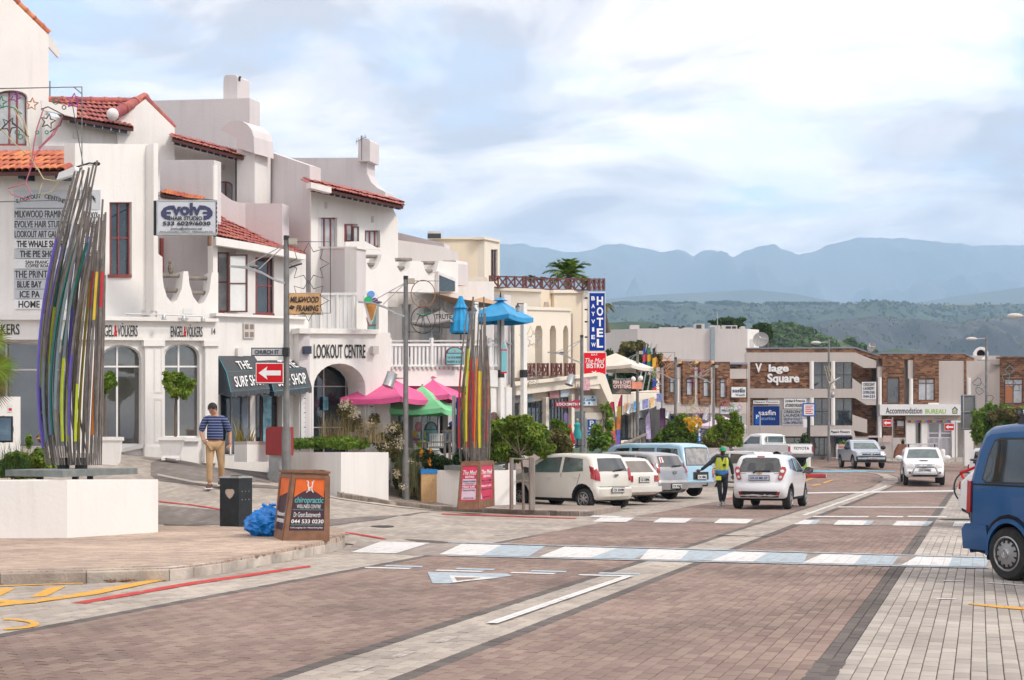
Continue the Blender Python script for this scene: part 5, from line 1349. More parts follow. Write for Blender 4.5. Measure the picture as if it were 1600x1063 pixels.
# ================================================================ FAR BRICK BUILDINGS
BRICK=brickmat('brown_face_brick',(0.10,0.040,0.022),(0.36,0.18,0.09),(0.17,0.12,0.09),0.30,0.125,0.10)
WBk=Pl(940,112,1230,112)
hW=thing('flat_roofed_building','plain grey white flat roofed building behind the brick wing','building',P(1070,690,113));hW.location.z=1.2
S_('wall',Pl(940,118,998,112.5),[(940,516),(996,514),(996,640),(940,640)],GREYW,hW,.4)
S_('wall',WBk,[(996,513.5),(1168,514),(1168,640),(996,640)],GREYW,hW,.4)
S_('end_wall',Pl(1166,112,1190,116),[(1166,514),(1186,515.5),(1186,640),(1166,640)],WHITE,hW,.4)
S_('pipe_duct',WBk,rect(1111,511,1117,640),mat('blue_grey_duct',(.28,.34,.38),.6),hW,.3,.3)
for x0,x1,y0 in ((985,999,508),(1030,1060,511.5),(1086,1101,506),(1110,1125,508.5),(1128,1152,508.5),(1068,1084,512),(1158,1164,510)):S_('roof_unit',Pl(940,114,1230,114),rect(x0,y0,x1,516),GREYW,hW,1.0)
for x0,x1,y0 in ((1088,1096,507.5),(1134,1142,510),(1144,1150,510)):S_('grille',Pl(940,113.9,1230,113.9),rect(x0,y0,x1,514),mat('dark_grille',(.05,.055,.06)),hW,.05,.05)
MB().tube([P(1121,514,113.5),P(1121,488,113.5)],.04,5).build('aerial',STEEL,hW)
S_('window',Pl(1166,112,1190,116),rect(1172,530,1178,545),GREYW,hW,.05,.03)
def dish(px,py,d,r,label,face=(-.3,-.9,.3)):
 o=thing('satellite_dish',label,'satellite dish',P(px,py+r*F/d,d));c=P(px,py,d);M=Vector(face).to_track_quat('Z','Y').to_matrix()
 MB().lathe([(0.001,-.06*r/.5),(.4*r,-.045*r/.5),(.75*r,0),(r,.09*r/.5),(r,.12*r/.5),(.7*r,.03)],c=c,n=22,M=M).build('reflector',mat('grey_dish',(.35,.34,.33),.5,.1),o,smooth=True)
 f=M@Vector((0,0,r*.8))+c
 mb=MB()
 for k in range(3):mb.tube([c+M@Vector((r*.95*math.cos(k*2.1),r*.95*math.sin(k*2.1),.1)),f],.02,4)
 mb.ell(f,(.07,.07,.1));mb.build('feed_horn',GREYW,o)
 MB().tube([c,c-Vector((0,-.1,r*1.25))],.06,6).build('mast',POLE,o)
dish(1189,531.5,100,.60,'round mesh satellite dish standing at the corner of the brown sign building')
dish(1362.5,543,97,.36,'small white satellite dish on the step of the brick parapet',(-.7,-.6,.2))
# west wing with brick piers
B1=Pl(1010,88,1168,93)
hB1=thing('brick_wing','two storey wing of brown brick piers and narrow windows with white round columns','building',B1.p(1100,700));hB1.location.z=1.0
S_('wall',B1,[(1006,570),(1168,569),(1168,634),(1006,634)],BRICK,hB1,.4,-.4)
S_('parapet',B1,rect(1140,576.5,1168,592),GREYP,hB1,.3,-.1);S_('parapet',B1,rect(1010,575,1020,630),GREYP,hB1,.3,-.1)
S_('coping',B1,rect(1138,566.5,1168,569.5),mat('blue_grey_coping',(.22,.25,.32),.6),hB1,.5,.1)
win_b=lambda pl,r,p,vb=(),hb=(),g=GLASS,fw=1.4,m=None,nm='window':window(pl,rect(*r),p,m or mat('near_black_frame',(.03,.022,.022),.5),fw,vb,hb,g,-.1,name=nm)
for (x0,x1,y0,y1),(a,b,c,d)in (((1041.5,1056.5,564,629.5),(1046,1056,590,615)),((1067,1085,564.5,631),(1072,1083.5,591.5,618.5)),((1093.5,1111,565,632.5),(1098,1109.5,590,620.5)),((1120,1140.5,565.5,634),(1124.5,1136,591.5,622))):
 S_('brick_pier',B1,rect(x0,y0,x1,y1),BRICK,hB1,.5,.3,[rect(a,c,b,d)]);window(B1,rect(a,c,b,d),hB1,mat('near_black_frame',(.03,.022,.022),.5),1.6,(),(598,),GLASS_L,.15)
for x0,x1 in ((1023,1031),(1058,1066.5),(1085.5,1093),(1111,1117)):
 S_('pier_head',B1,rect(x0,574,x1,591),GREYP,hB1,.4,.1);S_('column',B1,rect(x0+.8,591,x1-1,632),WHITE,hB1,.3,.05);S_('lamp',B1,rect(x0+1,563.5,x1-1,568),mat('orange_lamp_glass',(.75,.42,.2),.4),hB1,.3,.2)
S_('balcony_band',B1,rect(1012,629,1168,646),GREYP,hB1,.5,.15)
S_('ground_floor_wall',B1,rect(1006,645,1168,730),GREYP,hB1,.3,-1.2)
for x0,x1 in ((1018,1040),(1046,1060),(1072,1083),(1097,1112),(1118,1124)):S_('shop_window',B1,rect(x0,650,x1,690),GLASS,hB1,.1,-1.1)
for x0,x1 in ((1062,1067),(1086,1090),(1111,1115)):S_('column',B1,rect(x0,646,x1,725),WHITE2,hB1,.3,.0)
S_('brown_door',B1,rect(1018,648,1032,678),mat('aubergine_door',(.06,.03,.035),.6),hB1,.1,-.9)
for i,x in enumerate((1148,1153,1158)):S_('shop_drape',B1,rect(x,650,x+1.4,690),(REDL,mat('orange_drape',(.6,.25,.03)),mat('green_drape',(.03,.2,.1)))[i],hB1,.1,-.9)
sw=S_('sign_panel',B1,rect(1143,605,1165.5,621),BOARD,hB1,.08,.05);text('sasfin',sw,B1,(1144.5,607,1164,613.5),NAVY,.065,.02);text('Wealth',sw,B1,(1149,615.5,1164,619.3),INK,.065)
sp=S_('sign_panel',B1,rect(1126,635,1158,647),mat('pale_blue_sign',(.50,.53,.57),.5,.05),hB1,.08,.25);text('PRIVATE NO',sp,B1,(1128,640,1157,644),INK,.265)
# Village Square
V=Pl(1165,95,1380,95)
hV=thing('shopping_centre','brown brick and concrete shopping centre with white sign letters on its upper panel','building',V.p(1270,716));hV.location.z=1.1
S_('core_wall',V,[(1168,546),(1336,546),(1374,556),(1374,720),(1168,720)],BRICK,hV,.4,-1.6)
S_('parapet',V,[(1168,545),(1337,544),(1372,556),(1372,562),(1337,552),(1168,551.5)],BRICK,hV,.5,-.05)
S_('coping',V,[(1167,543.5),(1337,542.5),(1373,555),(1373,556.5),(1337,544.5),(1167,545.2)],mat('blue_grey_coping',(.22,.25,.32)),hV,.6,.0)
S_('spandrel_band',V,[(1165,551),(1336,551),(1369,564),(1369,575),(1350,575),(1333,566),(1165,566)],GREYP,hV,.4,.1)
S_('spandrel_band',V,[(1165,607.5),(1332,607.5),(1332,591),(1369,618),(1369,633),(1354,633),(1336,622),(1165,622)],GREYP,hV,.4,.1)
S_('spandrel_band',V,[(1165,665),(1332,665),(1337,684),(1374,684),(1374,700),(1332,690),(1332,682),(1165,682)],GREYP,hV,.4,.1)
S_('stair_parapet',V,[(1332,648),(1355,656),(1355,677),(1332,672)],GREYP,hV,.3,.05)
S_('pier',V,rect(1165,551,1172,716),GREYP,hV,.4,.15);S_('brick_panel',V,rect(1172,565,1264,608),BRICK,hV,.4,-.02);S_('brick_panel',V,rect(1172,621,1200,665),BRICK,hV,.4,-.02);S_('brick_panel',V,rect(1200,621,1266,665),GREYP,hV,.4,-.03)
for x0,x1 in ((1265,1271.5),(1298,1305)):
 for y0,y1 in ((565,608),(622,665)):MB().tube([V.p((x0+x1)/2,y0,.0),V.p((x0+x1)/2,y1,.0)],.16,12).build('column',WHITE,hV,smooth=True)
for x0,x1 in ((1271,1298),(1305,1332)):
 for y0,y1 in ((565,608),(622,666)):win_b(V,(x0,y0,x1,y1),hV,((x0+x1)/2,),(y0+21,),GLASS)
for x0,x1,y0,y1 in ((1364,1369,575,592),(1364,1369,634,655)):S_('dark_opening',V,rect(x0,y0,x1,y1),DARK,hV,.1,-1.1)
for x0,x1 in ((1200,1262),(1272,1296),(1304,1330)):win_b(V,(x0,683,x1,712),hV,[x0+(x1-x0)*k/3 for k in (1,2)],(),GLASS,nm='shop_window')
S_('ground_floor_wall',V,rect(1165,682,1375,725),GREYP,hV,.3,-.7)
for s,r,b in (('V',(1180,568,1190.5,582),.035),('lage',(1201,569.5,1232.5,584.5),.035),('Square',(1199,584,1249,602),.035)):text(s,hV,V,r,WHL,.05,b,ext=.03)
sf=S_('sign_panel',V,rect(1177,635,1218,665),mat('deep_blue_sign',(.006,.035,.19),.6,.05,spec=.15),hV,.1,.02);S_('sign_frame',V,rect(1176,634,1219,666),STEEL,sf,.12,.015,[rect(1177.3,635.3,1217.7,664.7)])
text('sasfin',sf,V,(1185,641,1212,649),WHL,.035,.01);text('securities',sf,V,(1187,651.5,1211,656.5),mat('pale_blue_lettering',(.35,.48,.65),.5),.035)
for s,r,m in (("Pippa's Flowers",(1177,626,1218,631.5),BOARD),('Jordaan & Pretorius|ATTORNEYS PROKUREURS',(1225,623,1260,638.5),BOARD),('CRESCENT|LAUNDRY|DROP & COLLECT|COIN OPERATED',(1222.5,640,1256,665),BOARDG),("Pippa's Flowers",(1296.5,671.5,1330,680),BOARD),('CRESCENT|LAUNDRY|DOWN STAIRS|044-533',(1347,597,1369,624),BOARD)):
 p_=S_('sign_panel',V,rect(*r),m,hV,.1,.13);ls=s.split('|')
 for j,l in enumerate(ls):
  a,b=r[1]+1.3+(r[3]-r[1]-2)*j/len(ls),r[1]+1+(r[3]-r[1]-2)*(j+.82)/len(ls);text(l,p_,V,(r[0]+2,a,r[2]-2,b),INK if j<2 else NAVY,.145,.015)
S_('sign_panel',V,rect(1297,681,1330,683),NAVY,hV,.1,.13)
# bureau block and right brick end
N_=Pl(1370,95.5,1620,95.5)
hN=thing('bureau_building','concrete and brick block with a long white accommodation bureau sign over its doors','building',N_.p(1450,717));hN.location.z=1.1
S_('core_wall',N_,rect(1371,556,1562,730),GREYP,hN,.4,-.6)
S_('parapet',N_,[(1371,553),(1506,553),(1522,561),(1522,564),(1371,561)],BRICK,hN,.5,-.02);S_('coping',N_,[(1371,551.5),(1507,551.5),(1523,560),(1523,561),(1506,553),(1371,553)],mat('blue_grey_coping',(.22,.25,.32)),hN,.6,0)
for x0,x1,y0,w,vb,hb in ((1379,1413,558,(1385.5,590,1405.5,631),(),()),(1428,1467,559,(1434,591.5,1460.5,626.5),(1447,),(599,))):
 S_('brick_pier',N_,rect(x0,y0,x1,633),BRICK,hN,.4,.2,[rect(*w)]);window(N_,rect(*w),hN,BRWN,1.6,vb,hb,GLASS if not vb else GLASS_L,.08)
S_('concrete_panel',N_,rect(1467,564,1507,633),GREYP,hN,.3,.12);S_('concrete_panel',N_,rect(1371,573,1379,590),GREYP,hN,.3,.1);S_('concrete_panel',N_,rect(1510,564,1562,690),GREYP,hN,.3,.12);S_('concrete_panel',N_,rect(1419,563,1427,592),GREYP,hN,.3,.1)
for x,y0,y1 in ((1374.5,590,718),(1423.5,592,632),(1514,591,640)):MB().tube([N_.p(x,y0,.1),N_.p(x,y1,.1)],.15,12).build('column',WHITE,hN,smooth=True)
S_('brick_return',N_,rect(1506.5,562,1509.5,633),BRICK,hN,.3,.15)
sg=S_('sign_board',N_,rect(1375,632,1502.5,649),BOARD,hN,.8,.7);text('Accommodation',sg,N_,(1384,637,1441,646.5),INK,.71,.01);text('BUREAU',sg,N_,(1446,639.5,1478,646.5),mat('lime_lettering',(.28,.50,.02),.5),.71,.015)
S_('house_emblem',N_,[(1487,640.5),(1492,635.5),(1497,640.5),(1495.8,640.5),(1495.8,646.5),(1488.3,646.5),(1488.3,640.5)],INK,sg,.01,.712,[[(1489.3,640.5),(1492,637.8),(1494.8,640.5),(1494.8,645.6),(1489.3,645.6)]]);text('@',sg,N_,(1490,640,1494.4,645),mat('lime_lettering',(.28,.50,.02)),.715,.02)
S_('ac_box',N_,rect(1451,629.5,1467,633),WHITE,hN,.3,.4)
S_('lintel',N_,rect(1416,650,1503,657),mat('warm_grey_lintel',(.36,.30,.26),.8),hN,.3,.4);text('27 Main Street',hN,N_,(1461,653.5,1478,655),INK,.41)
for i in range(24):S_('stripe',N_,rect(1418+i*2.75,657.2,1420.7+i*2.75,660.2),[REDL,NAVY,mat('lime_lettering',(.28,.50,.02)),WO,BLUE,WP][i*7%6],hN,.02,.42)
for x0,x1 in ((1416,1430),(1440,1449.5),(1487.5,1496)):S_('shop_pier',N_,rect(x0,657,x1,720),WHITE2,hN,.3,.3)
win_b(N_,(1430,660,1440,695),hN,(),(),GLASS_G,1,TRIM);S_('under_panel',N_,rect(1430,695,1440,720),WHITE2,hN,.2,.1)
for x0,x1 in ((1450,1468.5),(1468.5,1487.5)):
 dr=window(N_,rect(x0,660,x1,718),hN,mat('pale_lilac_frame',(.62,.6,.66),.5),1.8,(),(677,684),GLASS_G,.1,name='door')
 for k in range(8):S_('gate_bar',N_,rect(x0+2.4+k*1.9,684,x0+3.2+k*1.9,717),mat('pale_lilac_frame',(.62,.6,.66)),dr,.03,.18)
S_('recess',N_,rect(1380,650,1416,690),BRICK,hN,.2,-.1);win_b(N_,(1399,655,1414,680),hN,(),(),GLASS);S_('notice',N_,rect(1402,658,1412,666),BOARDG,hN,.02,.0)
S_('plinth',N_,rect(1371,684,1416,720),GREYP,hN,.3,.3)
S_('notice_panel',N_,rect(1357,681,1372,691),mat('pale_pink_board',(.55,.42,.40),.6,.2,9),hN,.05,.6);S_('notice_panel',N_,rect(1380,681,1394,691),mat('pale_pink_board',(.55,.42,.40)),hN,.05,.6)
fl_=thing('planter','terracotta planter with a spiky green plant beside the bureau door','planter',P(1410,717,93.5));Np=Pl(1370,93.5,1450,93.5)
S_('box',Np,[(1400,705),(1406,694),(1417,694),(1417,720),(1398,720)],mat('terracotta',(.22,.09,.055),.8,.2),fl_,.5);blades([Np.p(1411+rnd.uniform(-2,2),694,-.2)for _ in range(26)],.5,.07,4,.7).build('plant',LEAFD,fl_)
bol=thing('bollard','white round topped bollard in front of the bureau doors','bollard',GT(1473,722));q0=GT(1473,722)
MB().lathe([(.17,-.05),(.17,.72),(.16,.80),(.11,.87),(.001,.9)],c=q0,n=16).build('post',WHITE,bol,smooth=True);MB().lathe([(.21,0),(.21,.06),(.18,.08)],c=q0,n=16).build('foot',WHITE2,bol)
RB=Pl(1555,94.5,1680,92.5)
hR=thing('brick_building','brown brick building at the right edge with a white barred window','building',RB.p(1600,700));hR.location.z=1.1
S_('wall',RB,rect(1562,559,1680,730),BRICK,hR,.4,0,[rect(1569,592,1598,631)]);window(RB,rect(1569,592,1598,631),hR,BRWN,1.6,(1583,),(601,),GLASS_L,-.1);S_('tile_edge',RB,rect(1556,557.5,1680,560),BRICK,hR,.6,.1)
S_('board',RB,rect(1571,603,1582,628),mat('orange_brown_board',(.42,.16,.06),.6),hR,.03,-.07)
S_('wall',Pl(1500,97,1562,95),rect(1512,562,1562,570),GREYP,hR,.4)
vd=thing('roof_vent','white roof cowl with a round dark mouth above the concrete wall','vent',P(1530,562,97));MB().lathe([(.5,0),(.5,.9),(.3,.9),(.3,.5)],c=P(1531,555,97),n=18,M=Vector((-.25,-1,.05)).to_track_quat('Z','Y').to_matrix()).build('cowl',WHITE,vd,smooth=True);MB().lathe([(.001,.55),(.3,.55)],c=P(1531,555,97),n=18,M=Vector((-.25,-1,.05)).to_track_quat('Z','Y').to_matrix()).build('mouth',DARK,vd);MB().box(P(1531,563,97),(.9,.9,.5)).build('curb',WHITE,vd)
# distant lamps with round heads
for px,d,yt,hd,lab in ((1295,92,530,-23,'grey lamp pole with two flat round heads in front of the shopping centre'),(1541,84,524,-27,'tall grey lamp pole with an oval head in front of the right concrete wall'),(1621,60,488,-42,'street lamp outside the right edge whose oval head reaches into view')):
 b=P(px,708,d);zt=P(px,yt,d).z;zb=Z(b.x,b.y);o=thing('street_lamp',lab,'street lamp',(b.x,b.y,zb),'oval headed lamps at the junction')
 MB().tube([(b.x,b.y,zb),(b.x,b.y,zb+1.2),(b.x,b.y,zb+1.3),(b.x,b.y,zt)],[.13,.13,.09,.075],10).build('pole',POLE,o,smooth=True)
 h=P(px+hd*.72,yt+6,d)
 MB().tube([(b.x,b.y,zt-.2),(h.x,h.y,h.z)],.035,6).build('arm',STEEL,o);MB().ell((h.x-.15,h.y,h.z),(.36,.22,.13),14,7).build('lamp_head',mat('pale_lamp_head',(.55,.54,.52),.4),o,smooth=True)
 if px<1300:
  h2=P(px+18,590,d);MB().tube([P(px,600,d),h2],[.16,.03],6).build('luminaire_wing',STEEL,o);MB().ell(P(px+6,617,d),(.15,.15,.22)).build('floodlight',STEEL,o,smooth=True)
lc=tangle([WIRE,mat('teal_rope_light',(.1,.3,.3),.5)],7,1.6,3.6,4.6)
o=bpy.data.objects['street_lamp.009']if 'street_lamp.009' in bpy.data.objects else None
dc=thing('wire_decoration','loops of dark and teal wire hung on the pale concrete wall by the tall lamp','wire decoration',P(1530,690,83.6));g=random.Random(5)
for x,y in ((1527,598),(1532,605),(1530,612),(1546,622),(1572,590),(1580,600),(1588,606),(1578,578)):
 c=P(x,y,83.6);MB().tube([c+Vector((g.uniform(.15,.32)*math.cos(t),0,g.uniform(.15,.32)*math.sin(t)))for t in np.linspace(0,6.28,9)[:-1]],.018,4,closed=True,cap=False).build('wire_figure',g.choice([WIRE,mat('teal_rope_light',(.1,.3,.3)),WIRE]),dc)
for x in (1310,1316,1322):MB().tube([P(1300-12+(x-1310)*.6,572,91.8),P(1292+(x-1310)*.7,588,91.8),P(1298+(x-1310)*.7,608,91.8)],.02,4).build('wire_figure',WY,dc)
# flat road furniture at the junction
def arrow_sign(o,pl,r,off=0.0,back=True):
 x0,y0,x1,y1=r;w,h=x1-x0,y1-y0
 S_('panel',pl,rect(*r),WHL,o,.02,off);S_('face',pl,rect(x0+w*.03,y0+h*.05,x1-w*.03,y1-h*.05),REDL,o,.006,off+.006)
 cy=(y0+y1)/2;S_('arrow',pl,[(x0+w*.10,cy),(x0+w*.42,y0+h*.18),(x0+w*.38,cy-h*.12),(x0+w*.90,cy-h*.12),(x0+w*.90,cy+h*.12),(x0+w*.38,cy+h*.12),(x0+w*.42,y0+h*.82)],WHL,o,.006,off+.012)
for px,r,d,lab in ((1394.5,(1379.5,655.5,1393,666.5),90,'small red one way arrow sign left of the bureau doors'),(1493,(1476,662,1491,673),88,'small red one way arrow sign right of the bureau doors')):
 b=P(px,716,d);o=thing('one_way_sign',lab,'road sign',(b.x,b.y,Z(b.x,b.y)));MB().tube([(b.x,b.y,Z(b.x,b.y)),P(px,r[1]-3,d)],.045,8).build('post',STEEL,o);arrow_sign(o,Pl(1370,d-.1,1500,d-.1),r)
S_('street_name_plate',Pl(1470,88,1510,88),rect(1486,657.5,1501,660.5),BOARD,o,.05)
bb=thing('sign_board','grey back of a large road sign on two posts in front of the bureau block','road sign',GT(1515,730));BBp=Pl(1490,80,1540,80)
S_('panel',BBp,rect(1502,617,1526,672),mat('grey_sheet_metal',(.17,.175,.18),.5,.15),bb,.08)
for x in (1505.5,1525):S_('post',BBp,rect(x-.8,616,x+.8,728),STEEL,bb,.07,.08)
for y in (617,643,669):S_('rail',BBp,rect(1502,y,1526,y+1.3),STEEL,bb,.05,.06)
S_('wall_piece',Pl(1490,84,1540,84),rect(1508,671,1521,728),WHITE,None,.3,label='short white wall end under the grey road sign board',cat='wall')
pk=thing('parking_sign','blue framed notice with red text on a dark post before the laundry signs','road sign',GT(1263,722));PKp=Pl(1240,88,1290,88)
S_('panel',PKp,rect(1254,630,1274,651),mat('sign_blue',(.012,.10,.40),.6,spec=.15),pk,.06);S_('face',PKp,rect(1256,632,1272,649),BOARD,pk,.01,.012)
for i in range(5):S_('text_line',PKp,rect(1258.5,634+i*2.9,1270-(i%2)*2,635.3+i*2.9),REDL,pk,.004,.016)
S_('post',PKp,rect(1261,651,1266,724),BLACK,pk,.12,-.03);S_('notice',PKp,rect(1255.5,655,1261,668),BOARD,pk,.03)
pb=thing('parking_sign','blue parking sign on a steel pole in front of the blue sign board','road sign',GT(1187.5,722));PBp=Pl(1170,80,1200,80)
S_('post',PBp,rect(1187,647,1188.6,724),STEEL,pb,.06);S_('panel',PBp,rect(1180,647,1187,663),mat('sign_blue',(.02,.12,.38)),pb,.03,.02);text('P',pb,PBp,(1181.5,648.5,1185.5,654.5),WHL,.03,.02)
ab=thing('a_board','pink and white pavement board by the shopping centre entrance','pavement sign',GT(1316,716));ABp=Pl(1300,88,1340,88)
S_('panel',ABp,[(1308,695),(1326,694),(1326,710),(1307,711)],mat('pale_pink_board',(.55,.42,.40)),ab,.05);
for x in (1308,1325.5):S_('leg',ABp,rect(x-.7,694,x+.7,717),WHITE,ab,.05,.01)
text('Fresh Flowers',ab,ABp,(1311,697,1324,700),REDL,.012)
tn=thing('traffic_sign','white framed board on the red and white traffic island','road sign',GT(1258,746));TNp=Pl(1240,70,1280,70)
S_('panel',TNp,rect(1250.5,715,1264,738),BOARD,tn,.04);S_('picture',TNp,rect(1254.5,722,1261,734),mat('lime_lettering',(.28,.50,.02)),tn,.01,.01);S_('post',TNp,rect(1264,714,1267,746),WHITE,tn,.1)
# ================================================================ TREES AND PLANTS AT A DISTANCE
def tree(name,label,cat,trunk,clumps,n,size,m,group=None,seed=1,limbs=True,tm=None,aspect=1.8):
 """trunk: points from the ground up with radii; limbs run into the clumps"""
 b=Vector(trunk[0][0]);o=thing(name,label,cat,b,group)
 MB().tube([t[0]for t in trunk],[t[1]for t in trunk],8).build('trunk',tm or BARK,o,smooth=True)
 if limbs:
  top=Vector(trunk[-1][0]);r=trunk[-1][1]
  for c,_ in clumps[:9]:
   c=Vector(c);mid=top.lerp(c,.5)+Vector((0,0,-.06*(c-top).length));MB().tube([top-Vector((0,0,.1)),mid,c],[r*.7,r*.45,r*.15],5).build('limb',tm or BARK,o)
 leaf_obj('crown',clumps,n,size,m,o,seed,aspect=aspect);return o
def cl(pts,d,jit=.4,seed=0):
 """clumps given as pixel x, y and pixel radii at depth d"""
 g=random.Random(seed);k=d/F
 return [(tuple(P(x,y,d+g.uniform(-jit,jit))),(rx*k,(rx+ry)/2*k,ry*k))for x,y,rx,ry in pts]
d=74
tree('street_tree','dark green tree with yellow tips behind the big cream parasol','tree',[(P(990,706,d),.16),(P(990,640,d),.12)],
cl([(985,548,18,14),(1003,545,10,10),(970,560,10,10),(1012,565,12,14),(990,575,26,16),(1000,600,26,18),(970,600,24,20),(1028,562,7,9),(953,552,6,5),(965,625,20,16)],d),9000,.13,LEAFD,seed=3)
leaf_obj('young_foliage',cl([(985,543,16,10),(1003,541,9,6),(1010,560,9,8),(970,556,8,8),(1029,560,6,7)],d-.5),420,.15,LEAFB,bpy.data.objects['street_tree'],5)
d=118
for i,(x,y,rx,ry)in enumerate(((1138,503,22,7),(1190,512,14,7),(1199,521,7,6))):tree('roof_tree',['rounded dark treetop behind the roof units of the white building','dark treetop behind the mesh satellite dish','small dark treetop right of the mesh satellite dish'][i],'tree',[(P(x,560,d+6),.2),(P(x,520,d+6),.15)],cl([(x,y,rx,ry),(x-rx*.5,y+4,rx*.6,ry),(x+rx*.5,y+4,rx*.6,ry)],d+6),1300,.2,LEAFD,seed=20+i,limbs=False)
# ---- palms on the hotel terrace
def palm(label,base,crown,nf,L_,seed,m=LEAF,tr=.14,droop=1.0,leaflet=.28,w=.03,up=.5,nl=26):
 o=thing('palm_tree',label,'palm',base,'palms');g=random.Random(seed);base,crown=Vector(base),Vector(crown)
 MB().tube([base,base.lerp(crown,.5),crown],[tr*1.15,tr,tr*.9],9).build('trunk',BARK,o,smooth=True)
 for k in range(nf):
  a=2*math.pi*k/nf+g.uniform(-.25,.25);e=g.uniform(-.25,1.25)*up+.25;l=L_*g.uniform(.75,1.1);dx=Vector((math.cos(a),math.sin(a),0))
  pts=[]
  for i in range(9):
   t=i/8;pts.append(crown+dx*l*(t*math.cos(e))+Vector((0,0,l*(t*math.sin(e)-droop*.55*t*t))))
  mb=MB();mb.tube(pts,[.022*(1-.8*i/8)for i in range(9)],4)
  for i in range(nl):
   t=.12+.88*i/nl;j=min(7,int(t*8));p=pts[j].lerp(pts[j+1],t*8-j);tg=(pts[j+1]-pts[j]).normalized();sd=tg.cross(Vector((0,0,1))).normalized()
   for s in (-1,1):
    ll=leaflet*l/1.8*math.sin(math.pi*(.12+.85*t))*g.uniform(.8,1.1);q=p+(sd*s*.8+tg*.55+Vector((0,0,g.uniform(-.35,.1)))).normalized()*ll;c=tg*w
    mb.add([p-c,p+c,q],[(0,1,2)])
  mb.build('frond',m,o)
 return o
palm('feathery palm standing above the hotel terrace railing',P(888,462,60),P(889,430,60),24,1.6,4,LEAF,.14,.95,.6,.045,.9)
palm('drooping bronze palm behind the blue hotel sign',P(950,520,61),P(941,478,61),16,.9,6,LEAFB,.12,1.6,.4,.03,.5)
for i,(x,y)in enumerate(((829,436),(918,442),(845,438))):palm(['low palm tuft at the left end of the hotel terrace railing','low palm tuft at the right end of the hotel terrace railing','smallest palm tuft between the left tuft and the feathery palm'][i],P(x,y+12,59),P(x,y,59),10,.5,8+i,LEAFD,.05,.9,.5,.03,.6,14)
# ---- trees and bushes along the parked cars
d=47
tree('young_tree','slender young tree with loose leaf clumps beside the blue parking sign','tree',[(GT(938,722,f2),.04),(P(941,690,46),.03),(P(945,640,46),.02)],cl([(948,642,9,12),(950,665,8,10),(932,672,10,11),(940,690,17,12),(950,685,8,10),(925,695,8,9)],46),2000,.085,LEAF,seed=6)
d=63
tree('bushy_tree','broad bushy green tree behind the light blue minibus','tree',[(GT(1060,716),.10),(P(1062,690,d),.08)],cl([(1060,672,22,17),(1045,680,16,16),(1078,682,16,16),(1066,655,8,9),(1040,696,14,8),(1085,695,12,10),(1028,690,9,8),(1060,695,24,14)],d),9000,.10,LEAF,seed=7)
leaf_obj('yellow_blossom',cl([(1075,656,9,5),(1088,657,9,6),(1094,663,4,5),(1082,662,10,5),(1091,672,5,6),(1080,670,6,5)],62),200,.09,YFLOW,bpy.data.objects['bushy_tree'],8)
d=58
tree('street_tree','bright green small tree with a leaning bare trunk behind the attendant','tree',[(GT(1148,722),.09),(P(1143,704,d),.075),(P(1138,688,d),.065)],cl([(1138,672,16,13),(1122,676,14,12),(1150,678,10,14),(1126,658,7,8),(1148,655,7,12),(1158,668,5,7),(1140,690,16,8),(1112,680,8,9),(1135,664,10,8)],d),6500,.095,LEAFY,seed=9)
hg=leaf_obj('hedge',cl([(1108,692,13,9),(1098,690,8,8),(1120,694,8,6)],66),1200,.13,LEAFB,None,10,label='low bronze hedge behind the parking attendant',cat='hedge')
wl_=Pl(1080,65,1150,65);S_('garden_wall',wl_,rect(1094,700,1150,728),GREYW,None,.3,label='low grey garden wall behind the parking attendant',cat='wall')
fr=Pl(1120,70,1200,70);fx=thing('flower_tub','stone tub of pink flowers by the shopping centre steps','planter',P(1180,712,70));MB().lathe([(.18,-.5),(.3,0),(.34,.05),(.3,.02)],c=P(1178,696,70),n=14).build('tub',GREYP,fx,smooth=True);leaf_obj('blossom',cl([(1176,688,7,5),(1181,690,6,5),(1172,692,5,4)],70),260,.13,leafmat('pink_flower',(.7,.12,.2),(.8,.25,.3)),fx,11);leaf_obj('foliage',cl([(1177,694,9,4),(1168,693,5,4)],70),240,.13,LEAF,fx,12)
for i,(px,d,r,m,n,lab)in enumerate(((1240,90,[(1236,697,14,5),(1252,700,10,6),(1262,703,5,6)],LEAFD,1400,'clipped dark hedge under the laundry signs'),(1560,78,[(1527,665,10,12),(1540,650,14,14),(1560,655,16,18),(1532,682,14,10),(1575,650,18,16),(1600,655,20,20),(1625,650,20,22),(1550,675,16,12),(1524,648,6,7),(1546,636,5,6)],LEAF,12000,'big leafy bush at the right above the blue van'),(1320,90,[(1315,697,8,5),(1318,693,5,4)],LEAFY,300,'small yellow green bush by the pavement board'),(1266,88,[(1258,686,8,10),(1252,692,6,6)],LEAFD,260,'thin shrub on the dark sign post'))):
 leaf_obj('bush' if i else 'hedge',cl(r,d,.6,i),n,.13 if i==1 else .12,m,None,50+i,label=lab,cat='bush' if i else 'hedge')
leaf_obj('young_foliage',cl([(1570,645,14,8),(1590,648,16,10),(1550,650,8,7),(1615,640,14,8),(1560,668,8,6)],77),2600,.13,LEAFB,bpy.data.objects['bush'],60)
lp=parasol('parasol','lilac striped parasol behind the bright green small tree',P(1130,650,75),1.5,0,.55,mat('lilac_canvas',(.62,.50,.60),.7,.1),4,.3,zb=.9,vent=False)
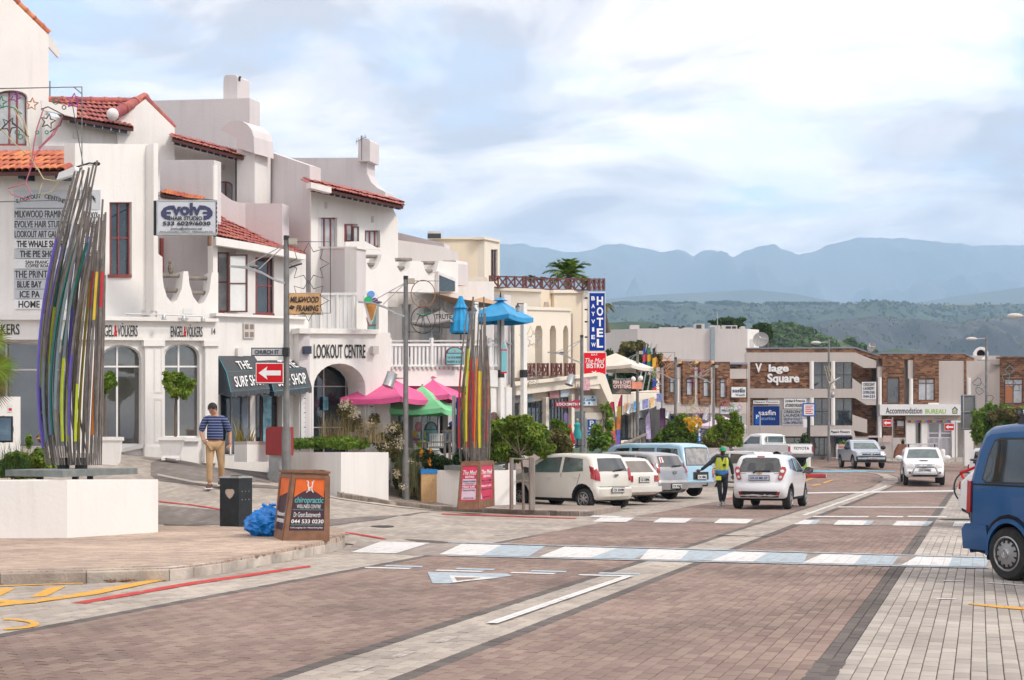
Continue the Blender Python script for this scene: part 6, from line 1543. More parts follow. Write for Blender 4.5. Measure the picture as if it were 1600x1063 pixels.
# ================================================================ VEHICLES
def paintm(n,c,metal=0.0,var=.03):return mat(n,c,0.28,var,1.2,metal=metal,coat=0.9,spec=0.5)
RUB=mat('tyre_rubber',(0.022,0.022,0.023),.85,.3,14,bump=.2)
RIM=mat('silver_wheel',(0.34,0.335,0.33),.4,.12,8,metal=.55)
TRIMB=mat('black_plastic_trim',(0.02,0.021,0.023),.6,.2)
CGL=mat('car_glass',(0.018,0.024,0.026),.03,.3,2,spec=.9,coat=.7)
CGT=mat('tinted_car_glass',(0.085,0.13,0.12),.03,.5,2.5,spec=.9,coat=.7)
LRED=mat('red_lamp_lens',(0.36,0.008,0.015),.12,.15,9,coat=.8)
LWHT=mat('clear_lamp_lens',(0.60,0.60,0.58),.12,.25,14,coat=.8)
LORA=mat('amber_lamp_lens',(0.62,0.17,0.02),.15,.15,9,coat=.8)
CHRM=mat('chrome',(0.55,0.55,0.56),.12,.08,metal=1.0)
PLT=mat('number_plate',(0.66,0.66,0.64),.45,.05)
UNDR=mat('underbody',(0.012,0.012,0.012),.85,.2)
class Car:
 def __init__(s,name,label,cat,loc,yaw,paint,L,W,H,top,xf,xr,rw,zc=.22,belt=.95,tum=.16,bow=.10,taper=.10,rnd_=.06,crown=.03,rim='spokes',group=None,spokes=6,skip=()):
  s.o=thing(name,label,cat,loc,group,yaw);s.W,s.H,s.L,s.belt,s.tum,s.bow,s.taper,s.crown=W,H,L,belt,tum,bow,taper,crown
  s.paint=paint;s.top=top;s.rw=rw
  Ra=rw+.055;z0=rw
  def arc(xc):
   a0=math.asin(max(-1,min(1,(zc-z0)/Ra)))
   return [(xc+Ra*math.cos(a),z0+Ra*math.sin(a))for a in np.linspace(a0,math.pi-a0,11)]
  und=arc(xf)+arc(xr);out=list(top)+und;nt_=len(top);s.out=out
  n=len(out);vs,fs,mi=[],[],[]
  rings=[(-1,f)for f in (90,60,30,0)]+[(-.5,None),(0,None),(.5,None)]+[(1,f)for f in (0,30,60,90)]
  for sg,ph in rings:
   if ph is None:ins,dy,k=out,0,sg
   else:ins,dy,k=inset(out,rnd_*(1-math.cos(R(ph)))),rnd_*(1-math.sin(R(ph))),sg
   for x,z in ins:
    Y=s.Y(x,z);y=k*(Y-(dy if ph is not None else rnd_));vs.append(s.warp(x,y,z))
  for i in range(len(rings)-1):
   for j in range(n):
    j2=(j+1)%n;fs.append((i*n+j,i*n+j2,(i+1)*n+j2,(i+1)*n+j));mi.append(1 if j>=nt_-1 else 0)
  cap=inset(out,rnd_)
  for sg in (-1,1):
   b=len(vs);p,f=s.cdt(cap,.16)
   vs+=[s.warp(x,sg*s.Y(x,z),z)for x,z in p];fs+=[tuple(b+i for i in (t if sg<0 else t[::-1]))for t in f];mi+=[0]*len(f)
  s.body=obj('body',vs,fs,[paint,UNDR],s.o,True,True,mi)
  for x in (xf,xr):
   for sg in (-1,1):
    if (x,sg)not in skip:s.wheel(x,sg,rw,rim,spokes)
 def Y(s,x,z):
  t=max(0.0,(z-s.belt)/(s.H-s.belt));e=max(0.0,(abs(x)/(s.L/2)-.5)/.5)
  return s.W*(1-s.tum*t**1.15)*(1-s.taper*e**2.2)-.035*max(0,(.45-z)/.3)
 def warp(s,x,y,z):
  q=(y/s.W)**2;e=max(0.0,(abs(x)/(s.L/2)-.45)/.55)
  return Vector((x-math.copysign(1,x)*s.bow*q*e,y,z-s.crown*q*(1 if z>s.belt else 0)*max(0,(z-s.belt)/(s.H-s.belt))))
 def cdt(s,poly,st):
  out=[]
  for i,a in enumerate(poly):
   b=poly[(i+1)%len(poly)];n=max(1,int(math.hypot(b[0]-a[0],b[1]-a[1])/(st*1.5)))
   out+=[Vector((a[0]+(b[0]-a[0])*k/n,a[1]+(b[1]-a[1])*k/n))for k in range(n)]
  ne=len(out)
  def ins(q):
   c=False
   for i in range(ne):
    a,b=out[i],out[i-1]
    if (a.y>q.y)!=(b.y>q.y)and q.x<(b.x-a.x)*(q.y-a.y)/(b.y-a.y)+a.x:c=not c
   return c
  x0,x1=min(p.x for p in out),max(p.x for p in out);y0,y1=min(p.y for p in out),max(p.y for p in out);g=[]
  x=x0+st/2
  while x<x1:
   y=y0+st/2
   while y<y1:
    q=Vector((x,y))
    if ins(q)and min((q-p).length for p in out)>st*.35:g.append(q)
    y+=st
   x+=st
  r=delaunay_2d_cdt(out+g,[(i,(i+1)%ne)for i in range(ne)],[],1,1e-5)
  s.nb=ne;f=[]
  for t in r[2]:
   a,b,c=(r[0][i]for i in t);f.append(tuple(t)if (b.x-a.x)*(c.y-a.y)-(b.y-a.y)*(c.x-a.x)>0 else tuple(t)[::-1])
  return [(p.x,p.y)for p in r[0]],f
 def solid(s,name,top,f,back,m,parent,label=None):
  n=len(top);ed={}
  for t in f:
   for i in range(len(t)):
    e=(t[i],t[(i+1)%len(t)]);ed[e]=1
  side=[(a,b,b+n,a+n)for a,b in ed if (b,a)not in ed]
  return obj(name,top+back,list(f)+side,m,parent or s.o,True,True,label=label)
 def side(s,name,poly,m,off=.006,sides=(-1,1),parent=None,st=.18,depth=.03):
  p,f=s.cdt(poly,st);r=[]
  for sg in sides:
   t=[s.warp(x,sg*(s.Y(x,z)+off),z)for x,z in p];b=[s.warp(x,sg*(s.Y(x,z)-depth),z)for x,z in p]
   r.append(s.solid(name,t,f if sg<0 else [q[::-1]for q in f],b,m,parent))
  return r
 def xe(s,z,end):
  xs=[]
  for i in range(len(s.top)-1):
   (x0,z0),(x1,z1)=s.top[i],s.top[i+1]
   if min(z0,z1)-1e-9<=z<=max(z0,z1)+1e-9:xs.append(x0+(x1-x0)*((z-z0)/(z1-z0)if abs(z1-z0)>1e-9 else 0))
  if not xs:xs=[min(s.top)[0]if end<0 else max(s.top)[0]]
  return min(xs)if end<0 else max(xs)
 def end(s,name,poly,m,end=-1,off=.006,parent=None,st=.2,depth=.03,mirror=False,label=None):
  r=[]
  for k in ((1,-1)if mirror else (1,)):
   p,f=s.cdt([(k*y,z)for y,z in (poly if k==1 else poly[::-1])],st);t,b=[],[]
   for y,z in p:
    x=s.xe(z,end);dz=(s.xe(z+.02,end)-s.xe(z-.02,end))/.04;nx,nz=end,-end*dz;l=math.hypot(nx,nz);nx/=l;nz/=l
    q=s.warp(x,y,z);t.append(q+Vector((nx,0,nz))*off);b.append(q-Vector((nx,0,nz))*depth)
   r.append(s.solid(name,t,f if end>0 else [q[::-1]for q in f],b,m,parent,label))
  return r
 def wheel(s,x,sg,rw,rim,n):
  w=.20;c=(x,sg*(s.Y(x,.4)-.10),rw)
  pr=[(rw*.62,w*.5),(rw*.9,w*.52),(rw*.985,w*.38),(rw,w*.25),(rw,-w*.25),(rw*.985,-w*.38),(rw*.9,-w*.52),(rw*.62,-w*.5)]
  t=MB().lathe(pr,c=c,n=28,axis='Y').build('wheel',RUB,s.o,smooth=True,local=True)
  mb=MB();ri=rw*.66;oy=sg*w*.5
  def at(r,a,y):return Vector((c[0]+r*math.cos(a),c[1]+oy+sg*y,c[2]+r*math.sin(a)))
  k=28;prof=[(ri,.006),(ri*.93,.014),(ri*.86,-.004),(ri*.3,.016),(ri*.24,.026),(.001,.026)]
  vs=[at(r,2*math.pi*j/k,y)for r,y in prof for j in range(k)]
  mb.add(vs,[((i*k+j),(i*k+(j+1)%k),((i+1)*k+(j+1)%k),((i+1)*k+j))[::sg]for i in range(len(prof)-1)for j in range(k)])
  for j in range(n):
   a=2*math.pi*(j+.5)/n;d=.42*math.pi/n if rim!='slots' else .30*math.pi/n
   r0,r1=(ri*.36,ri*.82)if rim!='slots' else (ri*.62,ri*.84)
   q=[at(r0,a-d*.8,.012+(.004 if rim!='slots' else -.001)),at(r1,a-d,.010),at(r1,a+d,.010),at(r0,a+d*.8,.016)]
   if rim=='slots':q=[v+Vector((0,sg*.003,0))for v in q]
   mb.add(q+[v-Vector((0,sg*.03,0))for v in q],[(0,1,2,3)[::-sg],(0,1,5,4),(1,2,6,5),(2,3,7,6),(3,0,4,7)],1)
  mb.build('rim',[RIM,BLACK],t,smooth=False,local=True)
 def plate(s,txt,z,end=-1,y=0,w=.50,h=.115,col_=INK,off=.02,m=None):
  x=s.xe(z,end)+end*off;b=MB().box((x,y,z),(.02,w,h)).build('number_plate',m or PLT,s.o,local=True)
  MB().box((x-end*.004,y,z),(.018,w+.03,h+.03)).build('plate_frame',TRIMB,b,local=True)
  xx=x+end*.0125;k=-end
  text(txt,b,((xx,y+k*w*.43,z-h*.32),(xx,y-k*w*.43,z-h*.32),(xx,y+k*w*.43,z+h*.30)),None,col_,0,.02)
 def mirror(s,x,z,m,sides=(-1,1),sc_=1.0):
  for sg in sides:
   y=sg*(s.Y(x,z)+.02);M=Matrix.Identity(3)
   h=MB().ell((x,y+sg*.12*sc_,z+.05),(.07*sc_,.115*sc_,.09*sc_),12,7).bar((x,y-sg*.05,z-.02),(x,y+sg*.08,z+.01),.04).build('wing_mirror',m,s.o,smooth=True,local=True)
   MB().box((x-.066*sc_,y+sg*.12*sc_,z+.05),(.012,.17*sc_,.12*sc_)).build('mirror_glass',CGL,h,local=True)
 def handle(s,x,z,sides=(-1,1),m=None):
  for sg in sides:MB().box((x,sg*(s.Y(x,z)+.015),z),(.17,.03,.028)).build('door_handle',m or s.paint,s.o,local=True)
 def seams(s,lines,sides=(-1,1)):
  for l in lines:
   (x0,z0),(x1,z1)=l;d=Vector((x1-x0,z1-z0)).normalized()*.007;n=(-d.y,d.x)
   s.side('door_gap',[(x0-n[0],z0-n[1]),(x1-n[0],z1-n[1]),(x1+n[0],z1+n[1]),(x0+n[0],z0+n[1])],UNDR,.002,sides,st=.25)
 def bar_rails(s,xs,z,m,y=None):
  for sg in (-1,1):
   yy=sg*(y or s.W*.74);MB().tube([(xs[0],yy,z-.05),(xs[0]+.1,yy,z),(xs[1]-.1,yy,z),(xs[1],yy,z-.05)],.02,6).build('roof_rail',m,s.o,local=True)
def yaw_of(hx,hy):return math.atan2(hy,hx)
def place(loc):return Vector((loc[0],loc[1],Z(loc[0],loc[1])))
KERBH=yaw_of(-.7071,.7071);GRP='cars parked nose in along the left kerb'
def slot(k,dx=0,dy=0):return (1.61+1.04*k+dx,37.26+2.95*k+dy)
PEARL=paintm('pearl_white_paint',(.66,.635,.57));WPAINT=paintm('white_car_paint',(.74,.74,.74));SILV=paintm('silver_grey_paint',(.34,.34,.345),.45);LBLUE=paintm('light_blue_paint',(.33,.53,.66));DBLUE=mat('deep_blue_paint',(.003,.072,.215),.32,.03,1.2,coat=.35,spec=.4)
# 1 pearl white hatchback
c=Car('hatchback','pearl white rounded hatchback parked beside the tall rods and paper signs','car',place(slot(0)),KERBH,PEARL,3.62,.83,1.55,
[(-1.70,.26),(-1.80,.36),(-1.81,.56),(-1.74,.62),(-1.73,.90),(-1.70,1.0),(-1.60,1.22),(-1.50,1.42),(-1.36,1.50),(-1.0,1.535),(-.4,1.55),(.1,1.535),(.42,1.46),(.72,1.28),(1.06,1.04),(1.16,.99),(1.5,.90),(1.68,.80),(1.78,.60),(1.81,.40),(1.74,.26)],1.16,-1.27,.29,belt=.98,rnd_=.075,spokes=7,group=GRP)
c.side('side_window',[(-1.30,1.05),(-1.22,1.40),(-.52,1.45),(-.50,1.01)],CGT);c.side('side_window',[(-.40,1.01),(-.42,1.45),(.12,1.43),(.42,1.30),(.86,1.0)],CGT)
c.end('rear_window',[(-.60,1.04),(.60,1.04),(.50,1.40),(-.50,1.40)],CGL);c.end('windscreen',[(-.62,1.07),(.62,1.07),(.52,1.42),(-.52,1.42)],CGL,1)
c.end('tail_light',[(.60,.78),(.745,.80),(.735,1.08),(.66,1.12),(.60,.98)],LRED,-1,.02,mirror=True);c.side('tail_light',[(-1.72,.82),(-1.60,.84),(-1.50,1.20),(-1.62,1.16),(-1.69,1.02)],LRED,.012)
c.end('headlight',[(.45,.66),(.74,.66),(.72,.82),(.5,.80)],LWHT,1,.015,mirror=True)
c.plate('CX 33498',.53);c.mirror(.78,1.02,TRIMB);c.handle(-.98,.88);c.handle(.0,.86)
c.seams([((-.46,.32),(-.46,.98)),((.74,.34),(.80,.98)),((-1.05,.62),(-1.20,.98)),((-1.05,.62),(-.86,.40)),((-.86,.30),(.72,.30))]);c.end('hatch_gap',[(-.62,.615),(.62,.615),(.62,.628),(-.62,.628)],UNDR,-1,.003)
MB().bar((-1.70,.06,1.05),(-1.69,-.38,1.10),.03).build('wiper',BLACK,c.o,local=True);MB().box((-1.755,0,.93),(.03,.16,.06)).build('emblem',CHRM,c.o,local=True)
MB().tube([(-1.1,0,1.53),(-1.3,0,1.68)],.008,4).build('aerial',BLACK,c.o,local=True)
# 2 boxy white hatchback
c=Car('hatchback','boxy white older hatchback with square tail lights, second from the rods','car',place(slot(1)),KERBH,paintm('cream_white_paint',(.68,.65,.60)),3.7,.79,1.40,
[(-1.72,.27),(-1.85,.34),(-1.86,.50),(-1.78,.53),(-1.77,.86),(-1.74,.90),(-1.42,1.30),(-1.3,1.36),(-1.0,1.39),(-.2,1.40),(.15,1.36),(.72,.96),(.8,.93),(1.6,.84),(1.72,.80),(1.76,.5),(1.84,.46),(1.84,.3),(1.74,.26)],1.12,-1.26,.28,belt=.92,rnd_=.05,taper=.06,bow=.05,group=GRP)
c.side('side_window',[(-1.2,.97),(-1.05,1.27),(-.46,1.30),(-.42,.95)],CGL);c.side('side_window',[(-.34,.95),(-.38,1.30),(.08,1.28),(.58,.95)],CGL)
c.end('rear_window',[(-.56,.94),(.56,.94),(.48,1.27),(-.48,1.27)],mat('brown_tinted_glass',(.15,.125,.105),.06,.25,2,coat=.5));c.end('windscreen',[(-.6,.98),(.6,.98),(.5,1.32),(-.5,1.32)],CGL,1)
c.end('tail_light',[(.50,.66),(.74,.66),(.74,.84),(.50,.84)],LRED,-1,.02,mirror=True);c.end('indicator',[(.66,.66),(.74,.66),(.74,.84),(.66,.84)],LORA,-1,.026,mirror=True)
c.end('bumper',[(-.76,.36),(.76,.36),(.76,.50),(-.76,.50)],paintm('cream_white_paint',(.68,.65,.60)),-1,.03);c.plate('CX 22096',.72,w=.46,h=.14);c.mirror(.45,.96,TRIMB,sc_=.8)
c.end('headlight',[(.4,.6),(.65,.6),(.65,.76),(.4,.76)],LWHT,1,.015,mirror=True);c.end('rear_valance',[(-.7,.27),(.7,.27),(.7,.35),(-.7,.35)],mat('rusty_brown',(.12,.05,.035),.8,.3),-1,.004)
# 3 silver people carrier
c=Car('station_wagon','silver grey wagon with a red and white sticker inside its rear window','car',place(slot(2)),KERBH,SILV,4.3,.85,1.58,
[(-2.0,.28),(-2.12,.36),(-2.14,.58),(-2.06,.66),(-2.05,.95),(-2.02,1.02),(-1.78,1.42),(-1.62,1.50),(-1.2,1.55),(-.3,1.58),(.35,1.55),(.62,1.46),(1.15,1.06),(1.3,1.01),(1.95,.86),(2.08,.7),(2.14,.45),(2.06,.28)],1.32,-1.28,.30,belt=1.0,rnd_=.07,group=GRP)
for q in ([(-1.72,1.10),(-1.55,1.40),(-1.15,1.45),(-1.12,1.06)],[(-1.02,1.05),(-1.05,1.46),(-.28,1.49),(-.25,1.03)],[(-.15,1.03),(-.18,1.49),(.35,1.46),(.92,1.05)]):c.side('side_window',q,CGL)
rw_=c.end('rear_window',[(-.62,1.08),(.62,1.08),(.52,1.42),(-.52,1.42)],CGL)[0];c.end('sticker',[(.34,1.22),(.50,1.20),(.47,1.38),(.33,1.38)],WHL,-1,.009,rw_);c.end('sticker_stripe',[(.41,1.22),(.47,1.21),(.42,1.37),(.37,1.37)],REDL,-1,.012,rw_)
c.end('tail_light',[(.66,.88),(.77,.90),(.70,1.22),(.63,1.08)],LRED,-1,.02,mirror=True);c.side('tail_light',[(-2.03,.90),(-1.88,.92),(-1.74,1.22),(-1.86,1.18)],LRED,.012)
c.end('windscreen',[(-.66,1.12),(.66,1.12),(.56,1.48),(-.56,1.48)],CGL,1);c.plate('CX 9362',.47,w=.48,h=.13);c.mirror(.92,1.05,SILV);c.handle(-.9,.92);c.handle(.1,.90);MB().box((-2.08,0,.90),(.03,.15,.09)).build('emblem',CHRM,c.o,local=True)
MB().bar((-2.02,.05,1.10),(-1.98,-.42,1.12),.03).build('wiper',BLACK,c.o,local=True);c.end('step',[(-.55,.28),(.55,.28),(.55,.36),(-.55,.36)],TRIMB,-1,.01);MB().tube([(-2.1,0,.36),(-2.28,0,.36),(-2.28,0,.44)],.025,6).build('tow_bar',BLACK,c.o,local=True)
c.end('headlight',[(.5,.72),(.78,.72),(.76,.88),(.5,.86)],LWHT,1,.015,mirror=True)
# 4 light blue minibus
c=Car('minibus','light blue minibus with a large rear window, behind the silver wagon','van',place(slot(3,.1,.1)),KERBH,LBLUE,4.7,.86,1.86,
[(-2.2,.36),(-2.3,.40),(-2.31,.55),(-2.24,.58),(-2.23,1.02),(-2.20,1.08),(-2.02,1.72),(-1.9,1.80),(-1.5,1.85),(.4,1.86),(1.0,1.80),(1.3,1.66),(1.7,1.18),(1.8,1.1),(2.2,.98),(2.3,.8),(2.33,.5),(2.25,.34)],1.45,-1.35,.33,zc=.32,belt=1.08,tum=.12,rnd_=.07,group=GRP)
for q in ([(-1.95,1.20),(-1.85,1.66),(-.95,1.70),(-.95,1.18)],[(-.85,1.18),(-.85,1.70),(.15,1.70),(.15,1.16)],[(.27,1.16),(.27,1.70),(.85,1.68),(1.4,1.2)]):c.side('side_window',q,CGL)
c.end('rear_window',[(-.68,1.10),(.68,1.10),(.60,1.66),(-.60,1.66)],mat('grey_mirror_glass',(.30,.285,.27),.10,.4,5,coat=.6));c.end('window_rubber',[(-.71,1.075),(.71,1.075),(.625,1.695),(-.625,1.695)],TRIMB,-1,.003)
c.end('tail_light',[(.72,.66),(.80,.66),(.80,.80),(.72,.80)],LRED,-1,.02,mirror=True);c.end('indicator',[(.72,.80),(.80,.80),(.80,.96),(.72,.96)],LORA,-1,.02,mirror=True)
c.end('plate_recess',[(-.42,.60),(.42,.60),(.42,.86),(-.42,.86)],TRIMB,-1,.008);c.plate('CX 4862',.69,w=.50,h=.14,off=.03);c.end('bumper',[(-.82,.38),(.82,.38),(.82,.52),(-.82,.52)],mat('grey_bumper',(.35,.35,.35),.4,.1),-1,.05);c.end('windscreen',[(-.7,1.2),(.7,1.2),(.62,1.68),(-.62,1.68)],CGL,1)
MB().tube([(-2.3,0,.4),(-2.48,0,.4),(-2.48,0,.48)],.03,6).build('tow_bar',BLACK,c.o,local=True);c.mirror(1.35,1.2,TRIMB)
# 5 small white van with green lettering further along
c=Car('delivery_car','white car with green lettering on its door, half hidden by the silver white hatchback','car',place(slot(7.2,.5,-.5)),KERBH,WPAINT,4.2,.83,1.62,
[(-2.0,.3),(-2.08,.4),(-2.06,.9),(-1.95,1.35),(-1.8,1.55),(-1.2,1.61),(.1,1.62),(.45,1.52),(1.05,1.05),(1.2,1.0),(1.9,.85),(2.08,.6),(2.06,.3)],1.3,-1.3,.31,belt=1.0,group=GRP)
c.side('side_window',[(-.55,1.05),(-.55,1.50),(-1.5,1.46),(-1.6,1.08)],CGL);c.side('side_window',[(-.45,1.05),(-.45,1.50),(.2,1.48),(.85,1.05)],CGT);c.end('windscreen',[(-.62,1.1),(.62,1.1),(.54,1.5),(-.54,1.5)],CGL,1);c.mirror(.95,1.05,TRIMB);c.handle(-.3,.92)
GLET=mat('green_lettering',(.03,.25,.06),.5)
for z,x0 in ((.80,-.1),(.70,.05),(.60,-.1)):c.side('lettering_band',[(x0,z),(x0+.55,z),(x0+.55,z+.05),(x0,z+.05)],GLET,.008)
c.bar_rails((-1.4,.3),1.68,STEEL)
# 6 white pickup with lettering on its tailgate
c=Car('pickup_truck','white pickup truck with black letters on its tailgate','pickup truck',place((13.3,68.2)),yaw_of(-.52,.854),WPAINT,4.9,.86,1.74,
[(-2.2,.55),(-2.34,.60),(-2.36,.72),(-2.34,1.16),(-2.3,1.18),(-.42,1.18),(-.40,1.22),(-.30,1.62),(-.2,1.70),(.2,1.74),(.6,1.70),(.85,1.58),(1.25,1.14),(1.4,1.09),(2.2,.98),(2.4,.8),(2.43,.5),(2.3,.4)],1.5,-1.5,.35,zc=.42,belt=1.12,tum=.14,taper=.05,bow=.03,rnd_=.05)
c.side('side_window',[(-.22,1.2),(-.16,1.58),(.55,1.60),(1.02,1.2)],CGL);c.end('bed_rail',[(-.8,1.12),(.8,1.12),(.8,1.16),(-.8,1.16)],STEEL,-1,.012)
MB().box((-.40,0,1.42),(.02,1.2,.30)).build('rear_window',CGT,c.o,local=True);MB().tube([(-.55,-.6,1.2),(-.52,-.58,1.6),(-.52,.58,1.6),(-.55,.6,1.2)],.03,6).build('roll_bar',WPAINT,c.o,local=True)
c.end('tail_light',[(.74,.78),(.83,.78),(.83,1.05),(.74,1.05)],LRED,-1,.03,mirror=True);c.end('bumper',[(-.84,.56),(.84,.56),(.84,.70),(-.84,.70)],mat('grey_bumper',(.35,.35,.35)),-1,.06)
tg=c.end('tailgate',[(-.72,.74),(.72,.74),(.72,1.14),(-.72,1.14)],WPAINT,-1,.012)[0];xx=-2.34-.03
text('TOYOTA',tg,((xx,.52,.88),(xx,-.52,.88),(xx,.52,1.03)),None,INK,0,.0)
MB().box((-1.3,0,1.185),(1.7,1.4,.02)).build('bed_liner',TRIMB,c.o,local=True);c.mirror(1.05,1.2,TRIMB)
# 7 silver white hatchback driving away
SPK=paintm('cool_white_paint',(.68,.69,.71))
c=Car('hatchback','silver white hatchback with red round tail lights driving away up the lane','car',place((7.42,37.75)),math.pi/2-RA-.045,SPK,3.6,.80,1.52,
[(-1.66,.30),(-1.76,.38),(-1.80,.52),(-1.78,.66),(-1.70,.74),(-1.69,.96),(-1.66,1.02),(-1.52,1.32),(-1.44,1.44),(-1.3,1.49),(-.9,1.52),(-.2,1.52),(.2,1.47),(.5,1.34),(.98,1.04),(1.1,1.0),(1.5,.88),(1.7,.72),(1.79,.5),(1.75,.3)],1.16,-1.2,.29,zc=.24,belt=.98,tum=.22,rnd_=.09,taper=.12,bow=.16)
c.end('rear_window',[(-.61,1.02),(.61,1.02),(.50,1.39),(.42,1.42),(-.42,1.42),(-.50,1.39)],CGL);c.end('tail_light',[(.50,.84),(.56,.80),(.62,.82),(.70,1.02),(.715,1.10),(.68,1.17),(.60,1.17),(.55,1.10),(.54,.98)],LRED,-1,.025,mirror=True)
for y,z,r,m in ((.615,1.04,.055,LWHT),(.575,.89,.045,LWHT)):c.end('reflector',[(y+r*math.cos(t),z+r*.85*math.sin(t))for t in np.linspace(0,6.28,11)[:-1]],m,-1,.032,mirror=True)
c.end('lower_bumper',[(-.52,.34),(.52,.34),(.56,.44),(.50,.50),(-.50,.50),(-.56,.44)],TRIMB,-1,.012);c.end('reflector',[(.47,.40),(.53,.40),(.58,.49),(.50,.49)],LRED,-1,.02,mirror=True)
c.plate('DX 65 MR GP',.865,w=.54,h=.125,col_=NAVY,m=mat('pale_blue_plate',(.52,.56,.68),.4,.05));c.end('emblem',[(-.08,.985),(.08,.985),(.08,1.005),(-.08,1.005)],mat('gold_emblem',(.45,.28,.06),.3),-1,.02);MB().box((-1.71,0,.995),(.02,.05,.05)).build('emblem_centre',mat('gold_emblem',(.45,.28,.06)),c.o,local=True)
for sg,xs in ((1,(.36,.10)),(-1,(-.12,-.40))):
 hr=c.end('headrest_shape',[(min(xs),1.05),(max(xs),1.05),(max(xs)-.03,1.22),(max(xs)-.07,1.27),(min(xs)+.07,1.27),(min(xs)+.03,1.22)],mat('dim_seat_shape',(.045,.05,.055),.2),-1,.008)  # flat dim shapes on the window stand for the headrests inside
c.end('brake_light',[(-.10,1.435),(.10,1.435),(.10,1.455),(-.10,1.455)],LRED,-1,.02);MB().bar((-1.66,.1,1.05),(-1.66,-.30,1.06),.03).bar((-1.66,.1,1.05),(-1.70,.17,1.0),.04).build('wiper',BLACK,c.o,local=True)
c.side('side_window',[(-1.25,1.12),(-1.12,1.36),(-.42,1.42),(-.40,1.02)],CGL);c.side('side_window',[(-.32,1.02),(-.34,1.42),(.1,1.40),(.78,1.02)],CGL);c.bar_rails((-1.25,.2),1.57,CHRM,.54);c.mirror(.66,1.0,TRIMB,sc_=1.15);c.end('windscreen',[(-.6,1.08),(.6,1.08),(.5,1.4),(-.5,1.4)],CGL,1)
for y,w in ((.5,.12),(-.5,.1)):c.end('badge_letters',[(y-w,.98),(y+w,.98),(y+w,.992),(y-w,.992)],mat('grey_lettering',(.25,.25,.26)),-1,.008)
# 8 silver blue pickup facing us
c=Car('pickup_truck','silver blue pickup truck with one headlight lit turning at the junction','pickup truck',place((21.85,82.6)),yaw_of(.0,-1),paintm('silver_blue_paint',(.36,.42,.50),.35),5.2,.95,1.80,
[(-2.5,.55),(-2.6,.62),(-2.58,1.18),(-2.52,1.22),(-.62,1.22),(-.6,1.25),(-.5,1.66),(-.4,1.74),(0,1.80),(.5,1.76),(.75,1.64),(1.25,1.18),(1.4,1.13),(2.2,1.04),(2.45,.95),(2.5,.7),(2.62,.62),(2.62,.45),(2.5,.36)],1.65,-1.45,.38,zc=.40,belt=1.15,tum=.15,bow=.12,rnd_=.07)
c.end('windscreen',[(-.76,1.20),(.76,1.20),(.64,1.66),(-.64,1.66)],CGT,1);c.side('side_window',[(-.42,1.24),(-.36,1.62),(.45,1.64),(1.02,1.22)],CGT)
c.end('grille',[(-.55,.80),(.55,.80),(.58,.98),(-.58,.98)],TRIMB,1,.012);c.end('headlight',[(.58,.80),(.86,.82),(.85,1.0),(.60,.98)],LWHT,1,.02,mirror=True);c.end('bumper',[(-.90,.40),(.90,.40),(.92,.72),(.62,.76),(-.62,.76),(-.92,.72)],TRIMB,1,.03)
c.end('lit_lamp',[(.62,.84),(.76,.84),(.76,.96),(.62,.96)],mat('lit_headlamp',(.9,.6,.35),.3,.02,emit=(1,.62,.35,1.6)),1,.026)
c.plate('CX 8352',.62,1,off=.05,w=.5,h=.12);MB().lathe([(.001,.02),(.09,.02),(.10,0)],c=(2.47,0,.90),n=16,axis='X').build('emblem',CHRM,c.o,local=True);c.mirror(1.0,1.22,TRIMB,sc_=1.4);c.handle(-.1,1.08);c.end('grille_bar',[(-.55,.885),(.55,.885),(.55,.90),(-.55,.90)],CHRM,1,.018)
# 9 white 4x4 facing us
c=Car('off_road_car','white four wheel drive with steel nudge bar and roof bar driving towards us','car',place((19.55,62.9)),-math.pi/2-RA+.10,WPAINT,4.7,.92,1.80,
[(-2.2,.5),(-2.32,.6),(-2.3,1.1),(-2.1,1.6),(-1.9,1.74),(-.8,1.80),(.1,1.78),(.42,1.68),(.95,1.22),(1.1,1.16),(1.95,1.05),(2.15,.96),(2.22,.74),(2.32,.66),(2.33,.5),(2.2,.38)],1.45,-1.3,.38,zc=.42,belt=1.14,tum=.17,bow=.16,rnd_=.08,taper=.12)
c.end('windscreen',[(-.74,1.26),(.74,1.26),(.62,1.68),(-.62,1.68)],CGT,1);
for q in ([(-.35,1.2),(-.4,1.66),(.15,1.64),(.75,1.22)],[(-.45,1.2),(-.5,1.66),(-1.3,1.66),(-1.3,1.2)]):c.side('side_window',q,CGL)
gr=c.end('grille',[(-.42,.82),(.42,.82),(.46,.98),(-.46,.98)],mat('dark_blue_grey',(.05,.07,.12),.3),1,.012)[0];c.end('grille_bar',[(-.42,.895),(.42,.895),(.42,.915),(-.42,.915)],CHRM,1,.02,gr);MB().ell((2.24,0,.905),(.03,.11,.07)).build('emblem',CHRM,c.o,smooth=True,local=True)
c.end('headlight',[(.48,.80),(.78,.84),(.80,1.0),(.60,1.0),(.50,.96)],LWHT,1,.02,mirror=True);c.end('fog_lamp',[(.66+.06*math.cos(t),.58+.06*math.sin(t))for t in np.linspace(0,6.28,11)[:-1]],mat('smoked_lens',(.12,.12,.12),.2),1,.02,mirror=True)
c.end('lower_grille',[(-.55,.42),(.55,.42),(.55,.50),(-.55,.50)],TRIMB,1,.012);c.plate('CX 20908',.70,1,off=.03,w=.5,h=.12)
NB=[(2.30,-.58,.42),(2.46,-.56,.60),(2.47,-.46,.82),(2.44,-.36,.88),(2.44,.36,.88),(2.47,.46,.82),(2.46,.56,.60),(2.30,.58,.42)]
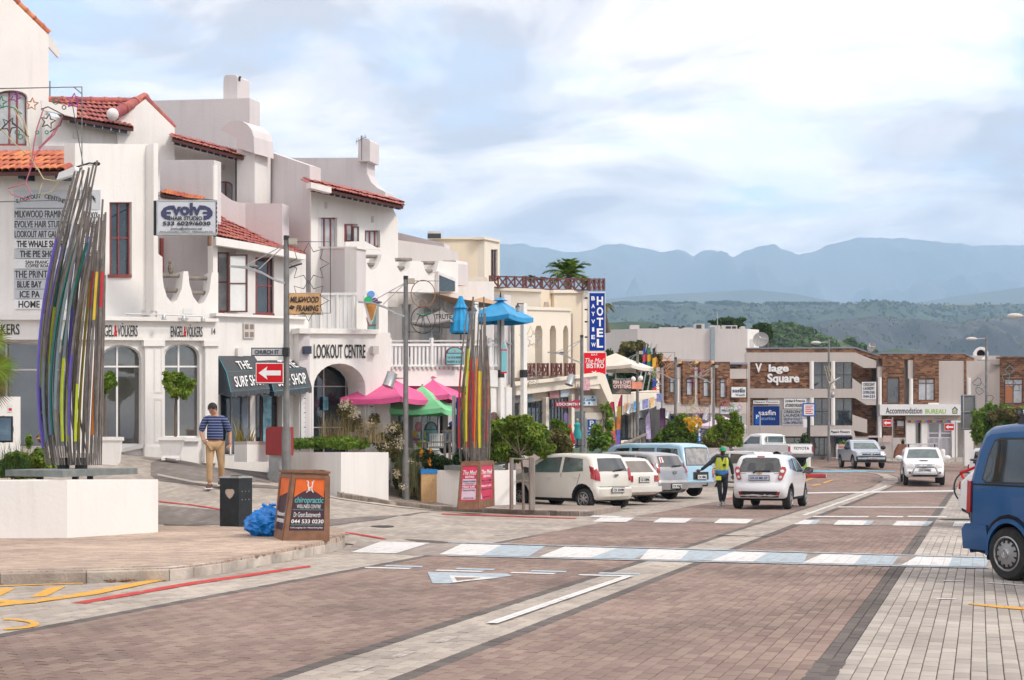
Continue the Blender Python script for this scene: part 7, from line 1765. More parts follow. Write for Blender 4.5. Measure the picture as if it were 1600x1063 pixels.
MB().tube(NB,.035,8).tube([(2.46,-.5,.55),(2.46,.5,.55)],.025,8).build('nudge_bar',STEEL,c.o,smooth=True,local=True);MB().box((1.35,0,1.15),(.14,.42,.05)).build('bonnet_scoop',WPAINT,c.o,local=True);MB().box((1.43,0,1.15),(.02,.32,.03)).build('scoop_mouth',BLACK,c.o,local=True)
for x in (-.2,):
 MB().tube([(x,-.72,1.93),(x,.72,1.93)],.028,8).build('roof_bar',STEEL,c.o,local=True)
 for y in (-.6,.6):MB().box((x,y,1.84),(.1,.08,.16)).build('bar_foot',TRIMB,c.o,local=True)
c.mirror(.85,1.22,WPAINT,sc_=1.4)
# 10 deep blue van in the right foreground
hv=Vector((.4,-.917));yv=yaw_of(*hv);rw0=Vector((6.09,16.05));xr_,Wv=-1.62,.95
rr=lambda x,y:Vector((hv.x*x-hv.y*y,hv.y*x+hv.x*y))
lv=rw0-rr(xr_,-(Wv-.10))
c=Car('van','deep blue panel van with roof bars cut off by the right edge','van',(lv.x,lv.y,0),yv,DBLUE,4.95,Wv,1.94,
[(-2.34,.30),(-2.50,.36),(-2.53,.56),(-2.48,.64),(-2.42,.66),(-2.42,1.16),(-2.40,1.22),(-2.30,1.62),(-2.20,1.84),(-2.08,1.91),(-1.7,1.94),(.6,1.94),(1.1,1.88),(1.4,1.72),(1.95,1.18),(2.05,1.12),(2.35,.98),(2.45,.7),(2.47,.4),(2.38,.28)],1.40,xr_,.325,zc=.26,belt=1.14,tum=.13,rnd_=.10,taper=.07,bow=.09,rim='slots',spokes=12,crown=.05)
for q in ([(-2.10,1.24),(-2.02,1.56),(-1.94,1.72),(-1.84,1.745),(-1.10,1.74),(-1.0,1.68),(-.98,1.24),(-1.04,1.20),(-2.04,1.20)],[(-.88,1.22),(-.88,1.72),(.15,1.72),(.15,1.22)],[(.27,1.22),(.27,1.72),(.95,1.70),(1.62,1.2)]):
 c.side('side_window',q,mat('van_tinted_glass',(.022,.024,.022),.05,.8,1.2,spec=.8,coat=.6),.008,st=.14);c.side('window_rubber',inset(q,-.025),TRIMB,.004,st=.2)
c.end('rear_window',[(-.68,1.24),(.68,1.24),(.58,1.72),(-.58,1.72)],CGL);c.end('windscreen',[(-.8,1.24),(.8,1.24),(.68,1.74),(-.68,1.74)],CGL,1)
c.end('tail_light',[(.74,.80),(.87,.80),(.87,1.20),(.76,1.20)],LRED,-1,.03,mirror=True);c.side('tail_light',[(-2.42,.80),(-2.335,.80),(-2.325,1.20),(-2.40,1.20)],LRED,.02)
c.side('slide_rail',[(-2.30,1.150),(-.9,1.135),(-.9,1.155),(-2.30,1.172)],UNDR,.006);c.seams([((-.93,.36),(-.93,1.9)),((.2,.34),(.2,1.85)),((-2.33,.68),(-2.30,1.16)),((-2.42,.655),(-1.98,.645))])
c.side('bumper_corner',[(-2.50,.34),(-2.52,.58),(-2.44,.66),(-2.02,.655),(-1.99,.48),(-2.03,.34)],DBLUE,.022,depth=.1);c.end('bumper',[(-.86,.32),(.86,.32),(.86,.62),(-.86,.62)],DBLUE,-1,.03);c.side('mud_flap',[(-2.08,.22),(-2.0,.22),(-2.0,.36),(-2.08,.36)],TRIMB,-.05)
for x in (-1.55,.25):
 MB().box((x,0,2.045),(.075,1.62,.03)).tube([(x,-.81,2.045),(x,.81,2.045)],.030,8).build('roof_bar',STEEL,c.o,local=True)
 for sg in (-1,1):MB().box((x,sg*.80,2.045),(.09,.02,.07)).build('bar_end',BLACK,c.o,local=True);MB().prism([(x-.10,sg*.74,1.90),(x+.10,sg*.74,1.90),(x+.055,sg*.70,2.03),(x-.055,sg*.70,2.03)],[(x-.10,sg*.62,1.90),(x+.10,sg*.62,1.90),(x+.055,sg*.62,2.03),(x-.055,sg*.62,2.03)]).build('bar_foot',TRIMB,c.o,local=True)
 # arch lip flare and wheel badge
for sg in (-1,1):
 a=[(xr_+.43*math.cos(t),.325+.43*math.sin(t))for t in np.linspace(-.1,math.pi+.1,15)];b=[(xr_+.375*math.cos(t),.325+.375*math.sin(t))for t in np.linspace(math.pi+.1,-.1,15)]
 c.side('wheel_arch',a+b,DBLUE,.022,(sg,),st=.3)
 y=sg*(c.Y(xr_,.4)-.10+.10+.03);MB().tube([(xr_+.045*math.cos(t),y,.325+.045*math.sin(t))for t in np.linspace(0,6.28,15)[:-1]],.006,5,closed=True,cap=False).tube([(xr_-.03,y,.35),(xr_-.008,y,.30),(xr_,y,.32),(xr_+.008,y,.30),(xr_+.03,y,.35)],.005,4).build('hub_emblem',CHRM,c.o,local=True)
 # 11, 12 cars beyond the van, bicycle on the back of the white one
hw=Vector((.40,-.917));yw=yaw_of(*hw)
def by_rear(px,d,L_):q=P(px,708,d);return (q.x+hw.x*L_/2,q.y+hw.y*L_/2)
l_=by_rear(1532,28.6,4.2)
c=Car('hatchback','white hatchback with a cycle carrier parked just beyond the blue van','car',(l_[0],l_[1],0),yw,WPAINT,4.2,.85,1.46,
[(-1.95,.3),(-2.08,.38),(-2.10,.58),(-2.02,.66),(-2.0,.92),(-1.97,.96),(-1.45,1.32),(-1.25,1.40),(-.6,1.46),(.1,1.44),(.4,1.34),(1.0,.98),(1.15,.94),(1.85,.80),(2.05,.6),(2.08,.35),(1.98,.28)],1.28,-1.28,.30,belt=.94,rnd_=.09,bow=.14)
c.end('rear_window',[(-.60,1.0),(.60,1.0),(.50,1.30),(-.50,1.30)],CGL);c.end('tail_light',[(.52,.76),(.78,.78),(.76,.93),(.55,.92)],LRED,-1,.02,mirror=True);c.side('side_window',[(-1.5,1.02),(-1.2,1.30),(-.4,1.36),(-.4,1.0)],CGL);c.side('side_window',[(-.3,1.0),(-.3,1.36),(.25,1.32),(.85,1.0)],CGL);c.end('windscreen',[(-.6,1.02),(.6,1.02),(.5,1.36),(-.5,1.36)],CGL,1);c.mirror(.8,1.0,WPAINT)
c.plate('CX 7715',.50)
rk=c.end('carrier_arm',[(.30,1.06),(.36,1.06),(.36,1.36),(.30,1.36)],REDL,-1,.05,mirror=True);MB().tube([(-1.5,.33,1.38),(-2.1,.33,1.18),(-2.35,.33,1.12)],.03,6).tube([(-1.5,-.33,1.38),(-2.1,-.33,1.18),(-2.35,-.33,1.12)],.03,6).tube([(-2.05,.33,.75),(-2.35,.33,1.12)],.025,6).tube([(-2.05,-.33,.75),(-2.35,-.33,1.12)],.025,6).build('cycle_carrier',REDL,c.o,local=True)
bk=thing('bicycle','black racing bicycle with drop handlebar hung on the white hatchback','bicycle',c.o.location+Vector((.29,.13,0)),None,yw)
def ring(cx,cz,r,x,t):return MB().tube([(x,cx+r*math.cos(a),cz+r*math.sin(a))for a in np.linspace(0,2*math.pi,25)[:-1]],t,6,closed=True,cap=False)
for cx,x in ((.52,-2.34),(-.50,-2.34)):
 w_=ring(cx,.80,.33,x,.018).build('wheel',BLACK,bk,local=True);mb=MB()
 for a in np.linspace(0,math.pi,9)[:-1]:mb.tube([(x,cx+.32*math.cos(a),.80+.32*math.sin(a)),(x,cx-.32*math.cos(a),.80-.32*math.sin(a))],.003,3)
 mb.build('spokes',STEEL,w_,local=True)
x=-2.34;MB().tube([(x,.52,.80),(x,.40,1.32)],.018,6).tube([(x,.42,1.22),(x,-.12,.82)],.02,6).tube([(x,.42,1.27),(x,-.20,1.28)],.018,6).tube([(x,-.12,.82),(x,-.24,1.36)],.018,6).tube([(x,-.50,.80),(x,-.21,1.26)],.012,6).tube([(x,-.50,.80),(x,-.12,.82)],.012,6).build('frame',BLACK,bk,local=True)
MB().tube([(x-.2,.62,1.2),(x-.2,.66,1.3),(x-.2,.56,1.36),(x-.2,.46,1.36),(x+.2,.46,1.36),(x+.2,.56,1.36),(x+.2,.66,1.3),(x+.2,.62,1.2)],.016,6).build('handlebar',BLACK,bk,local=True);MB().ell((x,-.26,1.4),(.06,.13,.03)).build('saddle',BLACK,bk,smooth=True,local=True);MB().ell((x-.03,.30,.98),(.03,.06,.09)).build('bottle',mat('lime_bottle',(.3,.5,.02),.4),bk,smooth=True,local=True)
l_=by_rear(1556,36,4.4)
c=Car('hatchback','white car with red sloping rear pillar behind the bicycle','car',(l_[0],l_[1],0),yw,WPAINT,4.2,.85,1.50,[(-1.95,.3),(-2.08,.4),(-2.04,.92),(-1.8,1.30),(-1.5,1.44),(-.6,1.50),(.2,1.46),(1.0,1.0),(1.85,.84),(2.08,.5),(1.98,.28)],1.28,-1.28,.31,belt=.98,rnd_=.08)
c.side('red_pillar',[(-2.0,.95),(-1.62,1.40),(-1.45,1.43),(-1.75,1.0)],LRED,.02);c.end('rear_window',[(-.6,1.0),(.6,1.0),(.5,1.36),(-.5,1.36)],CGL);c.side('side_window',[(-1.3,1.02),(-1.1,1.38),(-.4,1.42),(-.4,1.02)],CGL)
l_=by_rear(1533,50,4.6)
c=Car('off_road_car','white tall car with teal tinted rear window farthest along the right kerb','car',(l_[0],l_[1],0),yw,WPAINT,4.5,.88,1.80,[(-2.1,.45),(-2.22,.5),(-2.2,1.08),(-2.1,1.62),(-1.95,1.74),(-.8,1.80),(.1,1.78),(.95,1.2),(1.95,1.05),(2.2,.6),(2.1,.4)],1.35,-1.3,.36,zc=.4,belt=1.1,rnd_=.09)
c.end('rear_window',[(-.66,1.12),(.66,1.12),(.58,1.64),(-.58,1.64)],mat('teal_car_glass',(.02,.11,.11),.05,.4,3,coat=.6));c.side('side_window',[(-1.9,1.16),(-1.85,1.62),(-.4,1.66),(-.4,1.16)],CGL);c.mirror(.85,1.2,BLACK,sc_=1.5);c.end('tail_light',[(.7,.9),(.82,.9),(.8,1.12),(.7,1.12)],LRED,-1,.02,mirror=True)
# 13 dark green car ahead of the silver white hatchback, 14 vehicle whose mirror reaches into view at the left
c=Car('saloon_car','dark green car mostly hidden beyond the silver white hatchback','car',place((10.45,53.8)),math.pi/2-RA,paintm('dark_green_paint',(.012,.05,.05),.2),4.2,.84,1.42,[(-1.95,.3),(-2.08,.4),(-2.05,.92),(-1.5,.98),(-1.1,1.34),(-.8,1.40),(.1,1.42),(.4,1.34),(1.0,.96),(1.85,.82),(2.08,.5),(1.98,.28)],1.28,-1.28,.31,belt=.94)
c.end('rear_window',[(-.6,1.0),(.6,1.0),(.5,1.32),(-.5,1.32)],CGT);c.end('tail_light',[(.5,.7),(.76,.7),(.76,.88),(.5,.88)],LRED,-1,.02,mirror=True);c.side('side_window',[(-1.2,1.0),(-.9,1.32),(.2,1.34),(.85,1.0)],CGL);c.mirror(.75,.98,BLACK,sc_=1.2)
hl=Vector((-.30,.954));ml=P(4,671,9.6);Lk=Vector((ml.x,ml.y))-Vector((hl.x*1.2+hl.y*1.16,hl.y*1.2-hl.x*1.16))
c=Car('van','white van outside the left edge whose dark wing mirror reaches into view','van',(Lk.x,Lk.y,0),yaw_of(*hl),WPAINT,4.6,.92,2.2,[(-2.2,.35),(-2.3,.5),(-2.25,1.9),(-2.1,2.1),(-1.5,2.2),(.6,2.2),(1.1,2.05),(1.6,1.5),(1.8,1.35),(2.2,1.2),(2.3,.8),(2.2,.35)],1.4,-1.4,.34,belt=1.4)
c.side('side_window',[(.2,1.45),(.2,2.0),(.85,1.98),(1.4,1.45)],CGL)
q=(1.2,-1.165,ml.z);mm_=MB().box(q,(.07,.13,.19)).ell((q[0]+.03,q[1],q[2]),(.06,.07,.10),12,8).bar((1.2,-.86,1.55),(1.2,-1.12,q[2]-.12),.05).build('wing_mirror',TRIMB,c.o,local=True);MB().box((q[0]-.040,q[1],q[2]),(.012,.11,.165)).build('mirror_glass',mat('mirror_glass',(.10,.15,.20),.03,.5,6,metal=.9),mm_,local=True)
# ================================================================ PEOPLE
SKIN_L=mat('fair_skin',(.48,.25,.165),.55,.08,20);SKIN_D=mat('dark_skin',(.085,.042,.028),.5,.1,20);HAIR=mat('dark_hair',(.018,.013,.010),.7,.3,40)
def skin(name,V,E,m,parent,extra=None,sub_=2):
 me=bpy.data.meshes.new('t');me.from_pydata([v[:3]for v in V],E,[]);o=bpy.data.objects.new('t',me);col.objects.link(o)
 sk=o.modifiers.new('s','SKIN');sk.branch_smoothing=.3
 for i,v in enumerate(V):me.skin_vertices[0].data[i].radius=(v[3],v[4]if len(v)>4 else v[3]);me.skin_vertices[0].data[i].use_root=i==0
 su=o.modifiers.new('u','SUBSURF');su.levels=su.render_levels=sub_
 dg=bpy.context.evaluated_depsgraph_get();r=o.evaluated_get(dg).to_mesh()
 vs=[tuple(v.co)for v in r.vertices];fs=[tuple(p.vertices)for p in r.polygons];o.evaluated_get(dg).to_mesh_clear();bpy.data.objects.remove(o)
 if extra:
  n=len(vs);vs+=extra.v;fs+=[tuple(i+n for i in f)for f in extra.f]
 return obj(name,vs,fs,m,parent,True,True)
def person(label,loc,yaw,H,arms,legs,skin_m,shirt_m,pants_m,shoe_m,sleeve=.5,cap=None,lean=0.0,hd=(0,-.03),sit=False,collar=None,belt=True,long_=False,stout=1.0):
 """arms: right then left as (elbow, wrist, fingertip); legs: (knee, ankle, toe); local axes: faces -y, its right hand side is -x"""
 o=thing('person',label,'person',loc,None,yaw);k=H/1.8;sc3=lambda p:Vector(p)*k
 pv_,wa,chs,nb,ne=(0,0,.96),(0,-.01+lean*.3,1.12),(0,-.01+lean*.8,1.33),(0,.01+lean,1.48),(0,lean-.005,1.56)
 if sit:pv_,wa,chs,nb,ne=[(x,y,z-.42)for x,y,z in (pv_,wa,chs,nb,ne)];arms=[tuple((a[0],a[1],a[2]-.42)for a in ar)for ar in arms]
 hx,hy=hd;hz=1.66-(.42 if sit else 0);hc=(hx*.4,lean-.015+hy,hz)
 B=[(*pv_,.14*stout,.10),(*wa,.125*stout,.095),(*chs,.145*stout,.10),(*nb,.085,.075),(*ne,.052),(hc[0],hc[1]+.0,hz-.045,.070),(hc[0],hc[1]+.008,hz+.02,.083,.095),(hc[0],hc[1]+.016,hz+.085,.070,.08)]
 E=[(i,i+1)for i in range(7)];Sh=[list(v)for v in B[:4]];Sh[0][2]+=.02;SE=[(0,1),(1,2),(2,3)];Tr=[[*pv_,.165*stout,.125]];TE=[];Tr[0][2]+=.03
 ex=MB()
 for sg,(el,wr,tip)in zip((-1,1),arms):
  sh=(sg*.185*stout,.0+lean,1.44-(.42 if sit else 0));n=len(B);B+=[(*sh,.058),(*el,.043),(*wr,.029)];E+=[(3,n),(n,n+1),(n+1,n+2)]
  m=len(Sh);e2=Vector(sh).lerp(Vector(el),sleeve*2 if not long_ else 1);Sh+=[[*sh,.075],[*e2,.062 if not long_ else .056]];SE+=[(3,m),(m,m+1)]
  if long_:Sh+=[[*Vector(el).lerp(Vector(wr),.93),.043]];SE+=[(m+1,m+2)]
  w,t=Vector(wr),Vector(tip);d=(t-w);L_=d.length;d.normalize();s_=d.cross(Vector((0,1,0)));s_=s_.normalized()if s_.length>.1 else Vector((1,0,0));u=s_.cross(d)
  c=w+d*L_*.33;ex.ell(c*k,(.022*k,.042*k,L_*.40*k),8,6,M=Matrix((u,s_,d)).transposed())
  for q,fl in ((-.032,.78),(-.011,.94),(.011,1.0),(.031,.86)):ex.tube([(w+d*L_*.5+s_*q)*k,(w+d*L_*.75*fl+s_*q*1.05-u*.006)*k,(w+d*L_*.98*fl+s_*q-u*.028)*k],[.0105*k,.0095*k,.007*k],5)
  ex.tube([(w+d*L_*.2+s_*sg*-.035)*k,(w+d*L_*.42+s_*sg*-.062-u*.01)*k,(w+d*L_*.58+s_*sg*-.058-u*.02)*k],[.013*k,.012*k,.008*k],5)
 for sg,(kn,an,to)in zip((-1,1),legs):
  hp=(sg*.095,0,pv_[2]-.04);n=len(B);B+=[(*hp,.085),(*kn,.055),(*an,.036),(*to,.03)];E+=[(0,n),(n,n+1),(n+1,n+2),(n+2,n+3)]
  m=len(Tr);a2=Vector(an)+Vector((0,0,.03));cf=Vector(kn).lerp(a2,.45);Tr+=[[*hp,.112,.118],[*kn,.073],[*cf,.068],[*a2,.060]];TE+=[(0,m),(m,m+1),(m+1,m+2),(m+2,m+3)]
  a_,t_=Vector(an),Vector(to);f=(t_-a_);f.z=0;f.normalize();c=a_+f*.085;mb=MB();rz=math.atan2(f.y,f.x)
  M=Matrix.Rotation(rz,3,'Z');base=Vector((c.x,c.y,an[2]-.045));mb.ell(base*k,(.15*k,.052*k,.062*k),12,8,M=M);mb.ell((a_-Vector((0,0,.02)))*k,(.06*k,.05*k,.06*k),10,6);mb.build('shoe',shoe_m,o,smooth=True,local=True)
  mb=MB();mb.box((base-Vector((0,0,.028)))*k,(.29*k,.095*k,.022*k),rz=rz);mb.build('shoe_sole',WHL if shoe_m is not BLACK else BLACK,o,local=True)
 hk=Vector(hc)*k;fd=Vector((hx,-1,0)).normalized()
 ex.ell(hk+fd*.095*k+Vector((0,0,-.012))*k,(.015*k,.022*k,.026*k),6,5)
 for sg in (-1,1):ex.ell(hk+Vector((sg*.088*k,.02*k,0)),(.012*k,.022*k,.033*k),6,5)
 S1=lambda V:[(v[0]*k,v[1]*k,v[2]*k,*[r*k for r in v[3:]])for v in V]
 skin('body',S1(B),E,skin_m,o,ex);skin('shirt',S1([(v[0],v[1],v[2],*[r*(1.3 if i<4 else 1.13)for r in v[3:]])for i,v in enumerate(Sh)]),SE,shirt_m,o);skin('trousers',S1(Tr),TE,pants_m,o)
 for sg in (-1,1):MB().ell(hk+fd*.082*k+Vector((sg*.032*k,0,.012*k)),(.014*k,.010*k,.008*k),6,5).build('eye',WHL,o,local=True)
 MB().ell(hk+fd*.083*k-Vector((0,0,.048*k)),(.024*k,.009*k,.006*k),6,5).build('mouth',mat('lip',(.3,.1,.08),.5),o,local=True)
 mb=MB();n=14;prof=[]
 for i in range(6):
  t=i/5*1.55;r_=.098*math.sin(t)+.001;prof.append((r_*k,(.112*math.cos(t)+.012)*k))
 cen=hk+Vector((0,.014*k,.012*k));mb.lathe(prof[::-1],c=cen,n=n)
 if cap:
  h=mb.build('cap',cap,o,smooth=True,local=True);v=MB();b=[cen+Vector((.078*k*math.cos(a),-.078*k+.0,.015*k))+Vector((0,-.10*k*math.sin(a),-.012*k*math.sin(a)))for a in np.linspace(0,math.pi,8)]
  Rh=Matrix.Rotation(math.atan2(-hx,1)*-1,3,'Z');b=[cen+Rh@(p-cen)for p in b];v.prism(b,[p-Vector((0,0,.008))for p in b]);v.build('cap_peak',cap,h,local=True)
 else:mb.ell(hk+Vector((0,.045*k,.0)),(.088*k,.06*k,.075*k),10,6);mb.build('hair',HAIR,o,smooth=True,local=True)
 if belt:MB().tube([Vector((.143*stout*1.02*math.cos(a),.104*math.sin(a),pv_[2]+.075))*k for a in np.linspace(0,6.283,19)[:-1]],.017*k,6,closed=True,cap=False).build('belt',mat('brown_belt',(.05,.022,.015),.5),o,local=True)
 if collar:MB().tube([Vector((.068*math.cos(a),lean+.005+.062*math.sin(a),(1.505 if not sit else 1.085)+.012*math.sin(a)))*k for a in np.linspace(0,6.283,15)[:-1]],.018*k,6,closed=True,cap=False).build('collar',collar,o,local=True)
 return o,k,hk
def stripes(name,cols,period):
 m=mat(name,cols[0],.8,.05,30,sheen=.1);t=m.node_tree;N=t.nodes.new;b=t.nodes['Principled BSDF']
 co=N('ShaderNodeTexCoord');sp=N('ShaderNodeSeparateXYZ');t.links.new(co.outputs['Object'],sp.inputs[0]);mu=N('ShaderNodeMath');mu.operation='MULTIPLY';mu.inputs[1].default_value=1/period;t.links.new(sp.outputs['Z'],mu.inputs[0])
 fr=N('ShaderNodeMath');fr.operation='FRACT';t.links.new(mu.outputs[0],fr.inputs[0]);r=N('ShaderNodeValToRGB');r.color_ramp.interpolation='CONSTANT';t.links.new(fr.outputs[0],r.inputs['Fac'])
 e=r.color_ramp.elements;e[0].position,e[0].color=0,(*cols[0],1);e[1].position,e[1].color=cols[1][0],(*cols[1][1],1)
 for p,c in cols[2:]:q=e.new(p);q.color=(*c,1)
 t.links.new(r.outputs['Color'],b.inputs['Base Color']);return m
NVY=(.014,.02,.06);STRP=stripes('striped_shirt',[NVY,(.40,(.05,.09,.27)),(.62,(.42,.48,.58)),(.70,(.05,.09,.27)),(.90,NVY)],.058)
q=GT(336,765);mo,k,hk=person('man in a navy striped polo shirt, tan trousers and sunglasses walking towards us',q,.12,1.84,
[((-.29,.02,1.18),(-.22,-.12,.99),(-.13,-.19,.95)),((.30,.05,1.17),(.31,-.03,.93),(.30,-.09,.77))],[((-.10,-.13,.52),(-.10,-.10,.10),(-.12,-.27,.03)),((.13,.0,.50),(.10,.20,.16),(.10,.05,.05))],
SKIN_L,STRP,mat('tan_trousers',(.46,.30,.16),.85,.1,6,bump=.3,bscale=10),mat('brown_shoe_leather',(.10,.035,.02),.5),collar=mat('navy_collar',NVY,.8),hd=(-.12,-.035),stout=1.08)
sg_=MB()
for s in (-1,1):sg_.box(hk+Vector((s*.042*k-.010,-.106*k,.012*k)),(.064*k,.016,.042*k));sg_.bar(hk+Vector((s*.075*k,-.09*k,.018*k)),hk+Vector((s*.093*k,.03*k,.018*k)),.010)
sg_.box(hk+Vector((-.010,-.108*k,.02*k)),(.03,.012,.012)).build('sunglasses',BLACK,mo,local=True)
ph=MB().box(q+Vector((.335*k,-.09*k,.80*k)),(.02,.08,.15),rz=.3).build('paper',WHL,None,label='small white paper held in the walking man\'s left hand',cat='paper')
# parking attendant
q=GT(1128,790.5);VEST=mat('lime_vest',(.62,.70,.03),.6,.06,8);NAV=mat('dark_navy_cloth',(.018,.025,.036),.85,.15,8)
ao,k,hk=person('parking attendant in a lime and blue vest and green cap holding one arm out',q,-.05,1.74,
[((-.42,-.08,1.26),(-.66,-.12,1.07),(-.82,-.15,1.06)),((.30,.03,1.18),(.33,.0,.93),(.33,-.03,.77))],[((-.07,-.02,.50),(-.03,.02,.10),(-.10,-.15,.03)),((.10,.0,.50),(.05,.06,.11),(.03,-.10,.04))],
SKIN_D,NAV,mat('dark_jeans',(.025,.034,.045),.85,.15,8),mat('grey_shoe',(.45,.42,.40),.6),cap=mat('green_cap_cloth',(.01,.30,.14),.8),collar=NAV,belt=False,long_=True,hd=(.05,-.03))
def tor(z0,z1,g,m,name,f=1.0):
 prof=[(0.90,.150,.118),(1.0,.168,.128),(1.12,.160,.122),(1.25,.172,.130),(1.36,.188,.132),(1.46,.172,.112)]
 zs=[z0+(z1-z0)*i/5 for i in range(6)];vs=[];n=22
 for z in zs:
  a_=float(np.interp(z,[p[0]for p in prof],[p[1]for p in prof]))+g+.028;b_=float(np.interp(z,[p[0]for p in prof],[p[2]for p in prof]))+g+.018
  for j in range(n):t=2*math.pi*j/n;vs.append(Vector((a_*math.cos(t),b_*math.sin(t),z))*k)
 return obj(name,vs,[(i*n+j,i*n+(j+1)%n,(i+1)*n+(j+1)%n,(i+1)*n+j)for i in range(5)for j in range(n)],m,ao,True,True)
tor(1.08,1.46,.004,VEST,'vest');tor(.90,1.08,.007,mat('blue_vest_band',(.03,.20,.52),.6),'vest_band');tor(1.075,1.105,.010,mat('reflective_tape',(.42,.42,.42),.4),'tape');tor(.895,.905,.010,VEST,'vest_hem')
for x in (-.10,.11):MB().bar(Vector((x,-.168,1.10))*k,Vector((x*1.05,-.142,1.47))*k,.012,.045,(0,1,0)).build('tape',mat('reflective_tape',(.42,.42,.42)),ao,local=True)
MB().prism([Vector(p)*k for p in ((-.05,-.150,1.475),(.05,-.150,1.475),(.0,-.172,1.33))],[Vector(p)*k for p in ((-.05,-.10,1.47),(.05,-.10,1.47),(.0,-.12,1.33))]).build('shirt_front',NAV,ao,local=True)
MB().box(Vector((.05,-.170,1.24))*k,(.09,.012,.07)).build('badge',BLACK,ao,local=True);MB().box(Vector((-.12,-.16,.84))*k,(.15,.06,.12)).build('pouch',VEST,ao,local=True)
# seated cafe guest
q=P(697,717,39.4);q.z=1.18;person('seated cafe guest in a denim shirt and bright blue cap behind the railing',q,R(60),1.72,[((-.25,-.08,1.20),(-.14,-.28,1.14),(-.06,-.34,1.20)),((.25,-.08,1.20),(.14,-.28,1.14),(.08,-.36,1.18))],
[((-.12,-.42,.50),(-.12,-.42,.10),(-.12,-.58,.04)),((.12,-.42,.50),(.12,-.42,.10),(.12,-.58,.04))],SKIN_D,mat('denim_shirt',(.07,.11,.18),.85,.2,20),NAV,BLACK,cap=mat('bright_blue_cap',(.02,.09,.45),.7),sit=True,lean=-.10,hd=(.1,-.08),belt=False,long_=True)
# dress on a shop dummy outside the arcade
mq=P(902,697,49);mn=thing('mannequin','headless looking shop dummy in a turquoise dress outside the arcade','mannequin',mq)
MB().lathe([(.16,.27),(.15,.48),(.10,.66),(.125,.79),(.065,.87),(.03,.89)],c=mq,n=14).build('dress',mat('turquoise_dress',(.02,.30,.30),.7,.25,6),mn,smooth=True);MB().lathe([(.03,0),(.03,.5)],c=mq,n=8).lathe([(.2,0),(.2,.03)],c=mq,n=12).build('stand',BLACK,mn);MB().ell(mq+Vector((0,0,.95)),(.055,.06,.075)).build('head',mat('straw_beige',(.4,.3,.2),.7),mn,smooth=True)
# ================================================================ STREET OBJECTS
def hollow(name,q,h,th,m,parent,fill=None,lv=.1):
 """open box from four ground corners q (counter-clockwise), top at q.z + h"""
 c=sum(q,Vector())/4;inn=[c+(p-c)*(1-th/(p-c).length*1.4)for p in q];zt=max(p.z for p in q)+h;mb=MB()
 o_,i_=[Vector((p.x,p.y,p.z-.25))for p in q],[Vector((p.x,p.y,zt-.35))for p in inn];ot,it=[Vector((p.x,p.y,zt))for p in q],[Vector((p.x,p.y,zt))for p in inn]
 vs=o_+ot+it+i_;fs=[]
 for k in range(4):
  n=(k+1)%4
  for a in (0,4,8):fs.append((a+k,a+n,a+4+n,a+4+k))
 fs.append((12,13,14,15));mb.add(vs,fs).build('box',m,parent);return zt
def gbox(pA,pB,pC,fn=Z):
 A,B,C=GT(*pA,fn),GT(*pB,fn),GT(*pC,fn);z=min(A.z,B.z,C.z);A.z=B.z=C.z=z;D=A+C-B;return [A,B,C,D]
HEART=[(0,-.95),(-.55,-.55),(-.95,.1),(-.9,.55),(-.5,.8),(0,.72),(.5,.8),(.9,.55),(.95,.1),(.55,-.55)]
STONE=mat('grey_green_slate',(.20,.22,.21),.7,.25,4,bump=.3)
RODM=mat('weathered_grey_rod',(.20,.175,.16),.7,.3,6,metal=.2)
RC={c:mat(c+'_rod_paint',v,.45,.12,5)for c,v in dict(violet=(.11,.08,.38),lime=(.45,.55,.02),forest=(.005,.12,.09),orange=(.75,.20,.01),scarlet=(.55,.02,.03),lavender=(.25,.28,.5),slate=(.16,.22,.24),ochre=(.30,.24,.03),yellow=(.70,.50,.03)).items()}
def rods(t,d,base_y,spec,seed,jit):
 """each rod: pixel columns at foot, belly and tip, tip row, painted stretch (colour, row from, row to)"""
 g=random.Random(seed)
 for (xf,xb,xt,yt,paint_)in spec:
  dd=d+g.uniform(-jit,jit);pts=[];n=14;a0,b0,c0=.62**2.2,.38**1.6,2.1*.38*.62**1.15;xb=(xb*(a0+b0+c0)-xf*a0-xt*b0)/c0
  for i in range(n+1):
   u=i/n;x=xf*(1-u)**2.2+xt*u**1.6+xb*2.1*u*(1-u)**1.15;w=(1-u)**2.2+u**1.6+2.1*u*(1-u)**1.15
   pts.append(P(x/w,base_y+(yt-base_y)*u,dd))
  ro=MB().tube(pts,[.013+.010*min(1,3*(i/n))*(1 if i<n-2 else .55)for i in range(n+1)],6).build('rod',RODM,t,smooth=True)
  for c,y0,y1 in paint_:
   u0,u1=(base_y-y0)/(base_y-yt),(base_y-y1)/(base_y-yt);k=max(2,int((u1-u0)*n));pp=[]
   for j in range(k+1):
    u=min(.999,u0+(u1-u0)*j/k)*n;i=int(u);pp.append(pts[i].lerp(pts[i+1],u-i))
   MB().tube(pp,.0265,6).build('painted_sleeve',RC[c],ro,smooth=True)
q=gbox((-95,843),(105,842),(247,833),Zp)
t=thing('planter_plinth','low white plastered plinth carrying the tall rod sculpture, in the left foreground','plinth',q[1]);zt=hollow('box',q,.92,.12,WHITE,t)
sp=[P(x,y,d)for x,y,d in ((8,741,22.6),(98,744,21.6),(215,732,25.0),(120,731,26.2))];z_=sp[1].z-.02
sp=[Vector((p.x,p.y,z_))for p in sp]
s1=thing('rod_sculpture','tall sculpture of bent painted rods, left of the walking man','sculpture',(sp[0]+sp[2])/2-Vector((0,0,.2)),'rod sculptures');MB().prism([p+Vector((0,0,.11))for p in sp],sp).build('table_slab',STONE,s1)
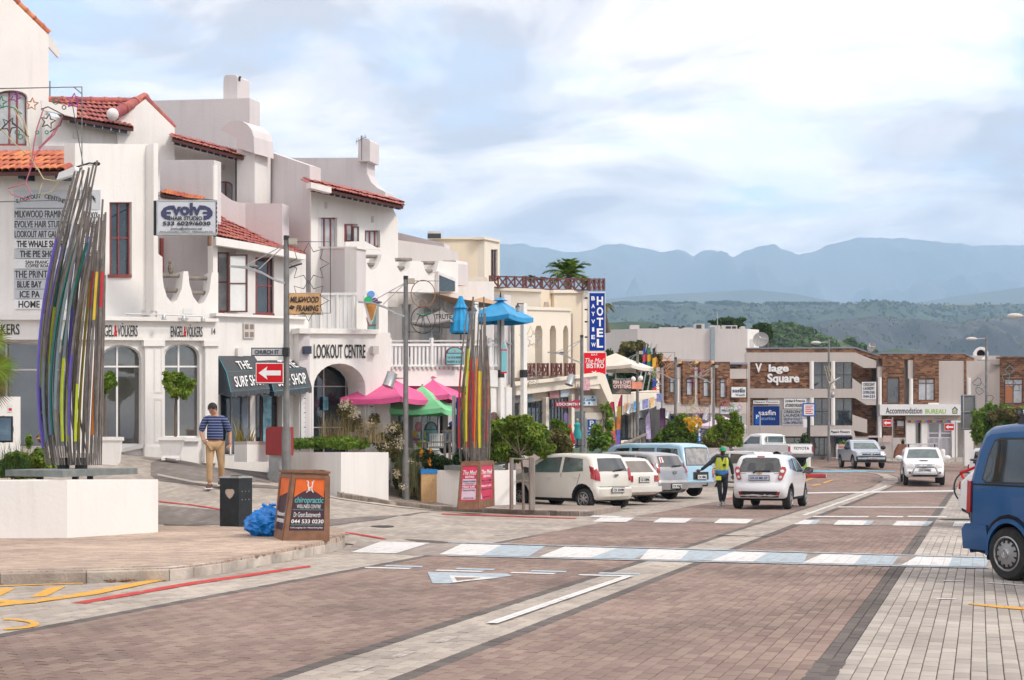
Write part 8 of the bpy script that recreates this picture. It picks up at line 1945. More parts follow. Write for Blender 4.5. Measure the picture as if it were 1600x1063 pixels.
for x,y in ((.2,.3),(.8,.3),(.5,.75)):c_=sp[0].lerp(sp[1],x).lerp(sp[3].lerp(sp[2],x),y);MB().box((c_.x,c_.y,z_-.2),(.09,.09,.42)).build('leg',BLACK,s1)
for px in (99,127):b=P(px,729,24.2);MB().lathe([(.11,0),(.11,.20),(.08,.20),(.08,.05)],c=(b.x,b.y,z_+.11),n=14).build('spot_housing',BLACK,s1)
V1=[(72,60,110,290,[('violet',700,372)]),(76,62,117,268,[('lime',660,490),('violet',690,600)]),(78,68,122,268,[('slate',690,560)]),(84,70,124,300,[('violet',560,385)]),(85,78,131,266,[('lime',640,480),('forest',480,350)]),(90,80,128,350,[('forest',680,380)]),(92,88,133,330,[('slate',640,440)]),(94,86,139,264,[('lavender',420,352)]),
(98,92,136,380,[('forest',540,380)]),(101,98,140,330,[('lime',690,560),('slate',560,440)]),(104,104,143,340,[('violet',580,370)]),(107,108,139,262,[('lime',690,590),('violet',570,480)]),(110,112,146,345,[('lavender',480,370)]),(113,110,142,400,[]),(116,118,148,340,[('ochre',620,430)]),(118,122,150,350,[('lime',690,600)]),
(121,126,143,420,[('ochre',690,440)]),(124,128,152,345,[]),(128,133,150,380,[('scarlet',480,424)]),(131,135,155,335,[('lime',470,420)]),(134,140,153,400,[]),(137,142,158,340,[('yellow',500,425)]),(140,146,156,420,[('forest',560,520)]),(143,148,160,345,[('orange',680,470),('lime',470,425)]),(146,151,158,420,[]),(149,154,163,335,[('scarlet',480,425)]),(152,156,161,430,[]),(155,158,165,332,[]),(158,160,164,430,[]),(87,65,113,300,[]),(96,72,126,262,[]),(112,84,134,300,[('slate',600,480)]),(126,104,146,258,[('lavender',440,380)]),(140,116,152,251,[])]
g=random.Random(21)
for i in range(14):u=g.random();V1.append((74+84*u,64+92*u+g.uniform(-4,4),114+50*u,g.uniform(290,440),[(g.choice(['slate','lavender','lime','violet','forest']),680,g.uniform(480,600))]if u<.55 and i%2 else []))
rods(s1,23.9,727,V1,3,.38)
q=gbox((676,786),(735,791),(806,789),f2)
t=thing('planter_plinth','low white plastered plinth under the far rod sculpture, beside the pearl white hatchback','plinth',q[1]);zt=hollow('box',q,.95,.12,WHITE,t)
sp=[P(x,y,d)for x,y,d in ((694,735,35.8),(720,735,34.9),(786,728,36.2),(750,726,37.4))];z_=sp[1].z;sp=[Vector((p.x,p.y,z_))for p in sp]
s2=thing('rod_sculpture','sculpture of straight red and yellow rods in front of the cafe hedge','sculpture',(sp[0]+sp[2])/2-Vector((0,0,.2)),'rod sculptures');MB().prism([p+Vector((0,0,.12))for p in sp],sp).build('table_slab',STONE,s2)
for x,y in ((.2,.3),(.8,.3),(.5,.75)):c_=sp[0].lerp(sp[1],x).lerp(sp[3].lerp(sp[2],x),y);MB().box((c_.x,c_.y,z_-.2),(.09,.09,.42)).build('leg',BLACK,s2)
g=random.Random(9);V2=[];cc=['scarlet',None,'yellow','orange',None,'scarlet','ochre',None,None,'lime',None]
for i in range(26):u=i/25;V2.append((719+45*u+g.uniform(-2,2),717+49*u,730+32*u+g.uniform(-3,3),g.choice([464,490,515,530,540,545,525]),[(cc[i*7%11],g.choice([700,690,640]),g.choice([545,560,580]))]if cc[i*7%11]else []))
rods(s2,36.2,722,V2,5,.5)
# bin, bag, pavement signs
b=GT(357,823,Zp);tb_=thing('litter_bin','black square litter bin with a heart shaped sticker on the corner pavement','litter bin',b);kk=b.y/F;w=36*kk;h=76*kk;az=-.42
Mz=Matrix.Rotation(az,3,'Z');bl=lambda x,y,z:b+Mz@Vector((x,y+w*.55,z))
MB().box(bl(0,0,h/2),(w,w*.98,h),M=Mz).build('body',mat('scuffed_black_panel',(.012,.016,.018),.55,.5,9,bump=.15),tb_);MB().box(bl(0,0,h+.012),(w*1.02,w,.03),M=Mz).build('lid',mat('pale_steel_lid',(.40,.40,.40),.5,.3,8),tb_);MB().lathe([(.10,0),(.10,.012),(.07,.012),(.07,0)],c=bl(0,0,h+.027),n=16).build('opening',BLACK,tb_)
MB().prism([bl(.012+.10*x,-w*.49-.006,h*.68+.10*z)for x,z in HEART],[bl(.012+.10*x,-w*.49+.004,h*.68+.10*z)for x,z in HEART]).build('sticker',mat('beige_sticker',(.50,.40,.32),.6,.1),tb_)
for i in range(6):MB().ell(bl(w*.495,-w*.25+.25*w*(i%3),h*(.55+.17*(i//3))),(.008,.012,.012),6,4).build('bolt',STEEL,tb_)
from mathutils import noise as nz_
c=GT(411,841,Zp);bag=MB();n,m=40,22;vs=[];R0=.33
for i in range(m+1):
 th=math.pi*i/m
 for j in range(n):
  a=2*math.pi*j/n;d=Vector((math.sin(th)*math.cos(a),math.sin(th)*math.sin(a),math.cos(th)));f=1+.20*(1-abs(nz_.noise(d*2.6))*2.4)-.12+.07*nz_.noise(d*8)+.12*max(0,d.z)*abs(math.sin(a*5+2*d.z))
  z=d.z*.9;r_=1.12 if d.z<0 else 1.12-.42*d.z**1.6;vs.append(c+Vector((d.x*R0*r_*f,.34+d.y*R0*r_*f*.8,max(.0,.22+z*(.25 if d.z<0 else .27)*f))))
bag.add(vs,[(i*n+j,(i+1)*n+j,(i+1)*n+(j+1)%n,i*n+(j+1)%n)for i in range(m)for j in range(n)]);top_=c+Vector((.02,.34,.44))
for a in (-.9,.2,1.3,2.6):bag.tube([top_,top_+Vector((.05*math.cos(a),.03,.06)),top_+Vector((.12*math.cos(a),.04,.08))],[.03,.02,.03],5)
bag.build('rubbish_bag',mat('blue_plastic_bag',(.002,.20,.62),.3,.3,5,bump=.8,bscale=16),None,label='crumpled bright blue rubbish bag leaning on the orange and brown sign',cat='rubbish bag')
def quadpt(Q,u,v):return Q[0].lerp(Q[1],u).lerp(Q[3].lerp(Q[2],u),v)
def face(o,Q,m,frame_m,name,pads,ins=.06,border=True):
 nn=(Q[1]-Q[0]).cross(Q[3]-Q[0]).normalized();back=[p-nn*.03 for p in Q]
 if border:
  I=[quadpt(Q,u,v)for u,v in ((ins,pads[0]),(1-ins,pads[0]),(1-ins,1-pads[1]),(ins,1-pads[1]))];MB().prism([p+nn*.018 for p in Q],[p-nn*.03 for p in Q],[([p+nn*.018 for p in I],[p-nn*.03 for p in I])]).build('frame',frame_m,o)
 pn=MB().prism(Q,back).build(name,m,o);off=-rloc(o)
 def tx(s,u0,u1,v0,v1,mm,bold=0,shear=0,up=.004):text(s,pn,tuple(quadpt(Q,u,v)+nn*up+off for u,v in ((u0,v0),(u1,v0),(u0,v1))),None,mm,0,bold,shear)
 def pch(nm,uv,mm,up=.002):P_=[quadpt(Q,u,v)for u,v in uv];MB().prism([p+nn*up for p in P_],[p-nn*.01 for p in P_]).build(nm,mm,pn)
 return pn,tx,pch
A,B_,Lf=GT(442,846,Zp),GT(513,849,lambda x,y:.152),None;z0=A.z;B_.z=z0
dA,dB=A.y,B_.y;TA,TB=P(457,742,dA+.05),P(514,744,dB+.05);C_=A+Vector((-.24,.62,0));TC=C_+Vector((.10,-.03,TA.z-z0));D_=B_+Vector((-.15,.75,0));TD=D_+Vector((-.02,-.08,TA.z-z0))
cs=thing('pavement_sign','orange and brown chiropractic pavement sign with timber corners by the blue bag','pavement sign',A)
PLUM,ORG,AQUA=mat('plum_print',(.055,.022,.035),.5,.08),mat('orange_print',(.72,.13,.015),.5,.12,6),mat('aqua_lettering',(.12,.48,.50),.5)
pn,tx,pch=face(cs,[A,B_,TB,TA],PLUM,BROWNW,'face',(.16,.05),.10);arc_=[(.12+.76*i/10,.66+.115*math.sin(math.pi*i/10))for i in range(11)]
pch('orange_top',arc_+[(.90,.95),(.11,.95)],ORG);tx('chiropractic',.15,.86,.555,.67,AQUA,.01,up=.006);tx('WELLNESS CENTRE',.22,.80,.50,.555,WHL);tx('Dr Grant Butterworth',.17,.80,.365,.44,WHL);tx('044 533 0230',.13,.88,.27,.33,WHL,.02);tx('118 Longship Dr. Plettenberg Bay',.13,.87,.19,.215,WHL,.01)
for v in (.475,.245):pch('rule',[(.13,v),(.88,v),(.88,v+.005),(.13,v+.005)],AQUA)
for uv in ([(.46,.90),(.44,.86),(.45,.83),(.50,.80),(.55,.83),(.56,.86),(.55,.90)],[(.40,.91),(.43,.92),(.46,.84),(.47,.77)],[(.61,.91),(.58,.92),(.56,.84),(.55,.77)],[(.49,.82),(.50,.79),(.51,.76)],[(.42,.74),(.46,.76),(.48,.79)],[(.60,.74),(.57,.76),(.55,.79)]):MB().tube([quadpt([A,B_,TB,TA],u,v)+Vector((.002,-.008,0))for u,v in uv],.007,4).build('emblem',WHL,pn)
pn2,tx2,pch2=face(cs,[C_,A,TA,TC],PLUM,BROWNW,'side_face',(.16,.05),.10);pch2('orange_top',[(.1,.66),(.9,.74),(.9,.95),(.1,.95)],ORG);tx2('044 533 0230',.1,.9,.27,.33,WHL,.02);tx2('Butterworth',.1,.9,.37,.44,WHL)
face(cs,[B_,D_,TD,TB],PLUM,BROWNW,'side_face',(.16,.05),.10);tz=Vector((0,0,.04));MB().prism([TA+tz,TB+tz,TD+tz,TC+tz],[TA,TB,TD,TC]).build('top_board',BROWNW,cs)
for a_,b2 in ((TA,TB),(TC,TD),(TA,TC),(TB,TD)):MB().bar(a_+tz*1.3,b2+tz*1.3,.05,.035).build('top_batten',BROWNW,cs)
A,B_=GT(715,793.5,f2),GT(747,796,f2);E_=GT(772,795.5,f2);E_.y+=.35;E_.x=(772-CX)*E_.y/F;z0=min(A.z,B_.z);A.z=B_.z=E_.z=z0;TA,TB,TE_=P(721,724,A.y+.03),P(749,723,B_.y+.03),P(771,726,E_.y);TE_.z=TB.z
ms=thing('pavement_sign','brown pavement sign with pink bistro posters in front of the red rods','pavement sign',A);PKP,PALE=mat('raspberry_poster',(.62,.035,.10),.5,.08),mat('pale_pink_print',(.62,.50,.58),.5,.05)
for Q in ([A,B_,TB,TA],[B_,E_,TE_,TB]):
 pn,tx,pch=face(ms,Q,PKP,BROWNW,'face',(.18,.06),.09);tx('The Med',.14,.86,.74,.84,WHL,.005,.3,.006);tx('BISTRO',.28,.74,.67,.72,WHL,.02,0,.006)
 for v0,v1,l1,l2 in ((.52,.65,'Sunrise Cocktails','on Main Street'),(.21,.45,'Open All Day','044 533 3108')):pch('print_panel',[(.14,v0),(.86,v0),(.86,v1),(.14,v1)],PALE);tx(l1,.18,.82,v1-.065,v1-.02,NAVY,0,0,.006);tx(l2,.26,.74,v0+.02,v0+.045,NAVY,0,0,.006)
 tx('Next Left',.16,.80,.465,.51,WHL,.02,0,.006)
G_=A+E_-B_+Vector((.1,.3,0));TG=TA+TE_-TB+Vector((.1,.3,0));MB().prism([TA+tz,TB+tz,TE_+tz,TG+tz],[TA,TB,TE_,TG]).build('top_board',BROWNW,ms);face(ms,[E_,G_,TG,TE_],BROWNW,BROWNW,'side_face',(.1,.06),.09);face(ms,[G_,A,TA,TG],BROWNW,BROWNW,'side_face',(.1,.06),.09)
# signs on the near pole, post box, big planter
Pp=Pl(380,30.0,480,30.0);o=thing('one_way_sign','large red one way arrow sign on the tall lamp pole','road sign',Pp.p(421,597));arrow_sign(o,Pp,(399.5,567,443,599),.02);S_('backing',Pp,rect(398.5,566,444,600),INK,o,.03)
o=thing('street_name_sign','grey CHURCH ST name plate on the tall lamp pole','street sign',Pp.p(418,556));S_('plate',Pp,rect(394,545,441,555),BOARDG,o,.02,.01);S_('frame',Pp,rect(392.5,543.5,442,556.5),INK,o,.025);S_('bracket',Pp,rect(442,543,451,557),BLACK,o,.16,.1);text('CHURCH ST',o,Pp,(398,547,436,553.5),INK,.02,.02)
q=gbox((418,753),(533,779),(607,788));z1=CZ+.02;q=[Vector((p.x,p.y,q[1].z))for p in (P(418,750,36.2),GT(533,778.5),P(607,787,34.9),P(500,760,38.3))]
t=thing('raised_planter','big white walled raised planter below the arched entrance','planter',q[1]);hollow('box',q,z1-q[1].z,.2,WHITE,t);cq=sum(q,Vector())/4
def bed(name,label,px,d,m,n,size,seed,cat='plants',**k):return leaf_obj(name,cl(px,d,.5,seed),n,size,m,None,seed,label=label,cat=cat,kind='stuff',**k)
bed('ground_cover','dense ferny green plants filling the front of the raised planter',[(470,693,22,8),(500,692,26,9),(535,692,26,10),(562,692,18,9),(450,694,10,6)],35.3,LEAF,5200,.055,71,aspect=2.6)
bed('flower_shrub','tall cream flowering shrubs at the back of the raised planter',[(540,640,14,14),(550,660,18,16),(575,675,16,14),(600,690,20,14),(618,672,14,14),(610,700,20,16),(585,655,10,10)],36.5,LEAFB,3000,.05,72);bed('flower_shrub','small cream flower heads over the raised planter shrubs',[(540,632,12,10),(553,645,12,12),(575,662,10,8),(612,668,14,9),(600,695,16,7),(625,690,10,14),(638,720,10,6),(620,740,8,8),(630,760,8,6)],36.0,FLOW,1100,.035,73,aspect=1.2)
blades([P(rnd.uniform(500,600),692,36+rnd.uniform(-.5,.8))for _ in range(420)],.85,.014,5,.5).build('dry_grass',STRAW,None,label='dry straw coloured grass stems in the raised planter',cat='grass',kind='stuff')
blades([P(rnd.uniform(622,654),760+rnd.uniform(-6,20),36.6+rnd.uniform(-.6,.9))for _ in range(1000)],1.15,.018,6,.55).build('ornamental_grass',leafmat('grey_green_grass',(.09,.12,.04),(.26,.24,.12)),None,label='fountain of grey green grass right of the raised planter',cat='grass',kind='stuff')
bed('garden_bed','green garden plants with orange flowers under the cafe railing',[(700,735,22,18),(680,722,22,12),(720,720,14,16),(660,712,18,10),(630,745,16,26),(622,712,14,10)],37.2,LEAFD,5200,.07,74);bed('orange_blossom','scattered orange flower spikes in the cafe garden bed',[(658,707,3,6),(673,705,3,4),(671,722,3,5),(709,711,3,7),(704,732,3,3),(688,740,3,3)],36.6,OFLOW,70,.06,75)
o=MB();pb_=thing('post_box','dull red rounded post box in front of the raised planter','post box',P(428,712,32));Pb=Pl(400,32.2,460,31.6);S_('body',Pb,[(415,711),(415,672),(417,668.5),(421,667),(441,667),(441,712)],mat('dull_red_paint',(.30,.025,.025),.5,.12),pb_,.42);S_('foot',Pb,rect(420,711,437,752),STEEL,pb_,.2,-.1)
# potted standard trees, stone trough, low notice wall, left bed and fan palm
for i,(px,y,d,tr,cr,lab)in enumerate(((268,719,31.0,[(274,688),(274,640),(276,615)],[(272,592,16,11),(288,600,14,12),(262,598,9,9),(281,612,20,9),(300,600,5,8),(258,584,5,5)],'white square tub with a lollipop tree by the right shop window'),(168,748,29.6,[(165,690),(164,640),(163,618)],[(167,598,10,12),(161,608,8,9),(173,590,8,9)],'white square tub with a lollipop tree behind the tall sculpture'))):
 k=d/F;b=P(px,y,d);t=thing('potted_tree',lab,'potted tree',b,'potted lollipop trees');w0,w1,h=(13 if i==0 else 17)*k,(20 if i==0 else 22)*k,(y-683)*k;rr_=Matrix.Rotation(.15,3,'Z')
 sq=lambda w,z:[b+rr_@Vector((x*w,yy*w,z))for x,yy in ((-1,-1),(1,-1),(1,1),(-1,1))]
 mb=MB()
 for (wa,za),(wb,zb)in (((w0,.05),(w0*.96,.10)),((w0*.94,.10),(w1*.9,h-.08)),((w1,h-.08),(w1,h))):mb.add(sq(wa,za)+sq(wb,zb),[(0,1,5,4),(1,2,6,5),(2,3,7,6),(3,0,4,7),(4,5,6,7),(3,2,1,0)])
 mb.build('tub',WHITE,t)
 for p in sq(w0*.85,.025):MB().box(p,(.08,.08,.06)).build('tub_foot',WHITE,t)
 MB().tube([P(x,yy,d)for x,yy in tr],[.035,.03,.025],7).build('trunk',BARK,t,smooth=True);leaf_obj('crown',cl(cr,d,.2,i),1900,.048,LEAFY if i==0 else LEAF,t,80+i)
q=[P(366,716,32.6),P(386,722,31.8),P(424,725,32.6),P(404,716,33.8)];z_=q[1].z;q=[Vector((p.x,p.y,z_))for p in q];t=thing('stone_trough','low white trough with grey coping and spiky yellow plants by the surf shop','planter',q[1]);MB().prism([p+Vector((0,0,.42))for p in q],q).build('wall',WHITE,t);MB().prism([p+Vector((0,0,.50))for p in q],[p+Vector((0,0,.42))for p in q]).build('coping',GREYP,t)
blades([P(x+rnd.uniform(-4,4),695,33.2)for x in (373,379,392)for _ in range(7)],.62,.06,8,.45).build('spiky_plant',leafmat('yellow_edged_leaf',(.30,.22,.03),(.38,.33,.08)),t)
NWp=Pl(-70,27.0,33,27.6);nw=thing('low_wall','short white wall with a small red and blue notice at the left edge','wall',NWp.p(10,720));S_('wall',NWp,rect(-70,620,32,760),WHITE,nw,.3);S_('notice',NWp,rect(12.5,632,19.5,644),BOARD,nw,.02,.015);S_('notice_print',NWp,rect(13.5,638,18.5,642),REDL,nw,.02,.018)
bed('garden_bed','bright green weedy plants behind the low white plinth',[(8,732,26,14),(40,722,22,14),(62,715,14,16),(25,715,18,10),(52,735,24,12),(80,728,14,10),(-30,730,20,14),(45,690,4,12),(36,742,30,6)],26.0,LEAFY,5200,.05,76);blades([P(rnd.uniform(0,45),742,25.6+rnd.uniform(-.5,.5))for _ in range(120)],.7,.02,9,.5).build('grass_tuft',LEAFD,None,label='dark upright grass blades at the left edge of the garden bed',cat='grass',kind='stuff');leaf_obj('seed_head',cl([(64,685,7,6)],25.5),120,.05,leafmat('pinkish_seed',(.42,.24,.16),(.5,.32,.22)),None,77,label='dry pinkish seed head left of the tall sculpture',cat='flower')
t=thing('fan_palm','fan palm leaves reaching in from the left edge','palm',P(-45,750,24),'palms');MB().tube([P(-45,750,24),P(-40,580,24)],[.14,.1],9).build('trunk',BARK,t)
for j,(x,y,a)in enumerate(((-18,530,.5),(-6,575,.05),(-15,605,-.25),(-30,560,.9),(-34,620,-.7))):
 c=P(x,y,23.8+.15*j);mb=MB();mb.tube([P(-40,580,24),c],.012,5)
 for i in range(26):an=a+(i-12.5)*.10;l=.50*(1-.012*abs(i-12.5));dv=Vector((math.cos(an),-.15+.02*(i%3),math.sin(an)));sd=Vector((-dv.z,0,dv.x))*.014;mb.add([c,c+dv*l*.5+sd,c+dv*l+Vector((0,0,-.05)),c+dv*l*.5-sd],[(0,1,2,3)])
 mb.build('fan_leaf',LEAFY if j<2 else LEAFB,t)
 # ---- umbrellas and cafe things
parasol('parasol','bright pink parasol in front of the lamp pole with stickers',P(609,590,37.4),1.42,0,.60,PINK,4,.30,zb=.5,vent=True,group='parasols of the street cafe')
parasol('parasol','bright pink parasol farther back, partly behind the mint green one',P(672,588,39.0),1.30,0,.58,PINK,4,.5,zb=.45,group='parasols of the street cafe')
parasol('parasol','mint green parasol in front of the farther pink one',P(660,603,37.9),1.15,0,.66,GREEN,4,.55,zb=.45,vent=False,group='parasols of the street cafe')
parasol('parasol','low mint green parasol mostly hidden behind the nearer pink one',P(626,612,38.6),1.0,0,.52,GREEN,4,.5,zb=.5,vent=False,group='parasols of the street cafe')
bu=parasol('parasol','open bright blue parasol on the upper terrace',P(782,469,40.6),1.05,0,.52,BLUE,4,.25,zb=4.1,finial=True)
gp=parasol('parasol','grey parasol with dark letters on the upper terrace',P(690,484,40.2),1.0,0,.40,mat('grey_canvas',(.40,.38,.38),.8,.1),4,.3,zb=4.1,vent=False,flap=.05)
gq=Pl(600,39.1,720,39.1);text('TRUTE',gp,gq,(680,491,706,499),INK,.0,.02)
c=P(720,463,39.6);fb=thing('folded_parasol','folded bright blue parasol on the upper terrace by the tan sail','umbrella',Vector((c.x,c.y,4.1)));n=20;vs=[];pr=[(0,.05),(.25,.13),(.36,.19),(.40,.14),(.75,.26),(1.06,.30),(1.12,.27)]
for z,r_ in pr:vs+=[c+Vector((r_*(1+.16*(j%2))*math.cos(6.283*j/n),r_*(1+.16*(j%2))*math.sin(6.283*j/n),-z))for j in range(n)]
obj('cloth',vs,[(i*n+j,(i+1)*n+j,(i+1)*n+(j+1)%n,i*n+(j+1)%n)for i in range(len(pr)-1)for j in range(n)],BLUE,fb);MB().tube([(c.x,c.y,4.1),c],.03,8).build('pole',WOODG,fb)
A=[P(655,453,41.0),P(712,466,39.9),P(806,481,41.5),P(722,455,43)]
sl=MB();vs=[]
for i in range(9):
 for j in range(9):
  u,v=i/8,j/8;p=A[0].lerp(A[1],u).lerp(A[3].lerp(A[2],u),v);p.z-=.55*math.sin(math.pi*u)*math.sin(math.pi*v)*.6;vs.append(p)
sl.add(vs,[(i*9+j,i*9+j+1,i*9+j+10,i*9+j+9)for i in range(8)for j in range(8)]);sl.build('shade_sail',mat('tan_sail_cloth',(.50,.32,.19),.8,.1),None,smooth=True,label='tan shade sail stretched over the upper terrace',cat='shade sail')
for x,y,lab in ((738,489,'black carriage lantern on the white post by the blue folded parasol'),(809,482,'small black lantern bracket by the open blue parasol')):
 l=thing('wall_lantern',lab,'lantern',P(x,y+9,39.8));q=P(x,y,39.8);k=1 if x<800 else .55
 MB().lathe([(.03,-.20*k),(.06,-.17*k),(.13*k,.05*k)],c=q,n=8).build('lantern_glass',GLASS_L,l);MB().lathe([(.15*k,.05*k),(.11*k,.13*k),(.03,.2*k),(.015,.3*k)],c=q,n=8).tube([q+Vector((0,0,.26*k)),q+Vector((.17,0,.26*k)),q+Vector((.17,0,.16))],.015,5).build('lantern_cap',BLACK,l)
 # ---- signs
Mp=Pl(440,30.1,520,30.5);o=thing('hanging_sign','tan timber framing shop sign hung from the tall lamp pole','sign',Mp.p(477,491));S_('panel',Mp,[(454,459),(499,459),(501,462),(501,489),(499,491),(453,491),(452,488),(452,462)],mat('tan_sign',(.56,.33,.15),.6,.1),o,.04);S_('edge',Mp,[(453,458),(500,458),(502,461),(502,490),(500,492),(452,492),(451,489),(451,461)],TAN,o,.03,-.01)
text('MILKWOOD',o,Mp,(453.5,463.5,498,473),INK,.012,.015,.2);text('FRAMING',o,Mp,(463,477,498,486.5),INK,.012,.015,.2)
for x,y in ((455.5,479),(458.5,480),(456.5,482),(453.8,481)):MB().ell(Mp.p(x,y,.012),(.03,.008,.03),8,5).build('tree_emblem',INK,o)
Ip=Pl(560,36.0,600,36.4);o=thing('ice_cream_sign','cone shaped ice cream sign with blue, green and purple scoops','sign',Ip.p(581,505));circ=lambda x,y,r:[(x+r*math.cos(t),y+r*math.sin(t))for t in np.linspace(0,6.283,17)[:-1]]
S_('backing',Ip,[(569,470),(570,462),(575,455),(581,453),(587,456),(591,463),(592,473),(588,482),(583,502),(580,507),(577,500),(573,482)],WHL,o,.1);S_('cone',Ip,[(571.5,473.5),(589.5,474.5),(582,500),(580,501)],mat('waffle_orange',(.66,.30,.07),.5,.15,20),o,.05,.02)
for x,y,r,cc_ in ((580,460,5.5,(.12,.3,.66)),(576,469,6,(.01,.38,.10)),(586,470,4.5,(.14,.02,.22))):S_('scoop',Ip,circ(x,y,r),mat('scoop_%d'%x,cc_,.4,.1),o,.05,.04)
MB().bar(Ip.p(575,506,-.1),Ip.p(573,497,-.6),.03).build('bracket',BROWNW,o)
Lp=Pl(600,37.6,766,39.9)
def arch_sign(label,pl,x0,x1,y0,y1,hd=.36,txt=('LE FOURNIL','BAKERY & CAFE')):
 o=thing('arched_sign',label,'sign',pl.p((x0+x1)/2,y1));ys=y0+(y1-y0)*hd;S_('panel',pl,arch(x0,x1,y0,ys,y1),mat('maroon_edge',(.16,.03,.05),.5),o,.04,.14);S_('face',pl,rect(x0+.8,ys+.8,x1-.8,y1-.8),TEAL,o,.02,.155);S_('arch_face',pl,arch(x0+3,x1-3,y0+1.5,ys-.5,ys-.4)[:-2],TEAL,o,.02,.155)
 h=y1-ys
 for i,s in enumerate(txt):text(s,o,pl,(x0+3-i,ys+h*(.28+.36*i),x1-3+i,ys+h*(.46+.36*i)),mat('maroon_edge',(.16,.03,.05)),.16)
 S_('emblem',pl,[((x0+x1)/2-2,ys-2),((x0+x1)/2,ys-h*.34),((x0+x1)/2+2,ys-2)],WO,o,.01,.16);return o
arch_sign('teal arched cafe sign hung on the white balcony railing',Lp,697,725,542,570);arch_sign('teal arched cafe sign standing by the seated guest',Pl(640,39,700,39),663,684,659,690,.4,('BAKERY',))
p2_=Pl(770,39.3,830,40.6);o=thing('post_sign','narrow teal vertical sign with pointed top on a white pergola post','sign',p2_.p(788,583));S_('panel',p2_,[(784,548),(788,535),(792,548),(792,583),(784,583)],TEAL,o,.04,.05);S_('band',p2_,rect(783.6,546,792.4,548),REDL,o,.05,.055);S_('band',p2_,rect(784,581,792,583.5),REDL,o,.05,.055)
for px,d,x0,x1,rows,lab in ((710,37.0,713,720,((621,664),),'blue parking sign seen edge on behind the red and yellow rods'),(915,47.0,918,931,((655.5,673),(674.5,688)),'two blue parking signs stacked on a steel pole in front of the arcade'),(1093,62,1090,1096,((667,692),),'narrow blue parking banner beside the yellow flowers')):
 b=P(px,708,d);zb=Z(b.x,b.y);pl=Pl(px-40,d-.05,px+40,d-.05);o=thing('parking_sign',lab,'road sign',(b.x,b.y,zb));MB().tube([(b.x,b.y,zb),P(px,rows[0][0]-2,d)],.035,8).build('post',STEEL,o)
 for i,(y0,y1)in enumerate(rows):
  f=S_('panel',pl,rect(x0,y0,x1,y1),mat('sign_blue',(.02,.12,.38)),o,.02)
  if px==915:text('P' if i==0 else 'MON - FRI',f,pl,(x0+3.5,y0+2,x1-3,y0+10)if i==0 else (x0+1.5,y0+3,x1-1.5,y0+6),WHL,.012,.02);S_('text_line',pl,rect(x0+2,y1-5,x1-2,y1-2.5),WHL,f,.004,.004)
  elif px==1093:[text(ch,f,pl,(x0+1.5,y0+3+7*j,x1-1.5,y0+8+7*j),WHL,.012,.03)for j,ch in enumerate('P15')]
  # ---- feather flags and national flags
def feather(label,px,d,y0,y1,w,cols_,lean=0,rnd_=True):
 o=thing('feather_flag',label,'flag',P(px,y1+8,d),'feather flags outside the shops');n=10;vs=[];
 for i in range(n+1):
  t=i/n;y=lerp(y0,y1,t);ww=w*(math.sin(math.pi*min(.5,.08+t*1.6))if rnd_ else 1);x=px+lean*(1-t);vs+=[P(x,y,d),P(x-ww,y+2*math.sin(3*t),d+.12*math.sin(5*t))]
 for i in range(len(cols_)):
  a,b=i*n//len(cols_),(i+1)*n//len(cols_);v=vs[2*a:2*b+2];obj('cloth_band',v+[p+Vector((0,.01,0))for p in v],[(2*j,2*j+1,2*j+3,2*j+2)for j in range(b-a)],cols_[i],o)
 MB().tube([P(px,y1+8,d)]+vs[::2][::-1],.018,5).build('pole',BLACK,o);return o
C_=lambda n,c:mat(n+'_flag_cloth',c,.7,.25,6)
feather('curved pink feather flag edged in black, left of the multicoloured one',965,50,628,704,17,[C_('pink',(.68,.04,.12)),C_('pale',(.6,.5,.4)),C_('yellow',(.65,.4,.05)),C_('coral',(.6,.12,.12)),C_('violet',(.2,.06,.3))],-6)
feather('tall narrow feather flag running from pink through yellow to purple',969,49,617,706,7,[C_('pink',(.68,.04,.12)),C_('yellow',(.65,.4,.05)),C_('orange',(.7,.2,.05)),C_('indigo',(.1,.1,.35)),C_('violet',(.3,.06,.3))],3)
feather('pale lilac feather flag by the fish shop steps',1018,56,644,686,8,[C_('lilac',(.42,.36,.58))]*2,-2);f_=feather('dark purple banner flag with white script',1039,60,638,668,8,[C_('plum',(.08,.02,.08))]*2,0,False)
for i,(x0,x1,cols_,lab)in enumerate(((1003,1011,((.02,.05,.3),(.6,.05,.08),(.02,.05,.3)),'blue and red flag hanging at the left of the three flagpoles'),(1010,1018,((.02,.18,.08),(.6,.3,.03),(.02,.2,.1)),'green flag hanging on the middle flagpole'),(1018,1026,((.02,.02,.02),(.65,.35,.03),(.02,.2,.08),(.02,.06,.3),(.6,.04,.05)),'multicoloured national flag hanging on the right of the three flagpoles'))):
 d=66;o=thing('flag',lab,'flag',P(x0-12,706,d),'flags by the bistro parasol');MB().tube([P(x0-12,640,d),P(x1,536+i,d)],.035,6).build('flagpole',STEEL,o);n=len(cols_)
 for j,c_ in enumerate(cols_):
  y0,y1=542+(78 if i==2 else 32)*j/n,542+(78 if i==2 else 32)*(j+1)/n;xa=x1-.5
  MB().prism([P(xa-6,y0+3,d-.1),P(xa,y0,d),P(xa,y1,d),P(xa-6,y1+3,d-.1)],[p+Vector((0,.03,0))for p in (P(xa-6,y0+3,d-.1),P(xa,y0,d),P(xa,y1,d),P(xa-6,y1+3,d-.1))]).build('cloth_band',mat('flag_%d_%d'%(i,j),c_,.8,.2,5),o)
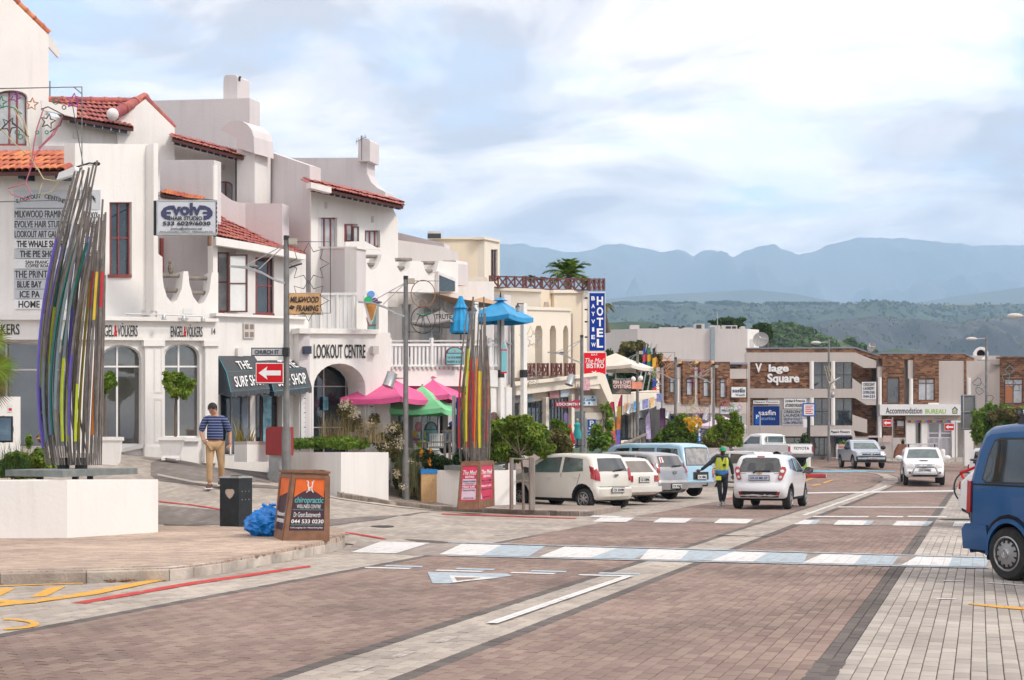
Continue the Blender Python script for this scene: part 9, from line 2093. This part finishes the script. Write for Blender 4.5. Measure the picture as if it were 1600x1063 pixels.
  # ---- cafe garden: staked tree, hedge, timber screen, deck, bin, bench, ornaments
d=37.6;tree('street_tree','small leafy street tree tied to timber stakes beside the pearl white hatchback','tree',[(GT(818,800,f2),.035),(P(817,735,36.6),.03),(P(812,705,36.6),.028)],cl([(810,672,24,18),(790,678,20,16),(832,682,20,18),(806,660,14,10),(842,695,12,10),(785,700,14,10),(815,700,24,12),(770,668,14,12),(838,668,8,8),(778,712,20,10),(800,716,20,8),(850,708,12,8),(862,700,8,6),(765,690,10,10),(798,655,8,6),(824,652,7,5)],37),9500,.062,LEAFY,seed=31)
sk_=thing('tree_stakes','timber stakes and rails around the small street tree','tree guard',GT(828,800,f2))
for x,y in ((799,716),(829,715),(833,716)):b=GT(x,797,f2);MB().tube([b,P(x,y,b.y)],.05,7).build('stake',WOODG,sk_)
for y in (717,752):MB().tube([P(796,y,36.6),P(834,y+1,36.6)],.03,6).build('rail',WOODG,sk_)
bed('hedge','tall clipped green hedge behind the timber screen and far rods',[(775,672,14,14),(795,665,20,12),(820,668,20,14),(845,680,14,18),(800,690,40,20),(770,700,12,18),(762,680,10,14)],38.6,LEAF,9500,.06,32,'hedge');bed('hedge','bronze green hedge between the small tree and the shop dummy',[(858,690,14,18),(878,692,14,18),(870,680,16,10),(888,700,8,14),(865,708,16,10)],41,LEAFB,5000,.06,33,'hedge');bed('bush','loose green bush rising above the bronze hedge',[(875,668,12,10),(868,662,8,8),(884,674,8,8)],44,LEAF,700,.09,34,'bush')
Ts=Pl(708,37.6,796,38.6);ts=thing('timber_screen','low screen of weathered grey slats behind the far rod sculpture','fence',Ts.p(750,760))
for i in range(9):S_('slat',Ts,[(710,707+i*6.2),(794,695+i*6.2),(794,700+i*6.2),(710,712+i*6.2)],WOODG,ts,.03,.015*(i%2))
for x in (711,752,793):S_('post',Ts,rect(x-1.5,693,x+1.5,765),WOODG,ts,.08,-.03)
dt=thing('timber_table','weathered timber cafe table above the slatted screen','table',P(772,715,39.5));MB().prism([P(764,678,40.2),P(786,674,39.2),P(763,683,38.6),P(748,684,39.5)],[p-Vector((0,0,.06))for p in (P(764,678,40.2),P(786,674,39.2),P(763,683,38.6),P(748,684,39.5))]).build('table_top',WOODG,dt)
for x in (765,778):MB().bar(P(x,680,39.3),P(x,716,39.3),.08).build('leg',WOODG,dt)
cr_=thing('cafe_railing','grey pole and timber railing along the cafe garden','railing',P(690,740,38));Cp=Pl(640,37.8,740,38.0)
for y in (690,673):S_('rail',Cp,rect(646 if y==690 else 690,y,712,y+2),WOODG,cr_,.07)
for x in (665,703,695):S_('post',Cp,rect(x-2,672 if x>690 else 691,x+2,745),WOODG,cr_,.09,-.02)
MB().tube([P(709,770,36.8),P(709,618,36.8)],.05,8).build('steel_post',STEEL,cr_)
bn=thing('slatted_bench','white slatted garden bench beside the seated cafe guest','bench',P(682,712,38.6));Bp=Pl(660,38.6,700,38.6)
for i in range(8):S_('back_slat',Bp,rect(672+i*2.8,680,673.8+i*2.8,698),TRIM,bn,.03)
S_('top_rail',Bp,rect(670.5,677.5,695,680),TRIM,bn,.05);MB().box(Bp.p(683,699,.2),(.48,.45,.05)).build('seat',TRIM,bn)
for x in (671,694):S_('leg',Bp,rect(x,680,x+1.6,714),TRIM,bn,.05)
tl=thing('flower_ornament','large pink and yellow flower shaped ornament by the cafe railing','ornament',P(654,700,38));MB().tube([P(654,705,38),P(654,680,38)],.03,6).build('stem',GREEN,tl)
for x,y,rx,ry,m in ((654,667,.11,.15,mat('dusty_pink',(.55,.25,.28),.7,.2)),(648,679,.08,.12,mat('mustard',(.5,.33,.08),.7)),(662,680,.07,.13,mat('olive_leaf',(.25,.32,.1),.7)),(651,687,.12,.05,mat('purple_petal',(.3,.08,.3),.7)),(658,693,.16,.12,RC['lime'])):MB().ell(P(x,y,38),(rx,.08,ry),10,7).build('petal',m,tl,smooth=True)
q=GT(668,786,f2);cb_=thing('cork_bin','cork speckled litter bin with a bright blue lid beside the far plinth','litter bin',q);MB().box(q+Vector((0,.2,.40)),(.42,.42,.80),rz=.2).build('body',mat('cork_board',(.42,.24,.10),.8,0,45,c2=(.62,.42,.22)),cb_);MB().box(q+Vector((0,.2,.86)),(.46,.46,.12),rz=.2).build('lid',mat('bright_blue_lid',(.01,.19,.52),.5,.1),cb_)
o=thing('sale_banner','leaning red banner board outside the arcade','sign',P(895,698,47.5));MB().prism([P(888,665,47.6),P(892,664,47.6),P(899,693,47.2),P(895,695,47.2)],[p+Vector((0,.06,0))for p in (P(888,665,47.6),P(892,664,47.6),P(899,693,47.2),P(895,695,47.2))]).build('board',REDL,o);S_('purple_banner',Pl(870,48,900,48),[(881,668),(881,648),(884,643),(887,648),(887,668)],mat('purple_banner_cloth',(.22,.15,.33),.8,.3,9),o,.04)
# ---- festive wire frame over the corner at the upper left
d=26.5;fw_=thing('wire_decoration','large wire frame with rope light stars and a shooting star at the upper left','wire decoration',P(-20,720,d));wq=lambda px,r,m,name='wire_figure',cl_=True:MB().tube([P(x,y,d)for x,y in px],r,5,closed=cl_,cap=not cl_).build(name,m,fw_)
wq([(-20,700),(-20,139)],.05,POLE,'pole',False);wq([(-20,139),(128,136),(128,312),(-20,316)],.014,POLE,'wire_frame',False);wq([(115,136),(128,147)],.012,POLE,'wire_frame',False)
st=lambda x,y,r,a=.3:[(x+(r if i%2==0 else r*.45)*math.cos(a-math.pi/2+math.pi*i/5),y+(r if i%2==0 else r*.45)*math.sin(a-math.pi/2+math.pi*i/5))for i in range(10)]
for x,y,r,m,a in ((115,158,12,WP,.1),(50,163,10,WO,.1),(75,190,12,WIRE,.2),(14,196,13,WIRE,.5),(24,152,9,WP,.4),(1,160,10,WG,.2)):wq(st(x,y,r,a),.016,m)
for x,y,r,m in ((87,158,5,WG),(58,207,2.5,WG),(73,207,2.5,WG),(27,207,3.5,WG),(32,214,3.5,WG),(100,168,3,WIRE)):wq(circ(x,y,r),.010,m)
for pts,m in (([(64,171),(75,167),(100,180),(94,196),(78,206)],WIRE),([(68,170),(58,200),(53,225),(48,262)],WR),([(98,182),(85,210),(66,228),(54,244),(50,262)],WR),([(94,190),(80,212),(60,232)],WR),([(24,168),(38,190),(44,215),(50,250),(58,265)],WY),([(22,170),(34,196),(42,222)],WY),([(50,258),(40,286),(12,295),(18,304),(46,312),(48,302),(40,286)],WR),([(58,262),(68,280),(92,284),(80,300),(60,306),(66,286)],WY),([(-10,172),(10,166),(20,168),(34,178)],WG),([(0,200),(20,222),(40,240)],WY),([(0,204),(16,188),(30,200),(45,214)],WIRE)):wq(pts,.013,m,'wire_figure',False)
MB().tube([P(113,163,31.0),P(130,258,31),P(146,258,31)],.01,4).build('cable',WIRE,fw_)
finish_texts()
